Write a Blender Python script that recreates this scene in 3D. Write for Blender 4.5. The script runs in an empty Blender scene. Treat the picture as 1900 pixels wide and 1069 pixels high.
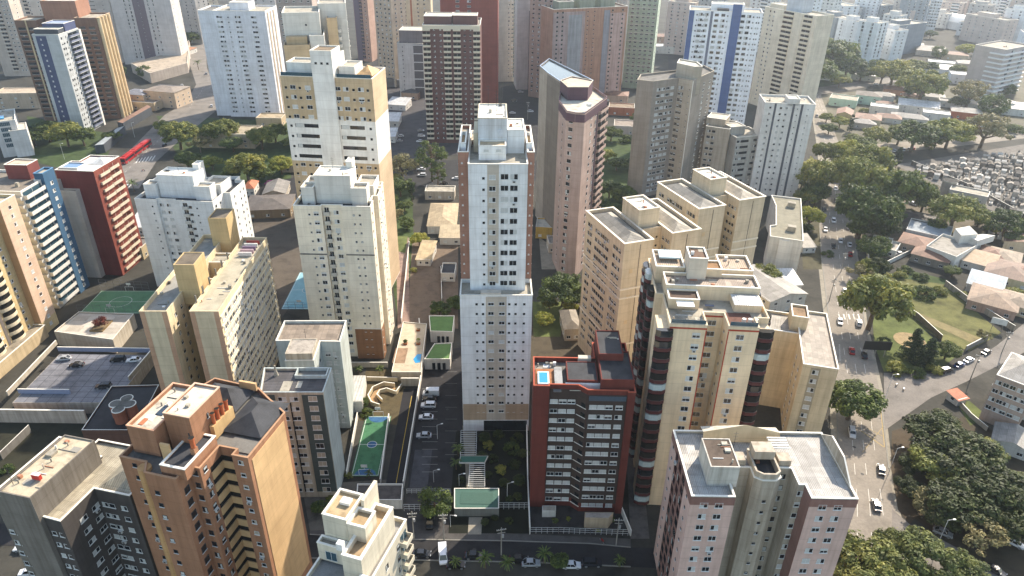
import bpy, bmesh, math, random
from mathutils import Vector, Matrix
random.seed(7)
R_ = math.radians
C = bpy.context.scene.collection
scene = bpy.context.scene

# ------------------------------------------------------------------ camera
CAM_H, FOC, PW, PH = 135.0, 1330.0, 1900.0, 1069.0
PITCH, ROLL = R_(29.2208), R_(-0.7952)
cam = bpy.data.cameras.new('camera')
cam.sensor_fit = 'HORIZONTAL'; cam.sensor_width = 36.0
cam.lens = 36.0*FOC/PW
cam.clip_start = 1.0; cam.clip_end = 9000.0
camo = bpy.data.objects.new('camera', cam); C.objects.link(camo)
camo.matrix_world = Matrix.Translation((0, 0, CAM_H)) @ Matrix.Rotation(R_(90)-PITCH, 4, 'X') @ Matrix.Rotation(-ROLL, 4, 'Z')
scene.camera = camo

# ------------------------------------------------------------------ light
SUN_AZ, SUN_EL = 37.0, 38.0          # azimuth from +Y towards +X
w = bpy.data.worlds.new('World'); scene.world = w; w.use_nodes = True
nt = w.node_tree; bg = nt.nodes['Background']
sky = nt.nodes.new('ShaderNodeTexSky'); sky.sky_type = 'NISHITA'; sky.sun_disc = False
sky.sun_elevation = R_(SUN_EL); sky.sun_rotation = R_(SUN_AZ); sky.air_density = 1.0; sky.dust_density = 1.0; sky.ozone_density = 1.0
tw = nt.nodes.new('ShaderNodeMix'); tw.data_type = 'RGBA'; tw.blend_type = 'MULTIPLY'; tw.inputs[0].default_value = 1.0
tw.inputs[7].default_value = (1.0, 0.93, 0.82, 1)          # warm tint on the sky colour, in place of a camera white balance
nt.links.new(sky.outputs[0], tw.inputs[6]); nt.links.new(tw.outputs[2], bg.inputs['Color']); bg.inputs['Strength'].default_value = 0.15
sl = bpy.data.lights.new('sun', 'SUN'); sl.energy = 3.4; sl.angle = R_(0.5); sl.color = (1.0, 0.89, 0.74)
so = bpy.data.objects.new('sun', sl); C.objects.link(so)
sd = Vector((math.sin(R_(SUN_AZ))*math.cos(R_(SUN_EL)), math.cos(R_(SUN_AZ))*math.cos(R_(SUN_EL)), math.sin(R_(SUN_EL))))
so.rotation_euler = sd.to_track_quat('Z', 'Y').to_euler(); so.location = (200, 300, 400)
scene.view_settings.view_transform = 'Standard'; scene.view_settings.look = 'None'
scene.view_settings.exposure = 1.42; scene.view_settings.gamma = 1.0

HAZE = 0.00013
# ------------------------------------------------------------------ picture point -> place
_cr, _sr = math.cos(ROLL), math.sin(ROLL); _cp, _sp = math.cos(PITCH), math.sin(PITCH)
def ray(px, py):
    dx, dy = px-PW/2, py-PH/2
    a = dx*_cr-dy*_sr; b = dx*_sr+dy*_cr
    return (a, FOC*_cp-b*_sp, -FOC*_sp-b*_cp)
def at(px, py, z=0.0):
    r = ray(px, py); t = (z-CAM_H)/r[2]
    return Vector((r[0]*t, r[1]*t, z))
_O = {'A': 0, 'B': 470, 'C': 940, 'D': 1420}; _Q = {'1': 0, '2': 260, '3': 530, '4': 799}
def c(k, x, y): return (_O[k[0]]+x/3.958, _Q[k[1]]+y/3.958)
def zm(x0, y0, s): return lambda x, y: (x0+x/s, y0+y/s)

# ------------------------------------------------------------------ materials
def lin(h):
    h = h.lstrip('#'); o = []
    for i in (0, 2, 4):
        v = int(h[i:i+2], 16)/255.0
        o.append(v/12.92 if v <= 0.04045 else ((v+0.055)/1.055)**2.4)
    return (o[0], o[1], o[2], 1.0)
_mats = {}
def _new(name):
    m = bpy.data.materials.new(name); m.use_nodes = True
    nt = m.node_tree; b = nt.nodes['Principled BSDF']
    return m, nt, b
def _mul(cl, f): return (cl[0]*f, cl[1]*f, cl[2]*f, 1.0)
def _coord(nt, scale, kind='Object'):
    t = nt.nodes.new('ShaderNodeTexCoord'); mp = nt.nodes.new('ShaderNodeMapping')
    mp.inputs['Scale'].default_value = scale
    nt.links.new(t.outputs[kind], mp.inputs['Vector']); return mp.outputs[0]
def _noise(nt, vec, scale, detail=4, rough=0.6):
    n = nt.nodes.new('ShaderNodeTexNoise'); n.inputs['Scale'].default_value = scale
    n.inputs['Detail'].default_value = detail; n.inputs['Roughness'].default_value = rough
    nt.links.new(vec, n.inputs['Vector']); return n.outputs['Fac']
def _ramp(nt, fac, stops):
    r = nt.nodes.new('ShaderNodeValToRGB'); e = r.color_ramp.elements
    e[0].position, e[0].color = stops[0]; e[1].position, e[1].color = stops[-1]
    for p, cl in stops[1:-1]:
        k = e.new(p); k.color = cl
    nt.links.new(fac, r.inputs['Fac']); return r.outputs['Color']
def _mix(nt, a, b, fac, mode='MIX'):
    m = nt.nodes.new('ShaderNodeMix'); m.data_type = 'RGBA'; m.blend_type = mode
    for s, v in (('A', a), ('B', b)):
        i = [k for k in m.inputs if k.name == s and k.type == 'RGBA'][0]
        if isinstance(v, tuple): i.default_value = v
        else: nt.links.new(v, i)
    f = [k for k in m.inputs if k.name == 'Factor' and k.type == 'VALUE'][0]
    if isinstance(fac, float): f.default_value = fac
    else: nt.links.new(fac, f)
    return [k for k in m.outputs if k.type == 'RGBA'][0]
def _bump(nt, b, h, strength=0.3, dist=0.05):
    bp = nt.nodes.new('ShaderNodeBump'); bp.inputs['Strength'].default_value = strength; bp.inputs['Distance'].default_value = dist
    nt.links.new(h, bp.inputs['Height']); nt.links.new(bp.outputs[0], b.inputs['Normal'])
def wall(hexc, dirt=0.35, bands=0.0, rough=0.85):
    """painted render: rain streaks running down, faint blotches, optional slab lines each storey"""
    k = ('w', hexc, dirt, bands, rough)
    if k in _mats: return _mats[k]
    m, nt, b = _new('painted_wall_'+hexc); col = lin(hexc)
    st = _noise(nt, _coord(nt, (0.9, 0.9, 0.06)), 1.0, 5, 0.65)
    bl = _noise(nt, _coord(nt, (0.12, 0.12, 0.2)), 1.0, 4, 0.6)
    f1 = _ramp(nt, st, [(0.4, (0, 0, 0, 1)), (0.7, (1, 1, 1, 1))])
    f2 = _ramp(nt, bl, [(0.35, (0.8, 0.79, 0.78, 1)), (0.65, (1.06, 1.06, 1.06, 1))])
    base = _mix(nt, col, (col[0]*0.55, col[1]*0.52, col[2]*0.48, 1), _mul_fac(nt, f1, min(.85, dirt*1.7)))
    base = _mix(nt, base, f2, 0.7, 'MULTIPLY')
    sx = nt.nodes.new('ShaderNodeSeparateXYZ'); nt.links.new(_coord(nt, (1, 1, 1/2.9)), sx.inputs[0]); fr = nt.nodes.new('ShaderNodeMath'); fr.operation = 'FRACT'; nt.links.new(sx.outputs[2], fr.inputs[0])
    jl = _ramp(nt, fr.outputs[0], [(0.0, (0.86, 0.85, 0.84, 1)), (0.04, (0.86, 0.85, 0.84, 1)), (0.05, (1, 1, 1, 1))]); base = _mix(nt, base, jl, 1.0, 'MULTIPLY')
    if bands:
        wv = nt.nodes.new('ShaderNodeTexWave'); wv.bands_direction = 'Z'; wv.wave_profile = 'SAW'
        wv.inputs['Scale'].default_value = 1.0/(bands*2)*1.0; wv.inputs['Distortion'].default_value = 0.0
        nt.links.new(_coord(nt, (1, 1, math.pi*2/3.1416)), wv.inputs['Vector'])
        ln = _ramp(nt, wv.outputs['Fac'], [(0.965, (1, 1, 1, 1)), (0.98, (0.72, 0.7, 0.68, 1))])
        base = _mix(nt, base, ln, 1.0, 'MULTIPLY')
    nt.links.new(base, b.inputs['Base Color']); b.inputs['Roughness'].default_value = rough
    b.inputs['Specular IOR Level'].default_value = 0.25
    _mats[k] = m; return m
def _mul_fac(nt, f, v):
    mm = nt.nodes.new('ShaderNodeMath'); mm.operation = 'MULTIPLY'; mm.inputs[1].default_value = v
    nt.links.new(f, mm.inputs[0]); return mm.outputs[0]
def rough(hexc, dark=0.6, scale=0.35, rgh=0.9, light=1.15, name='weathered'):
    """weathered concrete / asphalt / soil: blotches, fine grain, stains with a shape of their own"""
    k = ('r', hexc, dark, scale, rgh, light)
    if k in _mats: return _mats[k]
    m, nt, b = _new(name+'_'+hexc); col = lin(hexc)
    v = _coord(nt, (1, 1, 1))
    a = _ramp(nt, _noise(nt, v, scale, 6, 0.65), [(0.34, _mul(col, dark)), (0.5, col), (0.7, _mul(col, light))])
    g = _ramp(nt, _noise(nt, v, scale*14, 3, 0.6), [(0.3, (0.8, 0.8, 0.8, 1)), (0.7, (1.1, 1.1, 1.1, 1))])
    nt.links.new(_mix(nt, a, g, 0.8, 'MULTIPLY'), b.inputs['Base Color'])
    b.inputs['Roughness'].default_value = rgh; b.inputs['Specular IOR Level'].default_value = 0.25
    _mats[k] = m; return m
def ribbed(hexc, axis='X', pitch=0.5, panel=2.4, dark=0.7, rgh=0.7):
    """corrugated sheeting or tiles: ribs as bump, each sheet weathered a little differently"""
    k = ('k', hexc, axis, pitch, panel, dark)
    if k in _mats: return _mats[k]
    m, nt, b = _new('corrugated_'+hexc); col = lin(hexc)
    v = _coord(nt, (1, 1, 1))
    wv = nt.nodes.new('ShaderNodeTexWave'); wv.bands_direction = axis; wv.inputs['Scale'].default_value = 0.314/pitch
    wv.inputs['Distortion'].default_value = 0.2; nt.links.new(v, wv.inputs['Vector'])
    bk = nt.nodes.new('ShaderNodeTexBrick'); bk.offset = 0.0; bk.inputs['Scale'].default_value = 1.0
    bk.inputs['Brick Width'].default_value = panel*0.6; bk.inputs['Row Height'].default_value = panel
    bk.inputs['Mortar Size'].default_value = 0.03
    bk.inputs['Color1'].default_value = _mul(col, 1.12); bk.inputs['Color2'].default_value = _mul(col, dark); bk.inputs['Mortar'].default_value = _mul(col, 0.55)
    nt.links.new(v, bk.inputs['Vector'])
    g = _ramp(nt, _noise(nt, v, 0.5, 5, 0.65), [(0.3, (0.66, 0.64, 0.6, 1)), (0.65, (1.1, 1.1, 1.1, 1))])
    base = _mix(nt, bk.outputs['Color'], g, 0.8, 'MULTIPLY')
    rb = _ramp(nt, wv.outputs['Fac'], [(0.0, (0.78, 0.78, 0.78, 1)), (0.5, (1.05, 1.05, 1.05, 1))])
    nt.links.new(_mix(nt, base, rb, 0.8, 'MULTIPLY'), b.inputs['Base Color'])
    _bump(nt, b, wv.outputs['Fac'], 0.6, 0.08)
    b.inputs['Roughness'].default_value = rgh; _mats[k] = m; return m
def plain(hexc, rgh=0.6, metal=0.0, spec=0.4, name='paint'):
    k = ('p', hexc, rgh, metal, spec)
    if k in _mats: return _mats[k]
    m, nt, b = _new(name+'_'+hexc); b.inputs['Base Color'].default_value = lin(hexc)
    n = _noise(nt, _coord(nt, (1, 1, 1)), 2.0, 3)
    r = _ramp(nt, n, [(0.3, _mul(lin(hexc), 0.88)), (0.7, _mul(lin(hexc), 1.06))])
    nt.links.new(r, b.inputs['Base Color'])
    b.inputs['Roughness'].default_value = rgh; b.inputs['Metallic'].default_value = metal; b.inputs['Specular IOR Level'].default_value = spec
    _mats[k] = m; return m
GLASS = plain('1c2228', 0.08, 0, 0.6, 'window_glass')
GLASSB = plain('35505c', 0.1, 0, 0.6, 'tinted_glass')
WHITEF = plain('d8d8d4', 0.5); DARKF = plain('3a3a3c', 0.5); BLIND = plain('bcbdb9', 0.7); BEIGEB = plain('a99f8e', 0.8); VOID = plain('15130f', 0.9)
WATER = plain('2f8fc4', 0.08, 0, 0.5, 'pool_water')
CONC = rough('a29b8c'); CONCD = rough('6f6c66'); CONCL = rough('bdb6a6'); ASPH = rough('4a494a', 0.75, 0.12, 0.9, 1.25, 'asphalt'); ASPHD = rough('37373a', 0.7, 0.15, 0.9, 1.2, 'asphalt')
TARD = rough('3c3d40', 0.6, 0.25, 0.8, 1.3); WROOF = rough('d9d4c8', 0.7, 0.3)
COPE = plain('e4dfd2', 0.7); GRASS = rough('5e6b34', 0.6, 0.25, 1.0, 1.3, 'grass'); SOIL = rough('7a6a52', 0.65, 0.2, 1.0, 1.2, 'soil')
TILE = ribbed('a0674c', 'X', 0.35, 3.0, 0.8); TILEG = ribbed('8a7a68', 'X', 0.35, 3.0, 0.8); FIBRO = ribbed('9a948a', 'X', 0.45, 2.4, 0.75); FIBROD = ribbed('5c5a58', 'X', 0.45, 2.4, 0.75); ZINC = ribbed('c2c2c0', 'X', 0.5, 3.0, 0.85, 0.5)

# ------------------------------------------------------------------ mesh helpers
class MB:
    """collects faces, then links them as ONE mesh object"""
    def __init__(s): s.v = []; s.f = []; s.mi = []; s.mats = []
    def m(s, mat):
        if mat not in s.mats: s.mats.append(mat)
        return s.mats.index(mat)
    def face(s, pts, mat):
        i = len(s.v); s.v += [tuple(p) for p in pts]; s.f.append(tuple(range(i, i+len(pts)))); s.mi.append(s.m(mat))
    def box(s, x0, x1, y0, y1, z0, z1, mat, top=None, rot=None, piv=None):
        P = [(x0, y0, z0), (x1, y0, z0), (x1, y1, z0), (x0, y1, z0), (x0, y0, z1), (x1, y0, z1), (x1, y1, z1), (x0, y1, z1)]
        if rot:
            px, py = piv if piv else ((x0+x1)/2, (y0+y1)/2); ca, sa = math.cos(rot), math.sin(rot)
            P = [(px+(x-px)*ca-(y-py)*sa, py+(x-px)*sa+(y-py)*ca, z) for x, y, z in P]
        i = len(s.v); s.v += P; k = s.m(mat); kt = s.m(top) if top else k
        for q, kk in (((0, 3, 2, 1), k), ((4, 5, 6, 7), kt), ((0, 1, 5, 4), k), ((1, 2, 6, 5), k), ((2, 3, 7, 6), k), ((3, 0, 4, 7), k)):
            s.f.append(tuple(i+a for a in q)); s.mi.append(kk)
    def prism(s, poly, z0, z1, mat, top=None):
        n = len(poly); i = len(s.v)
        s.v += [(p[0], p[1], z0) for p in poly]+[(p[0], p[1], z1) for p in poly]
        k = s.m(mat); kt = s.m(top) if top else k
        for a in range(n):
            b = (a+1) % n; s.f.append((i+a, i+b, i+n+b, i+n+a)); s.mi.append(k)
        s.f.append(tuple(i+n+a for a in range(n))); s.mi.append(kt)
        s.f.append(tuple(i+n-1-a for a in range(n))); s.mi.append(k)
    def cyl(s, x, y, z0, z1, r, mat, n=12, r1=None, top=None):
        r1 = r if r1 is None else r1; i = len(s.v)
        for rr, z in ((r, z0), (r1, z1)):
            s.v += [(x+rr*math.cos(2*math.pi*a/n), y+rr*math.sin(2*math.pi*a/n), z) for a in range(n)]
        k = s.m(mat); kt = s.m(top) if top else k
        for a in range(n):
            b = (a+1) % n; s.f.append((i+a, i+b, i+n+b, i+n+a)); s.mi.append(k)
        s.f.append(tuple(i+n+a for a in range(n))); s.mi.append(kt); s.f.append(tuple(i+n-1-a for a in range(n))); s.mi.append(k)
    def tube(s, p, q, r0, r1, mat, n=6):
        p, q = Vector(p), Vector(q); d = (q-p)
        if d.length < 1e-6: return
        d.normalize(); a = d.orthogonal().normalized(); b = d.cross(a); i = len(s.v); k = s.m(mat)
        for o, r in ((p, r0), (q, r1)):
            for t in range(n):
                an = 2*math.pi*t/n; s.v.append(tuple(o+(a*math.cos(an)+b*math.sin(an))*r))
        for t in range(n):
            u = (t+1) % n; s.f.append((i+t, i+u, i+n+u, i+n+t)); s.mi.append(k)
        s.f.append(tuple(i+n+t for t in range(n))); s.mi.append(k)
    def mesh(s, name):
        me = bpy.data.meshes.new(name); me.from_pydata(s.v, [], s.f)
        for mt in s.mats: me.materials.append(mt)
        me.polygons.foreach_set('material_index', s.mi); me.update(); return me
    def build(s, name, parent=None):
        o = bpy.data.objects.new(name, s.mesh(name)); C.objects.link(o)
        if parent: o.parent = parent
        return o
def tag(o, label=None, cat=None, group=None, kind=None):
    if label: o['label'] = label
    if cat: o['category'] = cat
    if group: o['group'] = group
    if kind: o['kind'] = kind
    return o
def empty(name, loc, rz=0.0):
    o = bpy.data.objects.new(name, None); C.objects.link(o); o.location = loc; o.rotation_euler = (0, 0, rz); o.empty_display_size = 0.5; return o
def inset(poly, t):
    """parallel offset inwards of a counter-clockwise polygon"""
    n = len(poly); out = []
    for i in range(n):
        p0, p1, p2 = Vector(poly[i-1][:2]), Vector(poly[i][:2]), Vector(poly[(i+1) % n][:2])
        d1 = (p1-p0).normalized(); d2 = (p2-p1).normalized(); n1 = Vector((-d1.y, d1.x)); n2 = Vector((-d2.y, d2.x))
        k = 1+n1.dot(n2); q = p1+(n1+n2)*(t/max(k, 0.35)); out.append((q.x, q.y))
    return out

# ------------------------------------------------------------------ windows (shared meshes)
_wm = {}; _wp = {}
def winmesh(w, h, style, var):
    k = (round(w, 2), round(h, 2), style, var)
    if k in _wm: return _wm[k]
    b = MB(); f = MB(); fr = DARKF if style in ('d', 'slot', 'rib') else WHITEF; bl = BEIGEB if style == 'b' else BLIND
    if style == 'hole':
        b.box(-w/2, w/2, -0.03, 0, 0, h, VOID); f.box(-w/2-.06, w/2+.06, -0.08, 0, -.08, 0, WHITEF)
    elif style == 'blank':
        b.box(-w/2, w/2, -0.03, 0, 0, h, BEIGEB); f.box(-w/2, w/2, -.05, 0, h/2-.04, h/2+.04, DARKF)
    else:
        b.box(-w/2, w/2, -0.03, 0, 0, h, GLASSB if style == 'g' else GLASS)
        t = 0.07 if style != 's' else 0.05
        if style not in ('slot',):
            f.box(-w/2, -w/2+t, -.07, -.031, 0, h, fr); f.box(w/2-t, w/2, -.07, -.031, 0, h, fr)
            f.box(-w/2+t, w/2-t, -.07, -.031, h-t, h, fr); f.box(-w/2+t, w/2-t, -.07, -.031, 0, t, fr)
            n = max(1, int(round(w/0.9)))
            if w > 0.9:
                for i in range(1, n): f.box(-w/2+w*i/n-.03, -w/2+w*i/n+.03, -.065, -.031, t, h-t, fr)
        if style not in ('s', 'slot', 'g'):
            f.box(-w/2-.08, w/2+.08, -.14, -.0, -.1, -.002, WHITEF)
            if var == 1: b.box(-w/2+t, -.03, -.05, -.032, t, h-t, bl)
            if var == 2: b.box(.03, w/2-t, -.05, -.032, t, h-t, bl)
            if var == 3: b.box(-w/2+t, w/2-t, -.05, -.032, t, h-t, bl)
            if var == 4: b.box(-w/2+t, w/2-t, -.05, -.032, h*.5, h-t, bl)
            if var == 5: b.box(-w/2+t, w/2-t, -.05, -.032, h*.72, h-t, bl)
        elif style == 'slot' and var in (1, 2):
            b.box(-w/2+.2, -w/2+.2+w*.18*var, -.05, -.031, .05, h*.95, bl)
    glass, frame = b.mesh('window'), (f.mesh('frame') if f.f else None)
    for vv in f.f: b.f.append(tuple(len(b.v)+q for q in vv))
    b.mi += [b.m(f.mats[q]) for q in f.mi]; b.v += f.v
    _wm[k] = b.mesh('window'); _wp[_wm[k].name] = (glass, frame); return _wm[k]

_ac = []
def acmesh():
    if not _ac:
        b = MB(); b.box(-.42, .42, -.42, -.06, 0, .55, plain('c9c8c2', .6)); b.cyl(0, -.43, .1, .1, .01, DARKF, 4); b.box(-.25, .25, -.44, -.421, .08, .47, DARKF); b.box(-.4, -.36, -.1, 0, .05, .1, DARKF); b.box(.36, .4, -.1, 0, .05, .1, DARKF); _ac.append(b.mesh('air_conditioner'))
    return _ac[0]
# ------------------------------------------------------------------ buildings
ALLB = []
class Bld:
    def __init__(s, name, label, A, B, z, mode='F', cat='building', group=None, w=None):
        P, Q = at(*A, z), at(*B, z); d = (Q-P); d.z = 0; L = d.length; d.normalize()
        u = d if mode == 'F' else Vector((d.y, -d.x, 0))
        s.u = u; s.v = Vector((-u.y, u.x, 0)); s.w = L if mode == 'F' else (w or 0); s.z = z; s.L = L
        s.o = Vector((P.x, P.y, 0)); s.ang = math.atan2(u.y, u.x)
        s.root = empty(name, s.o, s.ang); tag(s.root, label, cat, group); s.wins = []; s.acmax = 10; ALLB.append(s)
    def loc(s, px, py, z=None):
        d = at(px, py, s.z if z is None else z)-s.o; return (d.dot(s.u), d.dot(s.v))
    def px(s, face, px, py):
        """picture point on a face -> (distance along it, height)"""
        o, dr = face; n = s.u*dr[1]-s.v*dr[0]          # outward normal in the world
        po = s.o+s.u*o[0]+s.v*o[1]; r = Vector(ray(px, py)); t = (po.dot(n))/(r.dot(n)) if abs(r.dot(n)) > 1e-9 else 1
        p = Vector((r.x*t, r.y*t, CAM_H+r.z*t)); dd = p-po; dd.z = 0
        return (dd.dot(s.u*dr[0]+s.v*dr[1]), p.z)
    def F(s, v=0.0, u=0.0): return ((u, v), (1, 0))
    def R(s, u=None, v=0.0): return ((s.w if u is None else u, v), (0, 1))
    def L_(s, u=0.0, v=0.0): return ((u, v), (0, -1))
    def face(s, a, b):
        L = math.hypot(b[0]-a[0], b[1]-a[1]); return (a, ((b[0]-a[0])/L, (b[1]-a[1])/L))
    def part(s, name, mb, label=None):
        o = mb.build(name, s.root)
        if label: o['label'] = label
        return o
    def box(s, name, u0, u1, v0, v1, z0, z1, mat, top=None, label=None):
        b = MB(); b.box(u0, u1, v0, v1, z0, z1, mat, top); return s.part(name, b, label)
    def shell(s, poly, z0, z1, mat, par=1.0, roof=None, cope=COPE, t=0.25, name='wall', skip=False, cw=0.06):
        """outer wall with a parapet, its coping and the roof deck inside it"""
        ip = inset(poly, t); n = len(poly); b = MB()
        for i in range(n):
            j = (i+1) % n; p, q, a, d = poly[i], poly[j], ip[i], ip[j]
            b.face([(p[0], p[1], z0), (q[0], q[1], z0), (q[0], q[1], z1), (p[0], p[1], z1)], mat)
            b.face([(p[0], p[1], z1), (q[0], q[1], z1), (d[0], d[1], z1), (a[0], a[1], z1)], mat)
            if par > 0: b.face([(d[0], d[1], z1-par), (a[0], a[1], z1-par), (a[0], a[1], z1), (d[0], d[1], z1)], mat)
        wo = s.part(name, b)
        r = MB(); r.face([(p[0], p[1], z1-par-(0.004 if par == 0 else 0)) for p in (ip)], roof or CONC); ro = s.part('roof', r)
        if cope and par > 0:
            op = inset(poly, -cw); iq = inset(poly, t+0.03); k = MB()
            for i in range(n):
                j = (i+1) % n
                k.face([(*op[i], z1+.09), (*op[j], z1+.09), (*iq[j], z1+.09), (*iq[i], z1+.09)], cope)
                k.face([(*op[i], z1-.1), (*op[j], z1-.1), (*op[j], z1+.09), (*op[i], z1+.09)], cope)
                k.face([(*iq[j], z1-.06), (*iq[i], z1-.06), (*iq[i], z1+.09), (*iq[j], z1+.09)], cope)
            s.part('coping', k)
        return wo
    def hip(s, u0, u1, v0, v1, z, h, mat, ridge='v', name='roof', ins=None):
        b = MB()
        if ridge == 'v':
            m = (u0+u1)/2; k = min((u1-u0)/2, (v1-v0)/2) if ins is None else ins; A, D = (m, v0+k, z+h), (m, v1-k, z+h)
            b.face([(u0, v0, z), (u1, v0, z), A], mat); b.face([(u1, v1, z), (u0, v1, z), D], mat)
            b.face([(u1, v0, z), (u1, v1, z), D, A], mat); b.face([(u0, v1, z), (u0, v0, z), A, D], mat)
        else:
            m = (v0+v1)/2; k = min((u1-u0)/2, (v1-v0)/2) if ins is None else ins; A, D = (u0+k, m, z+h), (u1-k, m, z+h)
            b.face([(u0, v0, z), (u1, v0, z), D, A], mat); b.face([(u1, v1, z), (u0, v1, z), A, D], mat)
            b.face([(u0, v1, z), (u0, v0, z), A], mat); b.face([(u1, v0, z), (u1, v1, z), D], mat)
        return s.part(name, b)
    def pane(s, face, s0, s1, z0, z1, mat, th=0.06, name='panel', label=None):
        """flat strip or band standing proud of a face"""
        (ou, ov), (du, dv) = face; b = MB(); nu, nv = dv, -du
        P = [(ou+du*a+nu*k, ov+dv*a+nv*k) for a, k in ((s0, th), (s1, th), (s1, -0.02), (s0, -0.02))]
        b.prism(P, z0, z1, mat); return s.part(name, b, label)
    def win(s, face, ss, zs, w, h, style='w', skip=0.0, vars=None, name='window'):
        for z in zs:
            for a in ss:
                if skip and random.random() < skip: continue
                s.wins.append((face, a, z, w, h, style, vars, name))
    def balc(s, face, s0, s1, zs, depth=1.3, ph=1.05, mat=None, door=True, slab=None, dmat=None, rail=None, th=0.12):
        (ou, ov), (du, dv) = face; nu, nv = dv, -du
        b = MB(); L = s1-s0
        b.box(0, L, -depth, -0.01, -.18, 0, slab or mat)
        b.box(0, L, -depth, -depth+th, 0.001, ph, mat); b.box(0, th, -depth+th, -.01, 0.001, ph, mat); b.box(L-th, L, -depth+th, -.01, 0.001, ph, mat)
        if rail: b.box(0, L, -depth-.02, -depth+th+.02, ph+.001, ph+.07, rail)
        me = b.mesh('balcony'); d = MB(); d.box(.25, L-.25, -.05, -.005, 0.02, 2.15, dmat or GLASS); d.box(L/2-.04, L/2+.04, -.08, -.051, .02, 2.15, WHITEF)
        dm = d.mesh('glass_door')
        for z in zs:
            o = bpy.data.objects.new('balcony', me); C.objects.link(o); o.parent = s.root
            o.location = (ou+du*s0, ov+dv*s0, z); o.rotation_euler = (0, 0, math.atan2(dv, du))
            if door:
                q = bpy.data.objects.new('glass_door', dm); C.objects.link(q); q.parent = o
    def fin(s):
        if not s.wins: return
        by = {}
        for wn in s.wins: by.setdefault(wn[7], []).append(wn)
        for name, L in by.items():
            items = []
            for (face, a, z, w, h, st, vs, nm) in L:
                (ou, ov), (du, dv) = face; p = (ou+du*a, ov+dv*a, z); wp = s.o+s.u*p[0]+s.v*p[1]+Vector((0, 0, z))
                var = random.choice(vs if vs else (0, 0, 0, 1, 1, 2, 2, 3, 4, 5))
                d = (wp-Vector((0, 0, CAM_H))).length
                items.append((d/math.sqrt(w*h), p, math.atan2(dv, du), winmesh(w, h, st, var)))
            items.sort(key=lambda t: t[0])
            for i, (d, p, an, me) in enumerate(items[:100]):
                gl, fm = _wp.get(me.name, (None, None)); near = fm is not None and name == 'window' and d*math.sqrt(1.5) < 240
                o = bpy.data.objects.new(name, gl if near else me); C.objects.link(o); o.parent = s.root; o.location = p; o.rotation_euler = (0, 0, an)
                if near: q = bpy.data.objects.new('frame', fm); C.objects.link(q); q.parent = o
            ac = 0
            for i, (d, p, an, me) in enumerate(items[:100]):
                if name == 'window' and random.random() < .07 and d*1.2 < 330 and ac < s.acmax:
                    ac += 1; o = bpy.data.objects.new('air_conditioner', acmesh()); C.objects.link(o); o.parent = s.root; o.location = (p[0], p[1], p[2]-.75); o.rotation_euler = (0, 0, an)
            rest = items[100:]
            if rest:
                b = MB()
                for (d, p, an, me) in rest:
                    ca, sa = math.cos(an), math.sin(an); i = len(b.v)
                    b.v += [(p[0]+v.co.x*ca-v.co.y*sa, p[1]+v.co.x*sa+v.co.y*ca, p[2]+v.co.z) for v in me.vertices]
                    for pl in me.polygons:
                        b.f.append(tuple(i+k for k in pl.vertices)); b.mi.append(b.m(me.materials[pl.material_index]))
                tag(s.part(name, b), kind='stuff')
def rect(u0, u1, v0, v1): return [(u0, v0), (u1, v0), (u1, v1), (u0, v1)]
def rows(z0, n, dz): return [z0+dz*i for i in range(n)]
def lsp(a, b, n): return [a+(b-a)*i/(n-1) for i in range(n)] if n > 1 else [(a+b)/2]
def clutter(s, u0, u1, v0, v1, z, n=8, seed=1):
    """small plant left on a roof: vents, hatches, condenser boxes and pipe runs"""
    r = random.Random(seed)
    for i in range(n):
        u, v = r.uniform(u0, u1), r.uniform(v0, v1); k = r.random(); b = MB(); m = r.choice((CONC, CONCL, CONCD, WHITEF, plain('8f8a80', .8), plain('a8755a', .8)))
        if k < .35: b.box(u-.35, u+.35, v-.3, v+.3, z, z+r.uniform(.3, .9), m); s.part('roof_unit', b)
        elif k < .55: b.cyl(u, v, z, z+r.uniform(.5, 1.1), .14, m, 8); s.part('vent_pipe', b)
        elif k < .8: L = r.uniform(1.2, 4); b.box(u, min(u+L, u1+.3), v, v+.12, z, z+.14, m); s.part('pipe_run', b)
        else: b.box(u-.9, u+.9, v-.7, v+.7, z, z+.05, m); s.part('roof_patch', b)
def tank(s, u, v, z, r=1.0, h=1.2, mat=None):
    b = MB(); b.cyl(u, v, z, z+h, r, mat or plain('6f86a0', 0.5), 14, r*.9); s.part('water_tank', b)
def antenna(s, u, v, z, h=5.0):
    b = MB(); b.tube((u, v, z), (u, v, z+h), .06, .03, DARKF, 5)
    for k in range(3): b.tube((u-.5, v, z+h*(.6+.15*k)), (u+.5, v, z+h*(.6+.15*k)), .025, .025, DARKF, 4)
    s.part('antenna', b)
# ================================================================== THE NEAR TOWERS
# ---- terracotta tower, bottom left
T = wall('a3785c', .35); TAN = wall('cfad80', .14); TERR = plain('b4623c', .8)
s = Bld('apartment_tower', 'terracotta tower with blank sunlit tan side and a row of clay chimneys on its roof', (457, 839), (527, 755), 48, 'R')
a = zm(210, 820, 4.292); b2 = zm(230, 680, 5.346)
s.shell([(-22, -5.3), (-16.6, -5.3), (-15.2, -7.6), (-8.9, -7.6), (-8.9, -4.4), (-6.6, -4.4), (-6.6, 1.5), (-3.2, 1.5), (-3.2, 0), (0, 0), (0, 13), (-5, 16), (-9, 18.6), (-19.4, 19.3), (-22, 12)], 0, 46.6, T, 1.0, CONCD, wall('b08a6c', .2))
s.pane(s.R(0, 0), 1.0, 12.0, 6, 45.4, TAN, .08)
b = MB(); b.cyl(-16.3, -6.2, 0, 46.3, 1.15, wall('bd9566', .3), 14); s.part('rounded_pier', b)
zz = [s.px(s.F(-7.6), *a(410+33*i, 415+105*i))[1]-.5 for i in range(2)]
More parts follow.
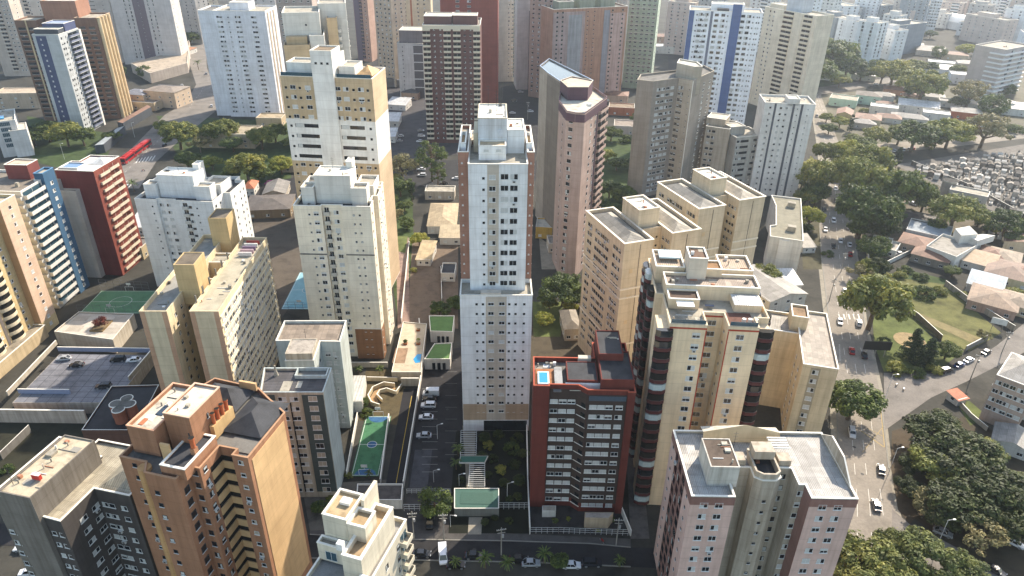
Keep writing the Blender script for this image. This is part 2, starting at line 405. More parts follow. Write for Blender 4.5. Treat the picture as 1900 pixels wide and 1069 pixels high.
for col, n in ((-13.6, 13),): s.win(s.F(-7.6), [col], rows(zz[0]-2.95*(n-1), n, 2.95), .9, .9, 'd', vars=(0, 0, 0, 0, 3))
s.win(s.F(-5.3), [-19.2], rows(zz[0]-2.95*12, 14, 2.95), .9, .9, 'd', vars=(0, 0, 0, 4))
s.win(s.R(-8.9, -7.6), [1.7], rows(zz[0]-2.95*12, 13, 2.95), 1.3, 1.5, 'd', vars=(0,))
s.win(s.F(-4.4), [-7.7], rows(zz[0]-2.95*12, 14, 2.95), 1.0, 1.2, 'd', vars=(0, 0, 2))
s.win(s.R(-6.6, -4.4), [1.3], rows(zz[0]-2.95*12, 14, 2.95), 1.0, 1.2, 'd', vars=(1, 2, 4))
s.win(s.F(0), [-1.6], rows(zz[0]-2.95*12, 14, 2.95), 1.0, .9, 'b')
for i in range(14):
    z = 43.4-2.95*i
    b = MB(); b.box(-6.6, -6.42, -1.9, 1.5, z-1.75, z-.05, TAN); b.box(-6.42, -3.2, 1.32, 1.5, z-1.75, z-.05, TAN); o = s.part('balcony', b)
    d = MB(); d.box(-6.6, -6.55, -1.9, 1.5, z, z+1.15, VOID); d.box(-6.55, -3.2, 1.45, 1.5, z, z+1.15, VOID); q = d.build('opening', o)
# roof volumes
s.shell(rect(-20.9, -15.4, -3, 9.8), 46, 52, T, .7, CONCL, wall('d2a184', .2)); s.box('bluish_shading', -18.6, -17.2, 1.5, 4.2, 51.3, 51.45, plain('34404c', .3)); s.box('tin_sheet', -19.8, -18.9, -1.6, .2, 51.3, 51.4, plain('a86a48', .7)); clutter(s, -20, -16.2, -2, 9, 51.3, 7, 3); clutter(s, -14, -10.5, .5, 8, 53.66, 3, 4)  # small bluish panel painted for the sky-lit shading on the roof
s.shell(rect(-14.9, -9.7, -.5, 8.6), 46, 54, T, .35, rough('c9bfae', .7, .4), wall('d2b49c', .2)); s.win(s.R(-9.7, -.5), [4.5], [50.5], .5, 1.1, 'd')
s.shell(rect(-12.4, -7.5, -6.7, 2.2), 45.7, 48.2, T, .25, TARD, COPE, .35); s.hip(-9.0, -.8, 5.6, 16.2, 46.2, 2.2, TARD, 'v'); s.hip(-19, -9.5, 11, 18.4, 46.2, 2.4, TARD, 'u')
s.box('terrace_floor', -6.0, -.3, 1.8, 5.4, 45.65, 45.8, CONCD); s.box('roof_wall', -9.5, -8.6, 3.5, 9.6, 46, 49, wall('c9a878', .3))
for k in range(4):
    b = MB(); v = 4.4+k*1.35; b.cyl(-9.05, v, 49, 51, .33, TERR, 12); b.cyl(-9.05, v, 51, 51.35, .43, TERR, 12, top=VOID); s.part('chimney', b)
b = MB(); b.box(-8.9, -8.0, -3.0, -2.0, 47.6, 49.3, T); b.cyl(-8.45, -2.5, 49.3, 51.2, .42, TERR, 14); b.cyl(-8.45, -2.5, 51.2, 51.5, .52, TERR, 14, top=VOID); s.part('chimney', b)
b = MB(); b.tube((-10.6, -.4, 47.9), (-10.6, -.4, 50.4), .2, .2, DARKF, 8); s.part('vent_pipe', b)
s.box('roof_fin', -14.2, -12.4, -3.8, -3.4, 46, 50, TAN); s.box('roof_fin', -12.6, -8.9, 17.6, 18.1, 46.6, 48.3, TAN); s.fin()

# ---- dark grey tower, bottom left corner
G = wall('524d4a', .3); a = zm(0, 780, 3.7)
s = Bld('apartment_tower', 'dark grey tower with stained roof slab at the bottom left corner', a(415, 695), a(665, 450), 34.5, 'R')
s.shell([(-5, .2), (0, 0), (0, 8.3), (7.8, 8.3), (7.8, 20.3), (-9, 20.3), (-9, 16), (-5, 16)], 0, 34.6, G, .5, ribbed('a39a86', 'X', .45, 2.4, .8), COPE)
s.shell(rect(-10.6, -3.8, -.7, 15), 0, 40, wall('7d776f', .5), .25, rough('b5a890', .6, .5), None); s.shell(rect(-14.4, -10.7, .5, 16.7), 0, 37.2, wall('7b756c', .4), .6, CONCL, COPE)
s.hip(.2, 7.5, 8.8, 20, 34.15, 2.2, ribbed('a39a86', 'X', .45, 2.4, .8), 'v'); s.box('sign_box', -7.1, -5.4, 3.3, 3.9, 40, 41.1, plain('b5382c', .6), plain('e8e2d8', .6))
antenna(s, -9.5, 1.5, 39.8, 4); clutter(s, -10, -4.5, 0, 14, 39.76, 14, 8); s.box('roof_hatch', -9.6, -8.2, 9, 10.6, 39.75, 40.3, CONC)
zt = s.px(s.R(0), *a(580, 690))[1]
s.win(s.R(0), [s.px(s.R(0), *a(580, 690))[0], s.px(s.R(0), *a(692, 690))[0]], rows(zt-2.9*9, 10, 2.9), 1.7, 1.1, 'w', vars=(0, 1, 2, 4))
s.win(s.F(8.3), [1.4, 2.9, 5.6], rows(zt-2.9*9, 10, 2.9), 1.3, 1.1, 'w'); s.win(s.F(.1), [-2.6, -1.0], rows(zt-2.9*9, 10, 2.9), 1.0, 1.0, 'w')
s.win(s.F(.5), [-13.4, -11.8], rows(zt-2.9*9, 9, 2.9), 1.1, 1.1, 'w'); s.fin()

# ---- white stepped penthouse block, bottom centre-left
W = wall('d8cfba', .25); a = zm(560, 880, 5.655)
s = Bld('apartment_tower', 'white building with stepped penthouse boxes at the bottom edge, beside the terracotta tower', a(640, 850), a(890, 440), 39, 'R')
s.shell([(-9.8, -16), (1.0, -16), (1.0, 14), (-9.8, 14)], 0, 33.2, W, .9, rough('8e8c88', .8, .3), COPE)
s.shell([(-3.4, -1.0), (.2, -1.0), (.2, 11), (-3.4, 11)], 33, 39, W, 1.2, rough('a48e70', .7, .5), COPE, .45)
s.shell(rect(-.2, 1.15, -18, -1.1), 30, 35.6, W, .5, CONCL, COPE)
s.shell(rect(-9.2, -4.6, 3.4, 9.6), 33, 42, W, .5, rough('ad9877', .7, .6), COPE, .3); s.shell(rect(-4.5, -1.1, 3.3, 7.2), 33, 41.4, W, .6, rough('9c8666', .7, .6), COPE, .35)
s.box('fin_wall', -3.9, -3.3, 7.4, 12.4, 33, 43, W); s.shell(rect(-9.7, -4.7, 1.5, 3.2), 33, 37, W, .6, CONC, COPE); s.box('stair_hood', -4.6, -3.5, -.4, .6, 39, 40.5, WHITEF)
s.box('white_hatch', -7.6, -5.8, 6.6, 8, 41.6, 42.2, plain('e6e3da'))
s.win(s.F(1.5), [-7.2], [33.4], 2.2, 2.1, 'g')
f = s.R(1.0, -16); s.win(f, [21.5, 26], rows(3.5, 10, 2.9), .9, 1.3, 'd'); s.win(f, [12, 15.5], rows(2.6, 11, 2.9), 2.4, 1.9, 'd'); s.win(f, [7], rows(2.6, 11, 2.9), 2.4, 1.9, 'd')
s.balc(f, 26.8, 29.6, rows(3.4, 10, 2.9), 1.3, 1.0, W, dmat=GLASSB); s.fin()

# ---- pink tower, bottom right
P_ = wall('d4b5a8', .25); PD = wall('8c6a60', .2); CG = wall('b9ae9d', .5); a = zm(1190, 780, 3.7)
s = Bld('apartment_tower', 'pink tower with corrugated roof wings and a stained concrete core at the bottom', a(345, 520), a(1490, 540), 37)
s.shell([(0, 0), (8.1, 0), (8.1, 7.8), (13, 7.8), (13, 5.2), (14.4, 4.3), (17, 4.3), (18.2, 5.2), (18.2, 7.8), (21.0, 7.8), (21.0, 3.4), (22.2, 3.4), (22.2, 0), (30.8, 0), (30.8, 18.5), (0, 18.5)], 0, 37, CG, .55, ribbed('a8a5a0', 'X', .35, 3, .72), COPE, .3)
for u0, u1 in ((0, 8.1), (22.2, 30.8)): s.pane(s.F(0), u0-.05, u1+.05, 0, 34.9, P_, .06); s.pane(s.F(0), u0-.06, u1+.06, 34.9, 36.8, PD, .12)
s.pane(s.L_(0, 18.5), 0, 18.4, 0, 34.9, P_, .06); s.pane(s.L_(0, 18.5), 0, 18.4, 34.9, 36.8, PD, .12); s.pane(s.L_(0, 18.5), 5, 13.5, 0, 34.8, PD, .1)
s.pane(s.R(8.1), 0, 1.2, 0, 36.7, P_, .05); s.pane(s.L_(22.2, 3.4), 0, 3.4, 0, 36.7, PD, .05); s.pane(s.R(30.8), 0, 18.4, 0, 36.7, P_, .05)
z0 = s.px(s.F(0), *a(428, 580))[1]-.65; rr = rows(z0-2.9*11, 12, 2.9)
cl = [s.px(s.F(0), *a(x, y))[0] for x, y in ((428, 580), (531, 583), (1242, 592), (1348, 594))]
s.win(s.F(-.06), cl, rr, 1.5, 1.25, 'w'); s.win(s.F(3.4), [21.6], rr, 1.05, 1.2, 'w'); s.win(s.F(4.3), [15.6], rr[:-1], .65, .6, 'd'); s.win(s.F(7.8), [19.8], rr, .9, 1.2, 'd'); s.win(s.R(8.1), [2.6], rr, .7, 1.1, 'd')
s.win(s.L_(-.1, 18.5), [6.2, 9.2, 12.4], rr, 1.9, 1.9, 'slot'); s.win(s.L_(-.06, 18.5), [2.4, 16], rr, .55, .55, 'd'); s.win(s.R(30.86), [3, 7, 12, 15.5], rr, 1.2, 1.2, 'w')
s.shell(rect(3.7, 9.2, 3.3, 11.3), 36.2, 41.2, wall('c6c2b8', .8), .12, rough('5c5046', .65, .5), None); s.box('roof_hatch', 7.2, 8.3, 9.2, 10.1, 41.1, 41.5, CONCL); s.box('roof_hatch', 7.4, 8.5, 7.4, 8.3, 41.1, 41.5, CONCL)
b = MB(); b.face([(5.4, 15.2, 36.9), (21, 15.2, 36.9), (21, 15.8, 39), (14, 16.2, 40.6), (5.4, 15.8, 39)], wall('cbb692', .2)); b.face([(21, 18.4, 38.2), (5.4, 18.4, 38.2), (5.4, 15.8, 39), (14, 16.2, 40.6), (21, 15.8, 39)], CONCL); s.part('gable', b)
s.shell([(13.2, 5.4), (14.5, 4.5), (16.9, 4.5), (18, 5.4), (18, 11), (13.2, 11)], 36.4, 38.4, CG, 1.6, TARD, None, .35); s.box('roof_block', 13.6, 17.6, 8.6, 11.6, 38.4, 40.3, CG)
s.box('roof_block', 9.6, 12.2, 8.4, 10.8, 36.4, 38.3, CG); s.box('roof_block', 18.6, 21, 8.4, 10.8, 36.4, 38.3, CG)
for k in range(5): s.box('pergola_beam', 17.9, 21.6, 11.4+k*.75, 11.65+k*.75, 38.6, 38.9, WHITEF)
b = MB(); b.face([(30.5, 18, 37), (30.5, 3, 37), (30.5, 8, 40.0), (30.5, 14, 40.0)], CG); b.face([(30.8, 3, 37), (30.8, 18, 37), (30.8, 14, 40.0), (30.8, 8, 40.0)], CG); b.face([(30.5, 8, 40), (30.8, 8, 40), (30.8, 14, 40), (30.5, 14, 40)], COPE); b.face([(30.5, 3, 37), (30.8, 3, 37), (30.8, 8, 40), (30.5, 8, 40)], COPE); b.face([(30.5, 14, 40), (30.8, 14, 40), (30.8, 18, 37), (30.5, 18, 37)], COPE); s.part('side_gable', b)
antenna(s, 10.8, 12.5, 37, 5); clutter(s, 4.2, 8.5, 4, 10.5, 41.09, 4, 5); clutter(s, 10, 21, 9, 14, 36.5, 10, 6); s.fin()

# ---- dark red block with roof pool
RD = wall('6c352d', .3); BRN = wall('453a35', .15); b5 = zm(960, 620, 7.637)
s = Bld('apartment_tower', 'dark red brick block with a blue rooftop pool and white shutters on dark bands', b5(230, 730), b5(1690, 760), 37.5); s.acmax = 0
s.shell([(0, 0), (3.6, 0), (3.6, .6), (10, .6), (12.1, -1.2), (21, -1.2), (21, -1.7), (22.7, -1.7), (22.7, 18), (14.5, 18), (14.5, 11.3), (0, 11.3)], 0, 37.5, RD, 1.3, CONCD, wall('b05a44', .2))
s.pane(s.face((3.6, .6), (10, .6)), 0.05, 6.38, 3, 36.2, BRN, .1); s.pane(s.face((10, .6), (12.1, -1.2)), .02, 2.74, 3, 36.2, BRN, .1); s.pane(s.F(-1.2), 12.12, 20.95, 3, 36.2, BRN, .1)
z0 = s.px(s.F(.5), *c('C3', 430, 850))[1]-.6; dz = (z0-(s.px(s.F(.5), *c('C4', 400, 500))[1]-.6))/11.0
rr = rows(z0-dz*11, 12, dz); s.win(s.F(.5), [4.75, 6.75, 8.75], rr, 1.75, 1.15, 'w', vars=(3, 3, 3, 3, 0, 4, 1)); s.win(s.F(-1.3), [13.5, 15.3, 17.1, 19.4], rr, 1.65, 1.15, 'w', vars=(3, 3, 3, 4, 2, 0)); s.win(s.face((10.1, .5), (12.0, -1.3)), [1.3], rr, 2.1, 1.1, 'slot', vars=(0,))
for z in rr: s.pane(s.face((10, .6), (12.1, -1.2)), .05, 2.7, z-.25, z-.12, COPE, .2, 'rail')
s.pane(s.F(-1.2), 12.5, 20.8, 34.6, 35.9, plain('4a5560', .3), .16)
s.shell(rect(7.6, 14.6, 1.4, 8.8), 36, 38.2, RD, .12, TARD, None); s.shell(rect(15, 22.4, -.3, 11), 36, 39.8, RD, .25, TARD, None); s.shell(rect(15, 20.7, 7.4, 17.6), 36, 41.4, RD, .25, TARD, None)
s.box('deck', .5, 6.3, .6, 7.9, 36.1, 36.5, rough('9a6a4a', .7, .6)); b = MB(); b.box(1.0, 3.6, 1.6, 6.2, 36.5, 36.95, plain('d7e4ea')); o = s.part('pool', b); b = MB(); b.box(1.35, 3.25, 1.95, 5.85, 36.951, 37.0, WATER); b.build('water', o)
s.box('roof_slab', 4.8, 6.6, 1.0, 7.6, 36.5, 37.3, rough('9a9a98')); s.box('white_panel', 7.2, 15, .9, 1.3, 36, 37.6, WHITEF); s.box('roof_walkway', 10.6, 13.6, 9.6, 11, 36.1, 38.5, CONCL); clutter(s, 1, 6, 8.2, 10.6, 36.2, 7, 11); clutter(s, 15.4, 20, 12, 16, 41.17, 3, 12); clutter(s, 4, 20, -.9, .5, 36.2, 6, 13); s.fin()

# ---- tall white tower in the middle
WH = wall('e8e9e8', .28); BG = wall('c3b9aa', .25); BRK = wall('a27a68', .25)
s = Bld('apartment_tower', 'tallest slender white tower in the middle with a stepped front and brick coloured flanks', (853, 548), (988, 548), 44.4)
w_ = s.w
s.shell([(0, 0), (w_, 0), (w_, 8.6), (0, 8.6)], 0, 44.4, WH, 1.0, CONC); UP = 4.4
u0, u1 = s.px(s.F(UP), 870, 400)[0], s.px(s.F(UP), 977.5, 400)[0]
s.shell(rect(0, u0-.02, 8.8, 31), 0, 79.2, BRK, .9, CONC); s.shell(rect(u1+.02, w_, 8.8, 31), 0, 79.2, BRK, .9, CONC)
s.shell(rect(u0, u1, UP, 31), 0, 77.7, WH, .7, CONC)
us = [s.px(s.F(UP), 470+x/3.958, 260+270/3.958)[0] for x in (1690, 1755, 1845, 1915)]
zt = s.px(s.F(UP), 470+1845/3.958, 260+270/3.958)[1]; zb = s.px(s.F(UP), 470+1833/3.958, 260+1050/3.958)[1]; dz = (zt-zb)/10
s.pane(s.F(UP), s.px(s.F(UP), 470+1718/3.958, 330)[0], s.px(s.F(UP), 470+1803/3.958, 330)[0], 45.5, 77.5, BG, .05)
ru = rows(zt-.7-dz*11, 12, dz); s.win(s.F(UP-.05), us[1:2], ru, 1.6, 1.2, 'w', vars=(0, 0, 1, 3)); s.win(s.F(UP), us[2:], ru, 1.9, 1.45, 'w', vars=(0, 0, 0, 1, 2, 3)); s.win(s.F(UP), us[:1], ru, .6, .6, 'hole')
yl = 530+135/3.958; ul = [s.px(s.F(0), x, yl)[0] for x in (884.3, 896, 910.9, 931.1, 945, 956.8)]
zt2 = s.px(s.F(0), 896, yl)[1]; zb2 = s.px(s.F(0), 896, 530+800/3.958)[1]; dz2 = (zt2-zb2)/10; rl = rows(zt2-.4-dz2*12, 13, dz2)
s.pane(s.F(0), s.px(s.F(0), 470+1707/3.958, 560)[0], s.px(s.F(0), 470+1860/3.958, 560)[0], 4, 44, BG, .05); s.pane(s.F(0), .1, w_-.1, 4, 9.6, wall('b39c82', .2), .04); s.pane(s.F(0), 5.8, w_-.5, .1, 3.7, GLASS, .05)
s.win(s.F(0), [ul[0], ul[1], ul[4], ul[5], ul[5]+2.2], rl, .6, .6, 'hole'); s.win(s.F(-.05), ul[2:4], rl, 1.5, 1.0, 'w', vars=(0, 0, 3, 5))
s.win(s.R(w_, 8.8), lsp(2, 20, 5), rows(4, 27, 2.75), .5, .4, 'w', vars=(3,)); s.win(s.L_(0, 31), lsp(2, 20, 5), rows(4, 27, 2.75), .5, .4, 'w', vars=(3,))
s.win(s.F(8.8), [.9, w_-.8], rows(46, 12, 2.75), .35, .35, 'w', vars=(3,))
s.shell(rect(4.8, 11.9, 13.8, 27), 76, 86, wall('d9dcdf', .4), .3, WROOF, wall('d8cdb6')); s.shell(rect(12.0, 16.2, 14.4, 24), 76, 83, WH, .25, WROOF, COPE); s.shell(rect(5.0, 11.6, 9.2, 13.6), 76, 80.6, WH, .25, rough('b7a384'), COPE)
s.win(s.F(9.2), [6.8, 9.8], [79.0], 1.3, .7, 'w', vars=(3,)); s.box('roof_duct', 3.6, 4.7, 15, 25, 77, 82, wall('cfc2a8', .2)); s.shell(rect(-.0+.4, 1.8, 12, 21), 78, 80.4, WH, .8, rough('a58d6c'), COPE); s.shell(rect(w_-1.8, w_-.4, 12, 21), 78, 80.4, WH, .8, rough('a58d6c'), COPE)
for q in ((9.3, 21), (10.6, 23), (12.2, 20), (7.2, 26)): antenna(s, q[0], q[1], 83 if q[0] > 12 else 85.7, 5.5)
b = MB(); b.cyl(10.2, 14.4, 81.5, 83.2, .9, plain('c9ccd0'), 12); s.part('dish', b); s.box('ledge_planter', 5.3, 10.5, .2, 2, 43.5, 44.9, BG); clutter(s, 2.4, 4, 14, 28, 77.02, 5, 14); clutter(s, 6, 11, 16, 26, 85.7, 5, 15); clutter(s, 12, 15, 16, 22, 82.75, 4, 16); clutter(s, 3, 15, 13.8, 14.8, 77.02, 4, 17); s.fin()

# ---- cream tower with penthouse, left of the tall white one
CR = wall('ebe1cc', .22); BR2 = wall('8e6749', .25); a = lambda x, y: c('B2', x, y)
def penthouse(s, col, deck=TARD):
    s.shell(rect(s.w*.25, s.w*.72, 4.9, 13.2), s.z-1.5, s.z+7.5, col, .3, WROOF, COPE); s.shell(rect(s.w*.08, s.w*.24, 3.6, 8.2), s.z-1.5, s.z+4.2, col, .5, CONC, COPE); s.shell(rect(s.w*.73, s.w*.93, 3.6, 8.2), s.z-1.5, s.z+4.2, col, .6, CONC, COPE)
    s.shell(rect(s.w*.6, s.w*.68, 12.4, 16.5), s.z-1.5, s.z+9.2, col, .2, WROOF, COPE); s.shell(rect(s.w*.73, s.w*.97, 9.4, 18.5), s.z-1.5, s.z+2.8, col, .8, CONC, COPE); s.shell(rect(.3, s.w*.23, 9.4, 18.5), s.z-1.5, s.z+2.2, col, .8, CONCD, COPE)
    antenna(s, s.w*.45, 10, s.z+7.3, 4)
s = Bld('apartment_tower', 'cream tower with white penthouse boxes and brown base beside the blue sports court', a(290, 480), a(860, 490), 53.5)
w_ = s.w; s.shell([(0, 0), (8.2, 0), (8.2, 1.0), (14, 1.0), (14, 0), (w_, 0), (w_, 4.5), (w_-.9, 4.5), (w_-.9, 8.5), (w_+.6, 8.5), (w_+.6, 14.5), (w_-.9, 14.5), (w_-.9, 16.5), (w_+.2, 16.5), (w_+.2, 20), (0, 20)], 0, 53.5, CR, 1.2, TARD)  # deck colour kept dark to carry the blue shadow on the roof
penthouse(s, wall('d9d6cd', .2)); clutter(s, 1, 21, 1.4, 3.2, 52.32, 5, 61); clutter(s, 6.5, 15, 6, 12, 60.7, 5, 62); f = s.F(0)
zt = s.px(f, *a(460, 540))[1]-.6; zb = s.px(f, *a(520, 985))[1]-.6; dz = (zt-zb)/7; rr = rows(zt-dz*17, 18, dz)
X = lambda x, y: s.px(f, *a(x, y))[0]
s.win(f, [X(462, 540)], rr, 1.5, 1.25, 'w', vars=(0, 1, 2, 4)); s.win(s.F(1.0), [X(600, 540)+.1, X(680, 540)-.3], rr, 1.5, 1.25, 'w', vars=(3, 2, 1, 0, 4, 0)); s.win(f, [X(409, 530), X(737, 540), X(545, 540)+9.4], rr, .55, .55, 'd')
s.balc(s.F(1.0), 8.6, 10.3, rr, .9, 1.0, plain('b9b4a8'), dmat=GLASS); s.pane(f, .1, 8.1, 0, 11.4, BR2, .04); s.pane(f, 14.1, w_-.1, 0, 11.4, BR2, .06); s.pane(s.R(w_), .1, 4.4, 0, 11.4, BR2, .06); s.pane(f, 0, 8.2, 37.6, 38.0, CONCD, .1, 'cornice'); s.pane(f, 14, w_, 37.6, 38.0, CONCD, .1, 'cornice'); s.pane(f, 0, 8.2, 11.4, 11.8, COPE, .1, 'cornice'); s.pane(f, 14, w_, 11.4, 11.8, COPE, .12, 'cornice')
s.win(s.R(w_-.9, 4.5), [2], rr, .8, 1.2, 'b'); s.win(s.R(w_+.6, 8.5), [1.5, 4.5], rr, .8, 1.2, 'w'); s.win(s.R(w_), [1.5], rr, .7, .7, 'd'); s.win(s.R(w_+.2, 16.5), [1.8], rr, .9, 1, 'w'); s.fin()

# ---- white tower with penthouse further left
a = lambda x, y: c('A2', x, y); WP = wall('e6e6e3', .2)
s = Bld('apartment_tower', 'white mid-rise with blue-shaded roof terrace beside the red tower', a(985, 430), a(1560, 455), 36)
w_ = s.w; s.shell([(0, 0), (8, 0), (8, 1.0), (14.5, 1.0), (14.5, 0), (w_, 0), (w_, 9), (w_+2.5, 9), (w_+2.5, 22), (w_-1, 22), (w_-1, 26), (0, 20)], 0, 36, WP, 1.1, TARD); penthouse(s, WP); clutter(s, 8, 20, 6, 12, 43.2, 5, 63)  # dark deck tone paints in the bluish shade of the terrace
f = s.F(0); zt = s.px(f, *a(1120, 485))[1]-.4; dz = 2.78; rr = rows(zt-dz*11, 12, dz); X = lambda x, y: s.px(f, *a(x, y))[0]
s.win(f, [X(1120, 485), X(1447, 497)], rr, .55, .55, 'd'); s.win(s.F(1.0), [9.2, 11.8], rr, 1.5, 1.2, 'w', vars=(3, 3, 3, 2, 0)); s.win(f, [X(1400, 500)], rr, 1.3, 1.2, 'w'); s.balc(f, X(1345, 500), X(1380, 500)+.3, rr, .7, 1.0, plain('c4c2ba'), dmat=GLASS)
s.win(s.R(w_), [2, 5.5], rr, 1.2, 1.2, 'w'); s.win(s.R(w_+2.5, 9), [3, 8, 11], rr, .7, .9, 'd'); s.fin()

# ---- mustard and white tower behind
MU = wall('bfaa8a', .25); WM = wall('e4e2dc', .22); a = lambda x, y: c('B1', x, y)
s = Bld('apartment_tower', 'tower in mustard and white bands with a plain white shaft up its front', a(195, 555), a(870, 580), 80)
w_ = s.w; d = 17
s.shell(rect(0, w_, 0, d), 0, 80, WM, 1.0, rough('b79a70'), COPE); f = s.F(0)
X = lambda x, y: s.px(f, *a(x, y))[0]; Z = lambda x, y: s.px(f, *a(x, y))[1]
q0, q1 = X(442, 560), X(596, 560); zm_, zl = Z(640, 885), s.px(f, *c('B2', 800, 172))[1]
for x0, x1 in ((.02, q0), (q1, w_-.02)):
    s.pane(f, x0, x1, zm_, 79.9, MU, .05); s.pane(f, x0, x1, .5, zl, MU, .05)
s.pane(s.R(w_), .05, d-.05, zm_, 79.9, wall('c6b092', .12), .05); s.pane(s.R(w_), .05, d-.05, .5, zl, wall('c6b092', .12), .05)  # lighter copy of the mustard, sunlight on this face put into its colour
s.shell(rect(q0, q1, -.9, 8), 0, 88.5, WM, .3, rough('7a6a55'), COPE); s.win(s.F(-.9), lsp(q0+1.6, q1-1.6, 3), [84.2], .8, .7, 'hole')
zt = Z(680, 655)-.6; dz = (zt-(Z(690, 870)-.6))/3
rr = rows(zt-dz*3, 4, dz); s.win(s.F(-.05), [X(290, 635), X(400, 640), X(620, 650), X(680, 652), X(790, 655)], rr, 1.9, 1.3, 'w'); s.win(s.F(-.05), [X(238, 630), X(340, 633), X(735, 650), X(840, 655)], rr, .8, .8, 'hole')
z1 = Z(730, 938)-.6; r2 = rows(z1-dz*1.1*5, 6, dz*1.1); s.win(f, [X(395, 920), X(732, 938)], r2, 8.2, 1.25, 'slot'); s.win(f, [X(280, 915), X(862, 940)], r2, .8, .8, 'hole')
r3 = rows(zl-1.9-dz*8, 9, dz); s.win(s.F(-.05), [X(290, 635), X(400, 640), X(690, 650), X(800, 655)], r3, 1.8, 1.2, 'w'); s.win(s.F(-.05), [X(240, 635), X(345, 640), X(740, 650), X(850, 655)], r3, .8, .8, 'hole')
s.shell(rect(1, q0-1.6, 4, 12), 79, 83.5, WM, .5, CONC, COPE); s.hip(q1+6, w_-.6, 3, 13, 80.1, 2.6, ribbed('c09a68', 'Y', .5), 'u'); s.shell(rect(q1+.6, q1+6, 3, 12), 79, 83, WM, .4, CONC); s.shell(rect(q0+.4, q1-.4, 8.2, 13), 79, 86, WM, .4, CONC)
s.box('glass_rail', .3, q0-.4, .05, .15, 80, 81.2, GLASSB); s.box('glass_rail', q1+.6, w_-.3, .05, .15, 80, 81.2, GLASSB); s.box('pool', 1, 4.2, 1, 3.4, 79.1, 79.6, WATER); s.fin()

# ---- cream and red balcony tower
CM = wall('e3ceae', .25); RS = wall('a8452f', .1); BB = plain('4e2424', .7); a = lambda x, y: c('C3', x, y); b6 = zm(1160, 450, 6.287)
s = Bld('apartment_tower', 'cream tower with red trim and stacks of dark red bay balconies', a(1200, 280), a(1860, 310), 53.5)
s.shell([(0, 0), (8, 0), (8, 5.5), (12.5, 5.5), (12.5, 0), (19, 0), (19, 4), (22, 4), (22, 31), (-1.6, 31), (-1.6, 13), (0, 13)], 0, 53.5, CM, .9, CONC, wall('d9c9ac'))
f = s.F(0); zt = s.px(f, *a(1390, 367))[1]-.6; dz = (zt-(s.px(f, *a(1303, 832))[1]-.6))/6; rr = rows(zt-dz*17, 18, dz)
s.win(f, [s.px(f, *a(1392, 367))[0], s.px(f, *a(1715, 370))[0]], rr, 1.7, 1.3, 'w', vars=(0, 0, 1, 2, 4)); s.win(s.F(5.5), [10.2], rr, 1.9, 1.3, 'w', vars=(0, 0, 1, 2)); s.win(s.R(8), [2.6], rr, .5, .5, 'd'); s.win(s.L_(12.5, 5.5), [2.6], rr, .5, .5, 'd')
for u in (7.78, 12.5): s.pane(f, u, u+.24, 0, 52.2, RS, .06, 'trim')
for x0, x1 in ((.02, 8.0), (12.5, 18.98)): s.pane(f, x0, x1, 52.4, 52.75, RS, .1, 'trim')
s.pane(s.F(5.5), 8.05, 12.45, 52.4, 52.75, RS, .1, 'trim')
def bay(face, s0, s1, z0, n, dz, mat, dep=1.5):
    (ou, ov), (du, dv) = face; nu, nv = dv, -du; L = s1-s0; poly = [(0, 0), (0, -dep*.55), (L*.25, -dep), (L*.75, -dep), (L, -dep*.55), (L, 0)]
    b = MB(); b.prism(poly, 0, .95, mat, CONCD); me = b.mesh('balcony')
    gms = []
    for v in range(4):
        g = MB(); ip = [(x*.96+L*.02, y*.92) for x, y in poly]; g.prism(ip, .96, 2.5, (GLASS, plain('aab6b6', .15), VOID, VOID)[v]); gms.append(g.mesh('glazing'))
    for i in range(n):
        o = bpy.data.objects.new('balcony', me); C.objects.link(o); o.parent = s.root; o.location = (ou+du*s0, ov+dv*s0, z0-dz*i); o.rotation_euler = (0, 0, math.atan2(dv, du))
        q = bpy.data.objects.new('glazing', random.choice(gms)); C.objects.link(q); q.parent = o
zb = zt+.2
s.box('wall', -2.4, -.02, .1, 6, 0, 52, CM); s.box('wall', 19.02, 21.9, 1.6, 3.98, 0, 52, CM); bay(s.F(.08), -2.9, .9, zb-.6, 18, dz, BB, 1.4); bay(s.L_(-1.62, 18.5), 0, 3.6, zb, 18, dz, BB); bay(s.L_(-1.62, 25.5), 0, 3.6, zb+.8, 18, dz, BB); bay(s.L_(-1.62, 31), .4, 4, zb, 18, dz, BB); bay(s.F(1.58), 18.9, 22.6, zb-.6, 18, dz, BB, 1.7); bay(s.R(22), 6, 9.5, zb-.4, 18, dz, BB); bay(s.R(22), 16, 19.5, zb-.4, 18, dz, BB)
s.win(s.L_(-1.62, 31), [6.2, 12.4], rr, .7, .9, 'w')
s.shell(rect(.4, 21.6, 12.6, 18.8), 52, 56.2, CM, .7, ribbed('9a8a7c', 'X', .4), COPE); s.shell(rect(5.8, 10, 17, 23), 52, 61, wall('cfc5b4', .2), .3, rough('6a5546'), COPE); s.shell(rect(10.2, 14, 18.5, 23), 52, 57.6, CM, .3, rough('8a6c4e'), COPE)
s.shell(rect(-1.2, 5.6, 20, 29), 52, 57, CM, .6, ribbed('b09c86', 'X', .5), COPE); s.shell(rect(14.2, 21.6, 20, 28), 52, 56.8, CM, .6, ribbed('a8927c', 'X', .5), COPE); s.box('blue_roof', 0, 5, 24, 28.2, 57.1, 57.5, plain('a8bcc4'))
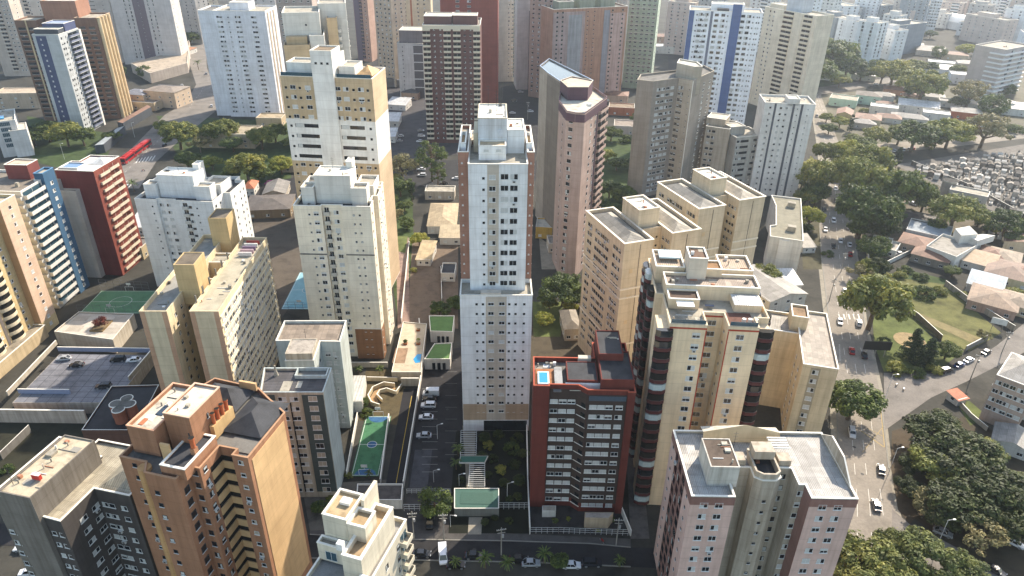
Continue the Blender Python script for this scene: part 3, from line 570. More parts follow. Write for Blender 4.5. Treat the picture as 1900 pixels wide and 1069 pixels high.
s.shell(rect(.6, 7.4, 8, 12.4), 52, 55.2, CM, .3, rough('5a4a3e'), COPE); s.box('awning', 2.2, 6, 5.6, 8, 54.6, 54.75, plain('e8e4da')); s.hip(15, 21.4, 7.4, 12.4, 54.6, .7, ZINC, 'u'); s.box('room_wall', 15.2, 21.2, 7.8, 12.4, 52.5, 54.5, CM); s.box('terrace_floor', 13, 18.6, .6, 7.2, 52.55, 52.68, rough('6a4a40'))
for k in range(3): tank(s, 16.5+k*1.3, 3.5, 52.7, .5, .8, plain('c9c6bf'))
s.box('solar_panel', 9, 11, 8.6, 9.4, 53.2, 53.3, plain('22324c', .2)); s.box('planter', 13, 19, 27.6, 28.4, 52.6, 53.4, GRASS); clutter(s, 1, 7, 1, 7, 52.62, 8, 21); clutter(s, 1, 21, 13, 18, 55.55, 10, 22); clutter(s, 6, 9.6, 17.5, 22, 60.7, 4, 23); clutter(s, 14.6, 21, 20.5, 27, 56.2, 7, 24);
for sg in ((.25, 7.7), (12.8, 18.7)): s.box('glass_rail', sg[0], sg[1], .3, .36, 53.6, 54.5, GLASSB)
s.fin()

# ---- long tan slab block, two wings
TS = wall('dccaa8', .25); TP = wall('c79f80', .15); a = lambda x, y: c('A3', x, y); b4 = zm(250, 360, 4.11)
s = Bld('apartment_block', 'long tan slab block of two parallel wings with square stair towers on its roof', a(1390, 190), a(1605, 190), 40)
w_ = s.w; f = s.F(0)
s.shell(rect(0, w_, 0, 44), 0, 40, TS, 1.0, rough('aaa28e', .8), wall('dccaa6')); s.shell(rect(-12.6, -5.7, 0, 46), 0, 40, TS, 1.2, rough('8f8d86', .8), wall('dccaa6')); s.shell(rect(-9.5, 1, 14, 20), 0, 38.6, TS, .6, CONC); s.shell(rect(-9.5, 1, 30, 36), 0, 38.6, TS, .6, CONC)
for x0, x1 in ((.02, 1.3), (w_-1.3, w_-.02), (-12.58, -11.3), (-7.0, -5.72)): s.pane(f, x0, x1, 0, 39.8, TP, .05)
p = s.loc(*b4(290, 540), 48); q = s.loc(*b4(450, 540), 48); s.shell(rect(p[0], q[0], p[1], p[1]+7.5), 36, 48, wall('c6ad80', .25), .2, rough('6c6254'), None)
p2 = s.loc(*b4(555, 185), 48); s.shell(rect(p2[0], p2[0]+q[0]-p[0], p2[1], p2[1]+7.5), 36, 48, wall('c6ad80', .25), .2, rough('6c6254'), None)
rr = rows(2, 13, 2.85); fr = s.R(w_)
for z in rr: s.pane(fr, .3, 43.7, z+1.55, z+2.1, wall('e3d8bf', .1), .25, 'sill_band')
s.win(fr, lsp(2, 42, 19), rr, 1.7, 1.35, 'w', vars=(0, 1, 2, 3, 4)); s.win(s.R(-5.7), [4, 8, 12], rr, 1.0, 1.0, 'd')
for k in range(6): s.box('vent_wall', .2, .5, 4+5*k, 4.5+5*k, 40.1, 42.2, CONCD)
clutter(s, .6, 6.8, 2, 42, 39.03, 16, 31); clutter(s, -12, -6.3, 2, 44, 38.83, 16, 32)
for k in range(5): s.box('laundry', -.2+w_*.3, w_*.8, 33+2*k, 33.4+2*k, 39.1, 40.3, plain(('d8d2cc', 'b59aa0', '7c6a80', 'e0ddd4', 'a8483e')[k]))
s.fin()

# ---- twin tan H-plan blocks
HT = wall('d0c1a6', .28, 0); HC = plain('dfd5c2', .7); z1 = zm(1090, 300, 5.346)
def hblock(label, A, B, z):
    global s
    s = Bld('apartment_block', label, A, B, z, group='twin tan H-plan apartment blocks')
    w1 = s.w; D = 24.5; o = 16.4
    s.shell(rect(0, w1, 0, D), 0, z, HT, 1.1, CONCD, HC, .35, cw=.25); s.shell(rect(o, o+w1+.3, 1.8, 1.8+D), 0, z, HT, 1.1, CONCD, HC, .35, cw=.25); s.shell(rect(w1-.4, o+.4, 8, 20), 0, z-.5, HT, .4, CONC, None)
    s.shell(rect(w1+.3, o-.2, 9.5, 19.5), z-3, z+5, HT, .5, WROOF, HC, .3, cw=.2); s.hip(.8, w1-.8, 1, D-1, z-1, 1.8, ribbed('8f8a80', 'Y', .5), 'v'); s.hip(o+.8, o+w1-.5, 2.8, D+.8, z-1, 1.8, ribbed('a39a8a', 'Y', .5), 'v')
    for zz in (z-15, z-18, z*.3):
        s.pane(s.F(0), -.1, w1+.1, zz, zz+.45, HC, .18, 'cornice'); s.pane(s.F(1.8), o-.1, o+w1+.4, zz, zz+.45, HC, .18, 'cornice'); s.pane(s.L_(0, D), -.1, D+.1, zz, zz+.45, HC, .18, 'cornice')
    for u in (w1*.55,): s.pane(s.F(0), u, u+.15, 0, z-1, CONCD, .1, 'rain_pipe'); s.pane(s.F(1.8), o+u, o+u+.15, 0, z-1, CONCD, .1, 'rain_pipe')
    rr = rows(z-4.0-2.85*14, 15, 2.85); s.win(s.L_(0, D), [2.4, 4, 7.5, 9, 10.5, 12, 13.5, 15, 19, 20.6, 22.2], rr, 1.15, 1.15, 'd', vars=(0, 0, 1, 2, 4)); s.win(s.L_(o, 1.8+D), [20, 21.6, 23], rr, .9, 1, 'd'); s.win(s.F(8), [w1+1.2, o-1.2], rr, .6, .6, 'd'); s.win(s.R(w1), [2.5, 5.5], rr, 1, 1, 'd')
    for zz in rr[::3]: s.pane(s.F(0), w1*.25, w1*.37, zz, zz+1.3, wall('d6c09c'), .05, 'shutter')
    antenna(s, w1+2, 12, z+4.6, 3.5); clutter(s, w1+1, o-1, 10, 19, z+4.53, 5, 41); s.fin()
hblock('tan H-plan block with hipped roofs, nearer of the twins, behind the cream red-trimmed tower', z1(370, 815), z1(655, 770), 49)
hblock('tan H-plan block behind its twin, beside the flat grey-roofed low building', z1(1110, 470), z1(1370, 430), 49)

# ---- beige slab at the avenue
BS = wall('d2c2a2', .35); a = lambda x, y: c('D3', x, y)
s = Bld('apartment_block', 'beige slab with plain end wall and one window strip right beside the avenue', a(280, 575), a(540, 615), 27)
w_ = s.w; s.shell(rect(0, w_, 0, 29), 0, 27, BS, .6, ribbed('948a7e', 'Y', .6), COPE); s.shell(rect(-9, .5, 16, 27), 0, 26.5, BS, .7, FIBRO, COPE); s.shell(rect(-2.2, 2.2, 18.5, 25.5), 20, 30.5, BS, .5, rough('8a7258'), COPE)
s.win(s.F(0), [w_*.38], rows(1.5, 9, 2.85), 1.6, 1.3, 'w'); s.pane(s.F(0), w_*.24, w_*.52, .5, 26.2, wall('a89e88', .3), .02); s.wins = [(fc, a_, z_, w2, h2, st, vs, nm) for fc, a_, z_, w2, h2, st, vs, nm in s.wins]
s.win(s.R(w_), lsp(3, 26, 7), rows(1.5, 9, 2.85), 1.5, 1.3, 'w'); s.win(s.L_(-9, 27), lsp(1.5, 9, 3), rows(1.5, 8, 2.85), 1.4, 1.2, 'w'); s.win(s.L_(0, 16), [5, 11], rows(1.5, 8, 2.85), 1.2, 1.2, 'w')
s.fin()

# ---- grey pair by the green court
GP = wall('bdb4a2', .55); GD = wall('4c5655', .2); LB = wall('bcc4c0', .35); a = zm(470, 580, 5.939)
s = Bld('apartment_block', 'mid-rise with dark green-grey front panel and flat patched roof beside the green court', a(75, 880), a(770, 880), 33)
w_ = s.w; s.shell([(0, 0), (w_, 0), (w_, 9.6), (-1.8, 9.6)], 0, 33, GP, .6, ribbed('4e4b4c', 'Y', .6), LB); s.pane(s.F(0), w_*.65, w_-.1, 2, 32.3, GD, .06); s.pane(s.F(0), .1, w_*.22, 2, 32.3, GD, .06); s.pane(s.R(w_), .05, 9.5, 0, 32.4, LB, .06)
rr = rows(2, 11, 2.85); s.win(s.F(0), [w_*.33, w_*.52], rr, 1.9, 1.15, 'w', vars=(0, 1, 2)); s.win(s.F(-.06), [w_*.82], rr, 2.0, 1.5, 'b', vars=(3, 3, 1, 0)); s.pane(s.F(0), w_*.44, w_*.46, 2, 30, VOID, .12, 'rain_pipe')
s.box('roof_patch', 4, 6.2, 1.2, 5, 32.42, 32.5, CONC); s.box('roof_patch', 7.4, 8.6, 2.4, 5, 32.42, 32.5, CONCL); s.shell(rect(6.4, w_-.5, 6, 9.3), 32, 33.4, LB, .9, CONCD, None); b = MB(); b.cyl(1.6, 7.4, 32.4, 34, .6, CONC, 12, .25); b.cyl(1.6, 7.4, 34, 35.2, .2, CONC, 8); s.part('vent_stack', b); s.fin()
s = Bld('apartment_block', 'pale grey-green slab with tall blank side wall behind the green-panelled mid-rise', a(955, 320), a(1025, 90), 29.5, 'R')
s.shell([(-17, .8), (-12.4, .8), (-12.4, -8.5), (-5.2, -8.5), (-5.2, .3), (0, 0), (0, 10.5), (-17, 10.8)], 0, 29.5, LB, .7, ribbed('8f8172', 'Y', .5), COPE); s.shell(rect(-12.2, -5.4, -8.3, -1.5), 28, 31.5, GP, .15, rough('a59c90', .6, .5), None); s.win(s.F(.15), [-3.6, -1.6], rows(2, 9, 2.85), 1.4, 1.2, 'w', vars=(3, 4, 3)); s.win(s.F(-8.5), [-10.6, -7], rows(2, 9, 2.85), 1.8, 1.2, 'd'); s.win(s.R(-5.2, -8.5), [3, 6], rows(2, 9, 2.85), .6, .9, 'd'); antenna(s, -8.5, -1, 31.3, 3); s.fin()
# ================================================================== TOWERS FURTHER BACK
def hgt(base, top):
    B = at(*base); r = ray(*top); return CAM_H+r[2]*math.hypot(B.x, B.y)/math.hypot(r[0], r[1])
def poly(s, z, pts): return [s.loc(*p, z) for p in pts]
def flen(a, b): return math.hypot(b[0]-a[0], b[1]-a[1])
def gen(label, A, B, base=None, z=None, d=15, mat=None, F=(), R=(), L=(), fl=2.95, win=(1.4, 1.2, 'w'), rw=None, roof=None, par=.9, bat='B', boxes=(), cope=COPE, name='apartment_tower', group=None, z0=2.0, cat='building', top=0.6):
    """plain box tower: window columns given as fractions of each face"""
    if z is None: z = hgt(base, B if bat == 'B' else A)
    s = Bld(name, label, A, B, z, cat=cat, group=group); s.d = d
    s.shell(rect(0, s.w, 0, d), 0, z, mat, par, roof or CONC, cope); clutter(s, 1, s.w-2, 1, d-1, z-par, 5, len(label)); n = max(1, int((z-z0-top)/fl)); rr = rows(z-top-fl*n+.7, n, fl); s.rr = rr; s.n = n
    if F: s.win(s.F(0), [s.w*f for f in F], rr, *win)
    if R: s.win(s.R(s.w), [d*f for f in R], rr, *(rw or win))
    if L: s.win(s.L_(0, d), [d*f for f in L], rr, *(rw or win))
    for (a0, a1, b0, b1, h, m) in boxes: s.shell(rect(s.w*a0, s.w*a1, d*b0, d*b1), z-par-.2, z+h, m or mat, .3, CONCL, COPE)
    return s
def strip(s, face, f0, f1, mat, z0=0, z1=None, th=.05):
    L = s.w if face[1] == (1, 0) else s.d
    s.pane(face, L*f0, L*f1, z0, (s.z-.3) if z1 is None else z1, mat, th)
PK = wall('b49d92', .3); PU = wall('5e4852', .2); GS = wall('a39a8e', .3)
# purple and pink tower with a grey slab behind it
s = Bld('apartment_tower', 'pink and purple tower with a roof terrace, joined to a plain grey slab', c('C1', 395, 745), c('C1', 575, 835), 66)
P = poly(s, 66, [c('C1', *p) for p in ((385, 740), (440, 815), (505, 828), (575, 832), (740, 712), (640, 640), (400, 640))])
s.shell(P, 0, 66, PK, 1.0, CONCL, PU)
f1, f2 = s.face(P[1], P[2]), s.face(P[3], P[4]); L2 = flen(P[3], P[4]); f0 = s.face(P[0], P[1])
rr = rows(3, 21, 2.95); s.win(f1, [flen(P[1], P[2])*.55], rr, 1.6, 1.3, 'd'); s.win(f0, [flen(P[0], P[1])*.6], rr, .6, 1.0, 'd'); s.win(f2, [L2*.3, L2*.5], rr, 1.2, 1.2, 'd')
s.balc(f2, L2*.62, L2*.97, rr, 1.1, .9, PK, dmat=VOID); s.pane(f2, L2*.55, L2*.6, 0, 65, PU, .1)
for f, L in ((f0, flen(P[0], P[1])), (f1, flen(P[1], P[2])), (s.face(P[2], P[3]), flen(P[2], P[3])), (f2, L2)): s.pane(f, 0.05, L-.05, 62.6, 65.4, PU, .12)
g = poly(s, 69, [c('C1', *p) for p in ((243, 482), (300, 532), (400, 600), (640, 592), (312, 430))])
s.shell(g, 0, 69, GS, .5, plain('333b44', .15), plain('8fa0b8', .4)); s.pane(s.face(g[1], g[2]), .05, flen(g[1], g[2])-.05, 0, 68.3, wall('7b736a', .3), .05)
q = poly(s, 70, [c('C1', *p) for p in ((395, 590), (450, 640), (600, 640), (635, 590), (480, 560))]); s.shell(q, 64, 70, PU, .3, rough('b8ab98'), wall('c9bcaa'))
s.box('parasol', P[3][0]-6, P[3][0]-4.6, P[3][1]+4, P[3][1]+5.4, 66.6, 67.6, WHITEF); s.fin()
# grey-beige tower with angled wings
GB = wall('988f84', .25); GB2 = wall('b5aa98', .2)
s = Bld('apartment_tower', 'grey-beige tower with angled wings and grouped windows, right of the purple tower', c('C1', 960, 590), c('C1', 1080, 597), 57.5)
P = poly(s, 57.5, [c('C1', *p) for p in ((960, 585), (1078, 598), (1265, 572), (1368, 592), (1430, 562), (1525, 520), (1450, 480), (1250, 515), (985, 546))])
s.shell(P, 0, 57.5, GB, .9, CONCD, GB2); rr = rows(2.5, 18, 2.95); L1 = flen(P[1], P[2]); f = s.face(P[1], P[2])
s.win(f, [L1*k for k in (.24, .42, .6, .78)], rr, 2.1, 1.3, 'w', vars=(0, 1, 2, 3)); f = s.face(P[2], P[3]); L = flen(P[2], P[3]); s.win(f, [L*.14, L*.34], rr, 1.3, 1.4, 'd'); s.win(f, [L*.85], rr, .5, .6, 'd'); f = s.face(P[4], P[5]); L = flen(P[4], P[5]); s.win(f, [L*.3], rr, 1.6, 1.2, 'w'); s.win(f, [L*.75], rr, 1.6, 1.2, 'w')
s.pane(s.face(P[2], P[3]), .05, flen(P[2], P[3])-.1, 0, 57.2, GB2, .03); s.pane(s.face(P[3], P[4]), .1, .5, 0, 57.2, COPE, .25)
q = poly(s, 63, [c('C1', *p) for p in ((1252, 462), (1380, 490), (1440, 488), (1400, 455), (1270, 432))]); s.shell(q, 50, 63, GB2, .5, CONCL, COPE); s.fin()
# stone coloured offices and the dark striped white slab
ST = wall('b5aa99', .35); a = lambda x, y: c('C1', x, y)
s = gen('stone coloured mid-rise with terraced roof, behind the tan H-plan blocks', a(1465, 925), a(1640, 950), z=33, d=16, mat=ST, F=(.15, .35), win=(1.6, 1.2, 'd'), R=(.3, .7), boxes=((-.1, .7, .3, .95, 3, None),), name='office_block'); s.fin()
s = gen('pale stone block with long ribbon windows beside the dark-striped white slab', a(1690, 1010), a(1900, 990), z=30, d=14, mat=wall('aaa79f', .3), F=(.3, .75), win=(4.6, 1.2, 'slot'), boxes=((0, .5, .4, .9, 3.5, None),), name='office_block'); s.win(s.F(0), [1.2], s.rr, 1.4, 1.2, 'd'); s.fin()
WD = wall('dcdad4', .25)
s = gen('white slab with dark vertical stripes beside the tree-lined avenue', c('D1', 0, 752), c('D1', 372, 768), z=47, d=16, mat=WD, boxes=((.45, .68, .0, .5, 2.2, None),), F=(.33, .44, .12), win=(.9, .9, 'd'))
for f0, f1 in ((.195, .235), (.555, .6), (.72, .765)): strip(s, s.F(0), f0, f1, plain('4c4e56', .7), .5)
s.win(s.F(0), [s.w*.66, s.w*.87], s.rr, .5, .5, 'd'); s.fin()
# white and blue tower
WB = wall('eaecf0', .15); BL = wall('506594', .15)
s = gen('white tower with two bold blue vertical stripes and a scatter of small windows', a(1345, 72), a(1885, 96), z=75, d=18, mat=WB, F=(.16, .24, .38, .47, .74, .82), win=(2.1, 1.4, 'd'), boxes=((.3, .75, .3, .9, 3, None),), R=(.3, .7), rw=(1.0, 1.0, 'd'))
strip(s, s.F(0), .0, .07, BL, 0, None, .12); strip(s, s.F(0), .585, .71, BL, 0, 79, .25); strip(s, s.F(0), .295, .33, plain('6d7180', .7), 0); s.box('roof_slab', s.w*.38, s.w*.54, 1, 8, 75, 76, TARD); s.win(s.F(0), [s.w*k for k in (.11, .2, .53, .88, .93, .96)], s.rr, .7, .8, 'd'); s.fin()
# beige balcony tower at the avenue
BV = wall('d8cdb8', .25)
s = gen('beige tower with curved balconies and a pale stair shaft at the head of the avenue', c('D1', 0, 48), c('D1', 386, 118), z=66, d=15, mat=BV, F=(.12, .2), win=(1.0, 1.1, 'd'), boxes=((.0, .28, .3, .9, 2, None), (.32, .6, .3, 1, 9, wall('bcc2c8', .2))))
s.balc(s.F(0), s.w*.38, s.w*.58, s.rr, 1.2, .9, BV, dmat=GLASS); s.balc(s.F(0), s.w*.76, s.w*.92, s.rr, 1.0, .9, BV, dmat=GLASS); strip(s, s.F(0), .6, .74, wall('d4cab6', .2), 0, None, .3); s.fin()
# green tower, netted tower and their neighbours
GN = wall('93a08c', .25); MN = wall('bccbb8', .2)
s = gen('tall tower in grey-green bands with a mint side strip of ladder windows', a(905, -25), a(1120, -15), base=a(1075, 660), d=22, mat=GN, F=(.14, .32, .52, .7, .88), win=(2.0, 1.2, 's'), R=(.5,), rw=(3.0, 1.6, 'd'))
strip(s, s.R(s.w), 0, .42, MN, 0); strip(s, s.R(s.w), .58, 1, MN, 0)
for z in s.rr[::2]: s.pane(s.F(0), .2, s.w*.98, z+1.3, z+1.9, wall('a9a99b', .2), .04, 'spandrel')
s.fin()
OR = wall('aa8068', .5); PN = wall('a8938e', .5)
s = gen('unfinished tower under construction wrapped in torn pinkish netting', a(345, 70), a(890, 45), base=a(745, 705), bat='x', z=64, d=24, mat=OR, F=(.46, .55), win=(.8, .7, 'hole'), roof=CONCD)
strip(s, s.F(0), .0, .42, PN, 3, 62, .5); strip(s, s.F(0), .2, .38, wall('9a9a9c', .4), 8, 60, .6); strip(s, s.F(0), .68, .76, wall('8b8a90', .3), 3, 62, .3); strip(s, s.F(0), .76, .97, wall('b79a90', .6), 2, 60, .7)
for k in range(3): s.shell(rect(s.w*(.1+.28*k), s.w*(.3+.28*k), 4, 14), 63, 68+k, wall('8f9584', .4), .5, CONCD)
s.win(s.F(-.7), [s.w*.79, s.w*.93], s.rr, 1.2, 1.2, 'hole'); s.win(s.F(-.6), [s.w*.05, s.w*.12], s.rr, 1.2, 1.2, 'hole'); s.fin()
s = gen('brown tower with curved balconies left of the netted construction tower', a(232, 40), a(345, 62), z=62, d=20, mat=wall('7a5d54', .3), fl=2.95); s.balc(s.F(0), .5, s.w-.5, s.rr, 1.4, .9, wall('9b7d72', .3), dmat=VOID); s.fin()
s = gen('narrow tower with dark brown and pink vertical stripes', a(150, 72), a(238, 86), base=a(195, 655), bat='A', d=18, mat=wall('b09490', .3), F=(.82,), win=(.6, .6, 'd')); strip(s, s.F(0), .08, .32, plain('4b3f40', .7), 0); strip(s, s.F(0), .42, .7, plain('564646', .7), 0); s.fin()
s = gen('pale slab with blank sunlit side behind the tall white tower', a(80, -20), a(226, -20), base=a(135, 660), bat='A', d=20, mat=wall('bdb7b2', .2)); s.fin()
s = gen('pale tower with strips of green glass balconies behind the tall white tower', c('B1', 1800, -20), a(84, -20), base=a(70, 600), d=20, mat=wall('c6bfb0', .25), F=(.55, .72), win=(1.1, 1.1, 'w')); s.balc(s.F(0), s.w*.78, s.w*.99, s.rr, .8, 1.0, plain('6f8684', .2), dmat=GLASSB); s.fin()
a = lambda x, y: c('B1', x, y)
DB = wall('6a4a46', .25); CB = plain('cfc3ac', .7)
s = gen('dark brown tower striped with cream balconies from top to bottom', a(1240, 182), a(1665, 187), z=67.6, d=26, mat=DB, F=(.2, .31, .73, .83), win=(1.1, .9, 'd'), boxes=((.02, .5, .15, .7, 4, None), (.52, .95, .15, .6, 4.5, None)))
for f0, f1 in ((0, .13), (.36, .49), (.53, .66), (.88, 1)): s.balc(s.F(0), s.w*f0, s.w*f1, s.rr, 1.2, .95, CB, dmat=VOID)
s.pane(s.F(0), 0, s.w, 65.5, 67.4, CB, 1.0, 'balcony_band'); s.fin()
s = gen('plain red walled tower behind the brown balcony tower', a(1370, -20), a(1796, -14), base=a(1795, 825), d=22, mat=wall('8a4438', .2), F=(.3, .5), win=(2.4, 1.2, 'w')); s.fin()
s = gen('low white and dark modern block in the shade of the brown balcony tower', a(1055, 318), a(1245, 322), base=a(1150, 740), bat='x', z=38, d=24, mat=wall('c9c6c2', .25), F=(.2,), win=(.8, .8, 'd'), boxes=((.05, .98, .2, .9, 8, wall('7a7374', .3)),)); strip(s, s.F(0), .62, .98, plain('5a5658', .7), 0)
for z in s.rr[::2]: s.pane(s.F(0), s.w*.62, s.w*.98, z+1.6, z+2.2, WHITEF, .3, 'spandrel')
s.fin()
s = gen('cream tower with a dull orange stripe and rows of square windows', a(962, -25), a(1300, -20), base=a(1010, 535), bat='A', d=14, mat=wall('c9bca2', .25), F=(.22, .32, .44, .72, .86), win=(1.3, 1.1, 'd')); strip(s, s.F(0), .55, .59, wall('a5694c', .2), 0); s.fin()
s = gen('narrow pinkish brown tower with a dark stepped stripe', a(728, -25), a(835, -20), base=a(870, 455), d=22, mat=wall('b09284', .25), F=(.8,), win=(1.2, .9, 'd')); strip(s, s.F(0), .02, .4, plain('5d5060', .7), 0); s.balc(s.F(0), s.w*.38, s.w*.6, s.rr, .8, .9, plain('54465a', .7), dmat=VOID); s.fin()
s = gen('far pinkish tower with rows of grey windows behind the white stepped one', a(160, -25), a(425, -25), z=82, d=18, mat=wall('a99a92', .25), F=(.1, .3, .5, .7, .9), win=(1.2, 1.0, 'b')); s.fin()
# mustard and white stepped tower behind the banded one
YW = wall('bda684', .2)
s = Bld('apartment_tower', 'white stepped tower with mustard ends behind the banded mustard tower', a(222, 335), a(412, 330), 80)
w_ = s.w; WS = wall('cfccc4', .2); s.shell(rect(0, w_, 0, 14), 0, 80, YW, 1.0, CONC, YW); s.shell(rect(.3, 14.5, 7, 24), 0, 91, WS, .6, CONC, COPE); s.shell(rect(10, 15.6, 2.5, 30), 0, 83, WS, .8, CONC, COPE); s.shell(rect(14, 25, 16, 30), 0, 93, WS, .6, CONC, COPE); s.shell(rect(17, 21, 12, 18), 0, 88, YW, .6, CONC, YW)
s.win(s.R(15.6, 2.5), [3, 9, 15], rows(40, 14, 2.95), 1.5, 1.4, 'w'); s.win(s.R(25, 16), [2.5, 7, 11], rows(40, 17, 2.95), 1.5, 1.4, 'w'); s.balc(s.R(21, 12), .5, 3, rows(44, 14, 2.95), 1.2, 1.0, WS); s.win(s.F(7), [9], [86], .7, .7, 'd'); s.box('terrace_room', 1, 9, 3, 6.8, 79, 82.5, YW); s.fin()
# white tower in the upper left and its neighbours
a = lambda x, y: c('A1', x, y); WT = wall('e2e3e8', .25)
s = Bld('apartment_tower', 'plain white tower with a blank bluish side and small paired windows, upper left', a(1450, 75), c('B1', 92, 82), 66)
w_ = s.w; s.shell(rect(0, 10, 0, 22), 0, 66, WT, .8, CONCD); s.shell(rect(9.8, w_, -2, 24), 0, 66.2, WT, .9, CONC); s.d = 24
rr = rows(3, 21, 2.95); s.win(s.F(-2), [12.5, 14.4, 24, 25.8, 34, 35.6], rr, 1.5, 1.1, 'd'); s.win(s.F(-2), [19], rr, .7, .8, 'd')
for v in (3, 9, 15): s.pane(s.R(w_, -2), v, v+2.2, 0, 65, wall('b9a994', .2), .3)
s.shell(rect(18, 30, 6, 18), 64, 70, WT, .4, CONCL); s.fin()
s = gen('white tower with a dark central strip and slim window lines on a podium, top left', a(795, -40), a(1240, -40), base=a(1210, 480), d=22, mat=wall('c3beba', .2), R=(.2,), rw=(.8, .8, 'd'))
strip(s, s.F(0), .36, .56, plain('6b5f66', .8), 0); s.win(s.F(0), [s.w*k for k in (.23, .31, .62, .7)], s.rr, .9, 1.9, 'd'); s.win(s.F(-.05), [s.w*.46], s.rr, .7, .6, 'd'); s.fin()
s = gen('white slab lined with horizontal dark slots beside the tower on the podium', a(575, -40), a(790, -40), base=a(905, 460), d=16, mat=wall('bdb5ad', .2), F=(.35,), win=(5.5, .5, 'slot')); s.win(s.F(0), [s.w*.75], s.rr, .7, .7, 'd'); s.fin()
s = gen('pale balcony tower cut off by the left edge of the picture', a(-160, -40), a(45, -40), base=a(225, 560), d=16, mat=wall('bdb0a4', .2), F=(.75, .9), win=(1.5, 1.1, 'w'), R=(.5,)); s.balc(s.F(0), s.w*.4, s.w*.62, s.rr, 1.2, .9, wall('cdc2b6', .2)); s.fin()
s = gen('white tower with small square windows behind the brown twin towers', a(75, -60), a(300, -60), z=56, d=16, mat=wall('cbc4ba', .2), F=(.2, .5, .8), win=(1.4, 1.1, 'w'), R=(.5,)); s.balc(s.F(0), s.w*.3, s.w*.45, s.rr, 1, .9, wall('cdc2b6', .2)); s.fin()
BT = wall('7d6050', .3); LT_ = wall('d9c29a', .15)
s = Bld('apartment_tower', 'brown banded tower with tall cream fins, behind the white and navy balcony tower', a(102, 150), a(690, 150), hgt(a(900, 880), a(700, 150)))
w_ = s.w; zz = s.z
s.shell(rect(0, w_*.27, 0, 16), 0, zz, BT, .8, CONC, wall('c0a892')); s.shell(rect(w_*.72, w_, 3, 24), 0, zz+1, BT, .8, CONC, wall('c0a892')); s.shell(rect(w_*.3, w_*.74, 8, 26), 0, zz+10, wall('9c7460', .3), .5, CONCL, wall('c0a892'))
n = int(zz/2.95)-1; rr = rows(2.6, n, 2.95)
s.win(s.F(0), [w_*.07, w_*.2], rr, 4.2, 1.5, 'rib', vars=(0,)); s.win(s.F(3), [w_*.8, w_*.92], rr, 3.6, 1.5, 'rib', vars=(0,)); s.pane(s.F(0), w_*.13, w_*.145, 0, zz, LT_, .3)
for k in range(4):
    b = MB(); b.cyl(w_+.6, 5+4.6*k, 0, zz+1, 1.3, LT_, 10); s.part('rounded_pier', b)
s.win(s.F(8), [w_*.71], rr, .5, .6, 'd'); s.fin()
NV = wall('4a5170', .15); BW = wall('b9bcbc', .2)
s = Bld('apartment_tower', 'white and navy tower with rows of balconies on its sunlit side, top left', a(232, 252), a(425, 254), 58.5)
w_ = s.w; s.d = 22; s.shell(rect(0, w_, 0, 22), 0, 58.5, BW, .7, TARD, COPE); strip(s, s.F(0), .12, .52, NV, 0, 57.5); rr = rows(2.2, 19, 2.95)
s.win(s.F(-.05), [w_*.3], rr, .8, .8, 'w', vars=(3,)); s.win(s.R(w_), [2.2, 4.2, 7.2], rr, 1.2, 1.3, 'd'); s.balc(s.R(w_), 9.5, 19.5, rr, 1.4, 1.0, plain('6f7488', .6), dmat=GLASS, slab=WHITEF); s.pane(s.R(w_), 20, 21.9, 0, 58, wall('dedad2', .1), 1.4)
s.shell(rect(.5, w_-.6, 2, 8), 57, 61, plain('40444c', .5), .2, rough('cfc4b4'), COPE); s.shell(rect(2, w_-.3, 9, 21), 57, 63, NV, .4, rough('8f9bb4'), COPE); s.fin()
# red tower, blue tower, orange tower on the left
a = zm(0, 250, 3.448); RR = wall('6b3433', .3); RO = wall('884a3e', .25)
s = Bld('apartment_tower', 'deep red tower with cream balcony fronts, right of the blue one', a(350, 225), a(595, 235), 43)
w_ = s.w; d = 17; s.shell([(0, 0), (w_, 0), (w_, d), (3, d), (3, 10), (0, 10)], 0, 43, RR, .5, WROOF, COPE); s.pane(s.R(w_), .05, 17, 0, 42.9, RO, .05); s.shell(rect(.6, 7.4, -2.6, -.02), 0, 36, wall('b9b3ac', .2), .3, CONC, None); s.shell(rect(-1.4, 1.2, -2.4, -.02), 0, 39.6, wall('b9b3ac', .2), .3, CONC, None)
rr = rows(1.4, 14, 2.95)
for i, z in enumerate(rr):
    s.balc(s.R(w_), 2.4+(.3 if i % 2 else 0), 8.6, [z], .7, 1.15, wall('d6c9b2', .15), dmat=VOID, slab=RO); s.balc(s.R(w_), 8.9, 15.2-(.4 if i % 2 else 0), [z+.25], .7, 1.15, wall('d6c9b2', .15), dmat=VOID, slab=RO)
s.shell(rect(1, 8, 1, 7), 42, 43.6, WROOF, .3, plain('6a84a4', .2), WHITEF); s.hip(7, w_-.2, 8, 16.6, 42.6, 1.2, ZINC, 'v'); s.fin()
BU = wall('40617d', .15); WX = wall('d2d0ca', .15)
s = Bld('apartment_tower', 'white balcony tower with a deep blue end pier, left of the red one', a(270, 255), a(340, 215), 47, 'R')
s.shell(rect(-3.2, 0, .1, 6.3), 0, 47.3, BU, .6, CONC, plain('5c86a8')); s.shell([(-24, -11), (-1.2, -11), (-1.2, 0), (-3.3, 0), (-3.3, 8), (-24, 9)], 0, 45, WX, .8, rough('7d7468', .75), COPE); rr = rows(1.6, 15, 2.9)
s.win(s.R(0, .1), [3.2], rr, 1.4, 1.2, 'w', vars=(3, 1, 2, 3)); s.balc(s.R(-1.2, -11), .5, 10.6, rr, 1.3, 1.15, WX, dmat=GLASSB); s.balc(s.F(-11), -4.4, -1.2, rr, .9, 1.0, WX, door=False)
s.shell(rect(-14, -6, 2, 8), 44, 49.5, wall('7d4743', .2), .3, rough('b8ab96'), COPE); s.box('vent_block', -7, -6, -5, -4, 44.2, 45.6, CONC); s.fin()
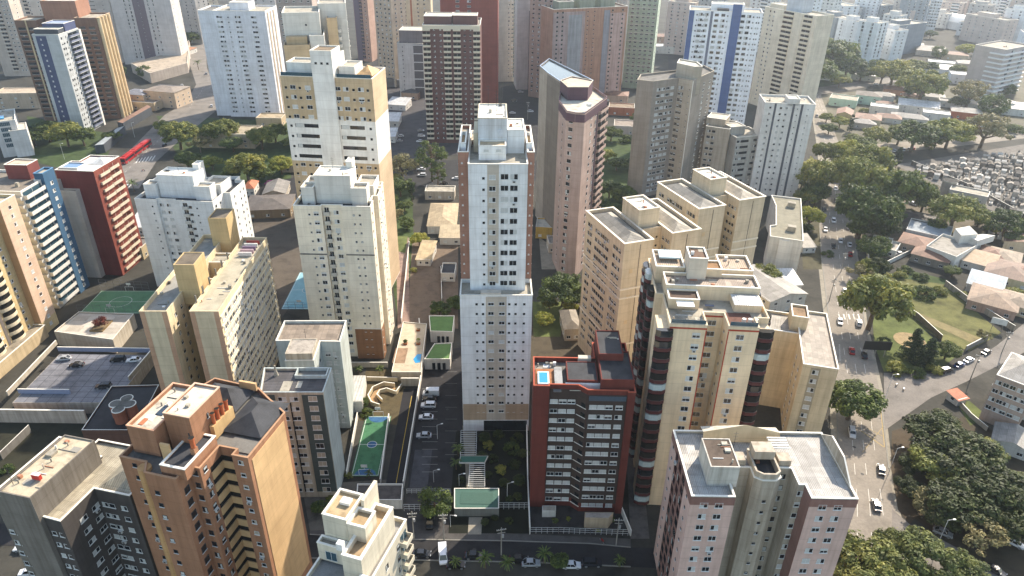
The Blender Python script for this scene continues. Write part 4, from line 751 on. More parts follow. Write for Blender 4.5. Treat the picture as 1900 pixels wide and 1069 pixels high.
PE = wall('d2b59c', .15); OE = wall('b08d68', .15); BE = wall('cdb78a', .2)
s = Bld('apartment_tower', 'peach, orange and beige tower with curved balconies at the left edge', a(10, 430), a(90, 385), 48, 'R')
s.shell([(-28, -34), (-2.4, -34), (-2.4, -1.6), (0, -1.6), (0, 6), (-28, 6)], 0, 48, BE, .9, rough('a89a86'), COPE); s.shell(rect(-28, 1.6, -40, -2.2), 0, 4.6, wall('c2ae8c', .4), .5, rough('8f8574'), COPE); s.pane(s.R(0, -1.6), .02, 7.5, 4.7, 47.8, PE, .05); s.pane(s.face((-2.4, -1.6), (0, -1.6)), .02, 2.4, 4.7, 47.8, OE, .06); rr = rows(1.8, 16, 2.85); f = s.R(-2.4, -34)
s.win(s.R(.02, -1.6), [4], rr, 1.3, 1.2, 'w', vars=(3, 1, 2, 0)); s.win(f, [29.6, 18, 9], rr, 1.1, 1.1, 'w')
def curved(face, s0, s1, zs, dep, mat):
    (ou, ov), (du, dv) = face; L = s1-s0; n = 9; pts = [(L*i/(n-1), -dep*math.sin(math.pi*i/(n-1))**.6) for i in range(n)]; b = MB(); b.prism(pts, -.15, 0, mat)
    for i in range(n-1):
        p, q = pts[i], pts[i+1]; k = .9; b.face([(p[0], p[1], 0), (q[0], q[1], 0), (q[0], q[1], 1.0), (p[0], p[1], 1.0)], mat); b.face([(q[0], q[1]*k, 0), (p[0], p[1]*k, 0), (p[0], p[1]*k, 1.0), (q[0], q[1]*k, 1.0)], mat); b.face([(p[0], p[1], 1), (q[0], q[1], 1), (q[0], q[1]*k, 1), (p[0], p[1]*k, 1)], mat)
    me = b.mesh('balcony'); dd = MB(); dd.box(.3, L-.3, -.05, -.004, .02, 2.2, VOID); dm = dd.mesh('glass_door')
    for z in zs:
        o = bpy.data.objects.new('balcony', me); C.objects.link(o); o.parent = s.root; o.location = (ou+du*s0, ov+dv*s0, z); o.rotation_euler = (0, 0, math.atan2(dv, du)); q = bpy.data.objects.new('glass_door', dm); C.objects.link(q); q.parent = o
for s0 in (21, 11.5, 1.5): curved(f, s0, s0+6.2, [z-.6 for z in rr], 1.5, wall('d8cbb0', .15))
s.pane(f, 19.4, 20.6, 0, 46, plain('6e6660', .8), .08); s.fin()
# far-left modern white building with a roof pool
a = lambda x, y: c('A1', x, y)
s = gen('white modern building with slanted walls and a roof pool at the left edge', a(-60, 900), a(110, 880), z=20, d=26, mat=wall('cfcdca', .2), F=(.5,), win=(5, 2.2, 'g'), name='white_building'); s.box('pool', 1, s.w*.5, 8, 14, 19.2, 19.8, WATER); s.shell(rect(s.w*.6, s.w+4, -3, 12), 0, 15, wall('d2d0cc', .2), .4, CONCL); s.fin()

# ================================================================== HAZY BLOCKS, TOP RIGHT
a = lambda x, y: c('D1', x, y); HW = wall('dcdee0', .2); HG = wall('8f979e', .2); HP = wall('c4b4aa', .2)
D_ = [('white flats with grey glazed front, leftmost of the pale row beyond the trees', (385, 95), (525, 130), (545, 335), HG, (.25, .6), (2.8, 1.4, 'slot'), 18), ('white flats with a single column of windows, second in the pale row', (540, 135), (692, 160), (660, 385), HW, (.2, .75), (1.3, 1.2, 'd'), 16),
      ('white flats with tall dark stair windows, third in the pale row', (690, 150), (835, 172), (760, 450), HW, (.25, .7), (2.0, 2.2, 'd'), 16), ('white flats with little balconies in the pale row beyond the trees', (832, 195), (960, 225), (880, 420), HW, (.2, .5, .8), (1.4, 1.2, 'd'), 14),
      ('slate grey end block with open balconies in the pale row', (960, 190), (1190, 165), (1110, 435), wall('7f8790', .2), (.15, .35), (2.2, 1.3, 'w'), 16), ('pinkish hazy slab dotted with small windows near the right edge', (1475, 100), (1770, 150), (1640, 312), HP, (.15, .3, .5, .7, .85), (1.2, 1.1, 'd'), 18),
      ('hazy white tower at the far right corner', (1770, 60), (1960, 80), (1850, 330), HW, (.3, .6), (1.5, 1.3, 'd'), 18)]
for lb, A, B_, bs, m, F_, wn, d in D_:
    s = gen(lb, a(*A), a(*B_), base=a(*bs), bat='A', d=d, mat=m, F=F_, R=(.3, .7), win=wn, boxes=((.2, .6, .3, .8, 3, None),), group='pale apartment blocks in the hazy distance', name='apartment_block', fl=3.0)
    s.fin()
far = [(290, 30, 420, 75, 22, HG), (440, 10, 590, 45, 26, HW), (620, 60, 760, 95, 14, HW), (770, 25, 850, 40, 24, HG), (855, 45, 935, 60, 16, HW), (975, 62, 1085, 80, 22, HP), (1045, -10, 1210, -5, 34, HG), (1230, -25, 1310, -20, 36, HW), (1330, -15, 1500, 0, 24, HP), (1530, 20, 1660, 30, 26, HP), (1680, -5, 1800, 5, 30, HW), (1820, 0, 1900, 10, 34, HW), (1090, 90, 1200, 100, 12, HW), (720, -30, 800, -20, 26, HW), (1560, -40, 1640, -35, 30, HG)]
nm_ = ('grey', 'white', 'low white', 'slim grey', 'squat white', 'beige', 'broad grey', 'slim white', 'beige', 'pinkish', 'white', 'white', 'low white', 'white', 'grey')
for i, (x0, y0, x1, y1, z, m) in enumerate(far):
    s = gen('hazy %s block among the far roofs, %s from the left' % (nm_[i], ('1st 2nd 3rd 4th 5th 6th 7th 8th 9th 10th 11th 12th 13th 14th 15th'.split())[sorted(range(15), key=lambda k: far[k][0]).index(i)]), a(x0, y0), a(x1, y1), z=z, d=18, mat=m, F=(.15, .4, .65, .88), win=(2.0, 1.4, 'd'), R=(.3, .7), group='pale blocks on the far skyline', name='apartment_block', fl=3.1); s.fin()
# more of the skyline
mr = random.Random(12); WC = (HW, HG, HP, wall('d2d2d0', .2), wall('b4b0ac', .2), wall('a49a92', .25))
ORD = 'nearest the netted tower,behind the green tower,left of the blue striped tower,over the blue striped tower,behind the beige balcony tower,right of the beige balcony tower,above the great tree mass,over the first pale flats,over the second pale flats,over the third pale flats,over the slate block,left of the arched hall,above the arched hall,right of the arched hall,over the pinkish slab,behind the pinkish slab,left of the corner tower,over the corner tower,at the upper right corner'.split(',')
for i, (x0, x1, y0, z, m) in enumerate(((1105, 1150, -30, 62, 5), (1240, 1290, 2, 46, 2), (1300, 1335, -26, 60, 4), (1400, 1440, -45, 66, 3), (1480, 1510, -20, 56, 0), (1515, 1550, -6, 40, 3), (1556, 1600, 12, 22, 1), (1590, 1632, -14, 36, 0), (1640, 1672, 26, 22, 3), (1665, 1700, -22, 40, 4), (1690, 1722, 8, 26, 0), (1722, 1762, 22, 16, 3), (1745, 1790, 2, 24, 2), (1780, 1812, 40, 14, 0), (1800, 1840, 6, 32, 4), (1845, 1880, -16, 40, 3), (1862, 1895, 34, 22, 0), (1880, 1930, -8, 44, 2), (1900, 1960, 60, 24, 0))):
    s = gen('distant %s block %s' % (('white', 'grey', 'pinkish', 'bright white', 'pale grey', 'brownish grey')[m], ORD[i]), (x0, y0), (x1, y0+4), z=z, d=16, mat=WC[m], F=(.18, .42, .66, .88), win=(1.8, 1.3, 'd'), R=(.3, .7), boxes=((.2, .7, .3, .8, mr.uniform(2, 4), None),), group='distant blocks of the skyline', name='apartment_block', fl=3.1)
    if i % 3 == 0: s.balc(s.F(0), s.w*.5, s.w*.82, s.rr, 1.0, .9, WC[0], dmat=GLASSB)
    s.fin()
for lb, x0, x1, y0, z, m in (('distant tan tower between the white stepped tower and the narrow striped one', 690, 722, -40, 76, wall('b3a28e', .25)), ('distant grey slab left of the plain red walled tower', 880, 912, -60, 80, wall('9a9896', .25)), ('distant pale tower behind the plain white tower', 440, 500, -70, 84, wall('b8b4b0', .2)), ('distant grey tower behind the podium tower', 300, 350, -60, 66, wall('a8a4a0', .2)), ('distant cream tower right of the podium tower', 348, 372, -30, 50, wall('b9b0a0', .2)), ('distant tan tower behind the purple tower', 985, 1030, -50, 84, wall('a58f82', .3))):
    s = gen(lb, (x0, y0), (x1, y0+3), z=z, d=16, mat=m, F=(.15, .4, .65, .88), win=(1.5, 1.2, 'd'), R=(.3, .7), group='distant blocks of the skyline'); s.fin()
# white balcony tower at the right edge
s = gen('white tower of projecting slab balconies at the right edge', a(1770, 365), a(1960, 330), base=a(1760, 745), bat='A', d=22, mat=wall('b5aaa4', .2), F=(.3, .7), win=(4, 1.6, 'd'), name='apartment_tower', fl=3.3)
for z in s.rr: s.box('balcony', -1.6, s.w, -1.6, 10, z-1.0, z-.1, plain('dcdcda', .6))
s.fin()
# arched hall
p, q = at(*a(1235, 190)), at(*a(1480, 235)); root = empty('arched_hall', p, math.atan2((q-p).y, (q-p).x)); tag(root, 'hall under a bright white barrel roof among the far blocks', 'building'); L = (q-p).length
b = MB(); n = 10; Rr = [(-2+26*i/n, 8+7*math.sin(math.pi*i/n)) for i in range(n+1)]
for i in range(n): b.face([(0, Rr[i][0], Rr[i][1]), (L, Rr[i][0], Rr[i][1]), (L, Rr[i+1][0], Rr[i+1][1]), (0, Rr[i+1][0], Rr[i+1][1])], plain('e4e2dc', .5))
b.build('roof', root); b = MB(); b.box(0.2, L-.2, -1.9, 23.9, 0, 8, HW); b.build('wall', root)
# ================================================================== GROUND, ROADS, LOTS
def sheet(name, pts, mat, z, kind='structure', zt=None):
    """flat sheet through picture points taken at ground level"""
    b = MB(); P = [at(*p, zt or 0) for p in pts]; P = [(p.x, p.y, z) for p in P]
    ar = sum(P[i][0]*P[(i+1) % len(P)][1]-P[(i+1) % len(P)][0]*P[i][1] for i in range(len(P)))
    b.face(P if ar > 0 else P[::-1], mat); o = b.build(name); tag(o, kind=kind); return o
def kerb(name, pts, mat=None, h=.14, w=.3):
    b = MB()
    for p, q in zip(pts, pts[1:]):
        P, Q = at(*p), at(*q); d = (Q-P).normalized(); n = Vector((-d.y, d.x, 0))*w/2
        b.prism([tuple((P-n)[:2]), tuple((Q-n)[:2]), tuple((Q+n)[:2]), tuple((P+n)[:2])], 0, h, mat or plain('7d7a72', .8))
    tag(b.build(name), kind='structure')
b = MB(); n = 60
GR = rough('3e3c36', .5, .06, .95, 1.35, 'ground')
b.face([(-3000, -300, 0), (3000, -300, 0), (3000, 4500, 0), (-3000, 4500, 0)], GR); tag(b.build('ground'), kind='structure')
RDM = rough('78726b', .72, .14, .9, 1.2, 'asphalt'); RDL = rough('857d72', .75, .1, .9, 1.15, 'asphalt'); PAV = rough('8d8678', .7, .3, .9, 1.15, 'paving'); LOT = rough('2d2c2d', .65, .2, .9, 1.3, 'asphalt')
AVL = [(1548, 1075), (1560, 930), (1554, 800), (1549, 690), (1538, 590), (1527, 500), (1521, 430), (1528, 340), (1518, 260), (1506, 195), (1500, 165)]
AVR = [(1690, 1075), (1662, 948), (1649, 870), (1641, 800), (1632, 725), (1616, 650), (1604, 600), (1599, 550), (1590, 490), (1580, 420), (1570, 340), (1558, 270), (1530, 195), (1518, 165)]
sheet('pavement', [(x-11*(y/700), y) for x, y in AVL]+[(x+6*(y/700), y) for x, y in AVR[::-1]], PAV, .02)
sheet('avenue', AVL+AVR[::-1], RDL, .05); kerb('kerb', AVL[:8]); kerb('kerb', AVR[2:5]); kerb('kerb', AVR[5:10])
sheet('side_street', [(1640, 692), (1738, 694), (1799, 674), (1850, 641), (1905, 596), (1980, 530), (1980, 600), (1905, 652), (1794, 708), (1728, 738), (1640, 800)], RDM, .065)
sheet('side_street', [(1655, 945), (1690, 975), (1740, 998), (1800, 1030), (1860, 1075), (1700, 1085), (1655, 1010)], RDM, .065)
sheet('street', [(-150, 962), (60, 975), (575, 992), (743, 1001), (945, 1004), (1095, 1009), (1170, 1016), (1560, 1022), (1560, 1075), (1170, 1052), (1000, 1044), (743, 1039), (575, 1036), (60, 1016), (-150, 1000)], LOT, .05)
sheet('pavement', [(575, 978), (743, 988), (945, 990), (1170, 1000), (1170, 1016), (1095, 1009), (945, 1004), (743, 1001), (575, 992)], rough('504d4a', .7, .3), .04); kerb('kerb', [(575, 992), (743, 1001), (945, 1004), (1095, 1009), (1170, 1016)]); kerb('kerb', [(575, 1036), (743, 1039), (1000, 1044), (1170, 1052)])
sheet('avenue', [(190, 350), (215, 305), (306, 213), (346, 190), (364, 157), (352, 120), (350, 60), (372, 18), (392, 18), (380, 60), (384, 126), (396, 157), (405, 202), (332, 262), (290, 300), (258, 350)], RDM, .05)
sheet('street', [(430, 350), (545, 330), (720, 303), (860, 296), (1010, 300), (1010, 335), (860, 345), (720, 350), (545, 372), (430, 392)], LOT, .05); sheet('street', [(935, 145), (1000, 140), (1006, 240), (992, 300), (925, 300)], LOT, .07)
sheet('street', [(1520, 292), (1640, 284), (1760, 274), (1900, 257), (2000, 246), (2000, 236), (1900, 243), (1850, 249), (1700, 262), (1600, 270), (1520, 278)], RDL, .06); sheet('street', [(1480, 168), (1560, 156), (1640, 146), (1700, 138), (1700, 146), (1640, 156), (1560, 170), (1480, 182)], RDM, .06)
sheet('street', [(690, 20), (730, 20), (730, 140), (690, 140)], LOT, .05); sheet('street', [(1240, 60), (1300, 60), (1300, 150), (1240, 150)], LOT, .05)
# road markings
def dash(pts, on=2.5, off=4.0, w=.14, mat=None, z=.075, name='lane_marking'):
    b = MB(); mt = mat or plain('cfcbc0', .8)
    for p, q in zip(pts, pts[1:]):
        P, Q = at(*p), at(*q); L = (Q-P).length; d = (Q-P)/L; n = Vector((-d.y, d.x, 0))*w/2; t = 0.0
        while t < L:
            a_, b_ = P+d*t, P+d*min(L, t+on); b.face([((a_-n).x, (a_-n).y, z), ((b_-n).x, (b_-n).y, z), ((b_+n).x, (b_+n).y, z), ((a_+n).x, (a_+n).y, z)], mt); t += on+off
    tag(b.build(name), kind='structure')
def mid(f): return [(a_[0]+(b_[0]-a_[0])*f, a_[1]+(b_[1]-a_[1])*f) for a_, b_ in zip(AVL, [(1690, 1075), (1662, 930), (1641, 800), (1626, 690), (1602, 590), (1592, 500), (1581, 430), (1570, 340), (1558, 260), (1530, 195), (1518, 165)])]
for f in (.3, .52, .74): dash(mid(f), 4.5, 5.5, .12)
dash([(1598, 800), (1640, 830)], 30, 1, .3, plain('a58f5c', .8)); dash([(1640, 790), (1600, 840)], 30, 1, .15, plain('a58f5c', .8)); dash([(1610, 795), (1642, 812)], 30, 1, .15, plain('a58f5c', .8)); dash([(1632, 740), (1641, 830)], 30, 1, .2, plain('a58f5c', .8))
for k in range(5): dash([(1556+9*k, 583), (1559+9*k, 593)], 30, 1, .5)
for k in range(6): dash([(252+6*k, 303-1.0*k), (258+6*k, 294-1.0*k)], 30, 1, .6)
dash([(232, 320), (300, 255)], 2.5, 4, .15); dash([(352, 200), (380, 160)], 2.5, 4, .15)
# lawns and lots
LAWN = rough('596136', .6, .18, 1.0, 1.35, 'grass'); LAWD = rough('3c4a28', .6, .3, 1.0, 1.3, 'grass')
sheet('lawn', [(1648, 515), (1700, 520), (1752, 528), (1858, 618), (1798, 652), (1746, 632), (1660, 575)], rough('62613a', .55, .14, 1.0, 1.4, 'grass'), .04)
sheet('lawn', [(1618, 575), (1655, 560), (1745, 638), (1782, 655), (1742, 688), (1640, 690), (1622, 640)], LAWN, .05); sheet('dirt_path', [(1668, 574), (1690, 575), (1830, 632), (1815, 642)], rough('7b704c', .7, .4), .055)
b = MB(); p = at(1688, 632); b.cyl(p.x, p.y, 0, .07, 5.2, rough('93805e', .75, .4), 24); tag(b.build('sand_circle'), kind='structure')
sheet('yard', [(1480, 300), (1530, 296), (1520, 420), (1525, 500), (1490, 500)], rough('4a4632', .6, .3), .03); sheet('yard', [(1600, 290), (1700, 310), (1860, 410), (1760, 470), (1640, 480), (1595, 440)], rough('5d5444', .6, .2), .03)
sheet('cemetery_ground', [(1660, 306), (1760, 290), (1900, 268), (2010, 255), (2010, 460), (1900, 420), (1800, 372)], rough('6a655f', .6, .4), .04); sheet('cemetery_path', [(1712, 300), (1724, 298), (1960, 415), (1960, 432)], rough('5a5853'), .05)
sheet('yard', [(1690, 800), (1800, 770), (1990, 900), (1990, 1075), (1870, 1075), (1740, 995), (1668, 940)], rough('40382a', .6, .3), .03); sheet('verge', [(1655, 800), (1690, 790), (1700, 960), (1688, 972), (1666, 946), (1653, 868)], rough('4a3f30', .6, .4), .045); sheet('lawn', [(1770, 740), (1800, 745), (1835, 775), (1800, 790)], LAWN, .05)
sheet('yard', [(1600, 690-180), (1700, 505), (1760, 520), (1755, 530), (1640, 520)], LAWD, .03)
sheet('parking_lot', [(783, 655), (856, 645), (858, 800), (850, 905), (838, 905), (757, 905), (765, 800)], rough('312f30', .6, .3), .04)
sheet('driveway', [(749, 722), (778, 722), (752, 897), (716, 897)], rough('272629', .75, .3), .05); dash([(764, 735), (735, 897)], 40, 1, .16, plain('b89a3c', .8)); sheet('driveway', [(770, 835), (802, 835), (793, 905), (760, 905)], rough('4a494c'), .05); sheet('pavement', [(757, 905), (838, 905), (832, 990), (745, 990)], rough('454240'), .05)
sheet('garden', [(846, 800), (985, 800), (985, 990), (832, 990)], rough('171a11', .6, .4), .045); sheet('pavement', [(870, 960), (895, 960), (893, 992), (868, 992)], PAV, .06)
sheet('garden_path', [(858, 790), (883, 790), (878, 905), (866, 905)], PAV, .055)
sheet('forecourt', [(983, 940), (1165, 945), (1165, 995), (983, 990)], rough('393634'), .05); sheet('driveway', [(1160, 800), (1185, 800), (1205, 1000), (1170, 1000)], rough('5a5653'), .06)
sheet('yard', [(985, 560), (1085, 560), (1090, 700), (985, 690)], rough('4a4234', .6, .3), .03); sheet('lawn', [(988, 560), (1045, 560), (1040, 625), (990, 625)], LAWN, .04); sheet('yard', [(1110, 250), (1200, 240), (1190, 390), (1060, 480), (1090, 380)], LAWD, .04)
sheet('driveway', [(1000, 440), (1055, 480), (1050, 500), (1005, 500)], PAV, .05)
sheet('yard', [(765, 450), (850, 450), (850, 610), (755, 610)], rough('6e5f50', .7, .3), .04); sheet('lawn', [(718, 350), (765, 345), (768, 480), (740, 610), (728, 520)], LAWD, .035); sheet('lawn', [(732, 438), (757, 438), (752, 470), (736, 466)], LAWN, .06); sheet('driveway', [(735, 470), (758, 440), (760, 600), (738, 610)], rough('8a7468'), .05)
sheet('garden', [(680, 680), (755, 690), (745, 790), (665, 780)], rough('544a34', .6, .5), .035); sheet('yard', [(0, 780), (240, 780), (200, 870), (0, 900)], rough('2f2e22', .6, .3), .04); sheet('pavement', [(560, 900), (720, 890), (735, 975), (575, 985)], rough('5e5a52'), .045)
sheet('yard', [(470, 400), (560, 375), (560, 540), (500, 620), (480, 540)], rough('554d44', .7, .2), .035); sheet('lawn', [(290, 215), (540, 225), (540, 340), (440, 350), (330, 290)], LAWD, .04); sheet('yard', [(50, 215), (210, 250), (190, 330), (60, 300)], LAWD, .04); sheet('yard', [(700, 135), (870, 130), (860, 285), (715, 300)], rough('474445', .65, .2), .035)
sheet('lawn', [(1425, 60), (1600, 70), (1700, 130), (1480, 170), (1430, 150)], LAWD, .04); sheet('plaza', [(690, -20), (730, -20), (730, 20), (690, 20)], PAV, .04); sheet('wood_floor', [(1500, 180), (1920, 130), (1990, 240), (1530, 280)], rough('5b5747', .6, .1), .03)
for k in range(12): dash([(783, 722+14*k), (812, 722+14*k)], 30, 1, .12, plain('8f8e88', .8), .06)
for k in range(9): dash([(826, 668+22*k), (848, 668+22*k)], 30, 1, .12, plain('7f7e78', .8), .06)
for k in range(14): dash([(1556+.1*k, 640+2.2*k), (1560+.1*k, 640+2.2*k)], .5, 1, .2)
def manholes(pts):
    b = MB()
    for x, y in pts: p = at(x, y); b.cyl(p.x, p.y, .06, .078, .45, plain('3a3836', .7), 10)
    tag(b.build('manhole'), kind='structure')
manholes(((1600, 880), (1585, 830), (1610, 760), (1580, 620), (830, 760), (820, 700), (880, 1020), (1010, 1024), (700, 1018)))
# sports courts
def court(name, label, P, mats, lines=True, group=None):
    q = [at(*p) for p in P]; o = sum(q, Vector())/4; u = (q[1]-q[0]).normalized(); v = Vector((-u.y, u.x, 0)); w = (q[1]-q[0]).length; d = abs((q[3]-q[0]).dot(v)); root = empty(name, (q[0].x, q[0].y, .05), math.atan2(u.y, u.x)); tag(root, label, 'sports court', group)
    b = MB(); b.box(0, w, 0, d, 0, .05, mats[0]); b.build('surface', root)
    for f in (0.0, 1.0):
        b = MB(); nn = 14; yy = .35 if f == 0 else d-.35; sg = 1 if f == 0 else -1; b.face([(w/2+w*.38*math.cos(math.pi*i/nn), yy+sg*w*.34*math.sin(math.pi*i/nn), .056) for i in range(nn+1)][::sg], mats[1]); b.build('goal_area', root)
    b = MB(); b.cyl(w/2, d/2, .051, .06, w*.17, mats[1], 20); b.build('centre_circle', root)
    b = MB(); lm = plain('dcdcd8', .7)
    for x in (.25, w-.35): b.box(x, x+.12, .25, d-.25, .061, .066, lm)
    for y in (.25, d/2-.06, d-.37): b.box(.38, w-.38, y, y+.12, .061, .066, lm)
    nn = 24; r0, r1 = w*.17, w*.17+.12
    for i in range(nn):
        a0, a1 = 2*math.pi*i/nn, 2*math.pi*(i+1)/nn; b.face([(w/2+r0*math.cos(a0), d/2+r0*math.sin(a0), .064), (w/2+r1*math.cos(a0), d/2+r1*math.sin(a0), .064), (w/2+r1*math.cos(a1), d/2+r1*math.sin(a1), .064), (w/2+r0*math.cos(a1), d/2+r0*math.sin(a1), .064)], lm)
    b.build('lines', root)
    for y in (.4, d-.4):
        b = MB(); g = plain('d8d8d4', .5)
        for x in (w/2-1.5, w/2+1.5): b.tube((x, y, 0), (x, y, 2), .06, .06, g)
        b.tube((w/2-1.5, y, 2), (w/2+1.5, y, 2), .06, .06, g); b.tube((w/2, y, 2), (w/2, y, 2.9), .06, .06, g); b.box(w/2-.8, w/2+.8, y-.04, y+.04, 2.7, 3.6, g); b.build('goal', root)
    return root, w, d
court('sports_court', 'green court with blue circles beside the ramp at bottom centre', [(650.5, 884), (703, 884), (717.6, 772.5), (669.6, 772.5)], (rough('40704f', .7, .5, .8, 1.15), rough('355f86', .75, .5, .8, 1.15)))
court('sports_court', 'pale blue court behind the cream penthouse tower', [(522, 574), (590, 574), (600, 506), (540, 506)], (rough('7fa9b4', .9, .3, .8, 1.1), rough('6d9cab', .9, .3)))
court('sports_court', 'green court in front of the blue tower, behind the white podium', [(147, 582), (262, 582), (276, 543), (187, 540)], (rough('557d5c', .85, .3, .8, 1.1), rough('5a8261', .9, .3)))
# ---- small structures: walls, podiums, club houses
def block(name, label, P, z0, z1, mat, top=None, cat='building', group=None, par=0, extra=None):
    """flat-roofed volume whose roof corners lie at these picture points"""
    q = [at(*p, z1) for p in P]; o = sum(q, Vector())/len(q); root = empty(name, (o.x, o.y, 0)); tag(root, label, cat, group); pl = [((p-o).x, (p-o).y) for p in q]
    if sum(pl[i][0]*pl[(i+1) % len(pl)][1]-pl[(i+1) % len(pl)][0]*pl[i][1] for i in range(len(pl))) < 0: pl = pl[::-1]
    b = MB(); b.prism(pl, z0, z1-.02, mat); b.build('wall', root); b = MB(); b.prism(inset(pl, .18), z1-.02, z1+.02, top or CONC); b.build('roof', root)
    if par:
        ip = inset(pl, .22); b = MB(); k = len(pl)
        for i in range(k):
            j = (i+1) % k
            for A_, B_, zz in ((pl, pl, 0), ):
                b.face([(*pl[i], z1-.02), (*pl[j], z1-.02), (*pl[j], z1+par), (*pl[i], z1+par)], mat); b.face([(*pl[i], z1+par), (*pl[j], z1+par), (*ip[j], z1+par), (*ip[i], z1+par)], COPE); b.face([(*ip[j], z1), (*ip[i], z1), (*ip[i], z1+par), (*ip[j], z1+par)], mat)
        b.build('parapet', root)
    return root
def wallseg(label, P, h, mat, w=.25, name='wall', cat='wall', group=None, zb=0):
    q = [at(*p, zb) for p in P]; o = q[0]; b = MB()
    for A_, B_ in zip(q, q[1:]):
        d = (B_-A_).normalized(); n = Vector((-d.y, d.x, 0))*w/2
        b.prism([tuple((A_-n-o)[:2]), tuple((B_-n-o)[:2]), tuple((B_+n-o)[:2]), tuple((A_+n-o)[:2])], zb, zb+h, mat, COPE)
    ob = b.build(name); ob.location = (o.x, o.y, 0); tag(ob, label, cat, group); return ob
def railing(label, P, h, name='fence', mat=None, step=1.2, group=None, zb=0, post=.05):
    q = [at(*p, zb) for p in P]; o = q[0]; root = empty(name, (o.x, o.y, zb)); tag(root, label, 'fence', group); mt = mat or plain('cfcfca', .6); b = MB(); b2 = MB()
    for A_, B_ in zip(q, q[1:]):
        L = (B_-A_).length; n = max(1, int(L/step))
        for i in range(n+1): p = A_+(B_-A_)*i/n-o; b.tube((p.x, p.y, 0), (p.x, p.y, h), post, post, mt, 4)
        for zz in (h*.35, h*.7, h): b2.tube((*(A_-o)[:2], zz), (*(B_-o)[:2], zz), post*.8, post*.8, mt, 4)
    b.build('posts', root); b2.build('rails', root); return root
PW_ = wall('b4aa9a', .4); WW = wall('cfcbc2', .3); a = lambda x, y: c('A3', x, y)
r = block('podium', 'white podium deck with a planted opening and red-leaved tree, in front of the green court', [a(400, 345), a(580, 200), a(985, 215), a(830, 405)], 0, 5, PW_, rough('b8b0a4', .8, .3), 'podium', par=.5)
for k, (x0, y0) in enumerate(((600, 240), (550, 315), (890, 245), (820, 330))): p = at(*a(x0, y0), 5)-Vector(r.location); b = MB(); b.box(p.x-2.4, p.x+2.4, p.y-1.7, p.y+1.7, 5.02, 5.07, rough('a89f92', .85, .4)); b.build('paving_panel', r)
p = at(*a(745, 300), 5)-Vector(r.location); b = MB(); b.box(p.x-2.2, p.x+2.2, p.y-3.4, p.y+3.4, 5.02, 5.5, rough('80683f', .6, .5), SOIL); b.build('planter', r)
r = block('parking_deck', 'open parking deck with worn slab joints below the left towers', [a(90, 860), a(440, 500), a(1110, 510), a(840, 860)], 0, 4, wall('b3a89a', .5), rough('75757a', .6, .12, .9, 1.3), 'parking deck')
b = MB(); jm = plain('3d3d40', .9); rl = Vector(r.location)
for k in range(1, 9):
    for A_, B_ in (((90+(440-90)*k/9, 860-360*k/9), (840+(1110-840)*k/9, 860-350*k/9)), ((90+750*k/9, 860), (440+670*k/9, 500+10*k/9))):
        A_, B_ = at(*a(*A_), 4)-rl, at(*a(*B_), 4)-rl; d = (B_-A_).normalized(); n = Vector((-d.y, d.x, 0))*.07; b.face([((A_-n).x, (A_-n).y, 4.03), ((B_-n).x, (B_-n).y, 4.03), ((B_+n).x, (B_+n).y, 4.03), ((A_+n).x, (A_+n).y, 4.03)], jm)
b.build('slab_joints', r)
for P, lb in ((( (430, 480), (1110, 490)), 'blue grey wall with a yellow coping behind the parking deck'), (((140, 790), (520, 795)), 'low blue grey wall with a yellow coping at the front of the parking deck'), (((60, 810), (420, 430)), 'pale raised parapet wall between the beige tower and the parking deck'), (((950, 700), (1120, 500)), 'sloping wall with yellow coping at the right of the parking deck')): wallseg(lb, [a(*p) for p in P], 1.6, plain('8088a0', .8) if 'blue' in lb else PW_, .35, zb=4)
r = block('low_building', 'flat black bitumen roof below the terracotta tower, carrying a clover-shaped tank', [a(600, 1069), a(820, 745), a(1170, 735), a(1000, 1069)], 0, 7, wall('6a4c40', .3), rough('242428', .6, .3, .5, 1.6), 'building', par=.4)
p = at(*a(900, 870), 11); root = empty('water_tank', (p.x, p.y, 7)); tag(root, 'terracotta clover-shaped water tank on the black roof', 'water tank'); b = MB(); t2 = MB()
for dx, dy in ((1.9, 0), (-1.9, 0), (0, 2.4), (0, -2.4)): b.cyl(dx, dy, 0, 4, 1.6, wall('9a5f4a', .3), 16, top=CONCD); t2.cyl(dx, dy, 4.002, 4.15, 1.72, COPE, 16); t2.cyl(dx, dy, 4.151, 4.18, 1.45, CONCD, 16)
b.box(-1.9, 1.9, -1.4, 1.4, .01, 3.99, wall('9a5f4a', .3)); t2.box(-1.7, 1.7, -1.3, 1.3, 4.152, 4.185, CONCD); b.build('tank', root); t2.build('rim', root)
wallseg('long weathered pink-white wall below the parking deck', [c('A3', -80, 1000), c('A3', 650, 1010)], 4.6, wall('b9a798', .7), .5, zb=0); wallseg('old grey plank wall in the dark yard at the left edge', [c('A4', 20, 215), c('A4', 230, 10)], 2.6, wall('7a7670', .6), .2)
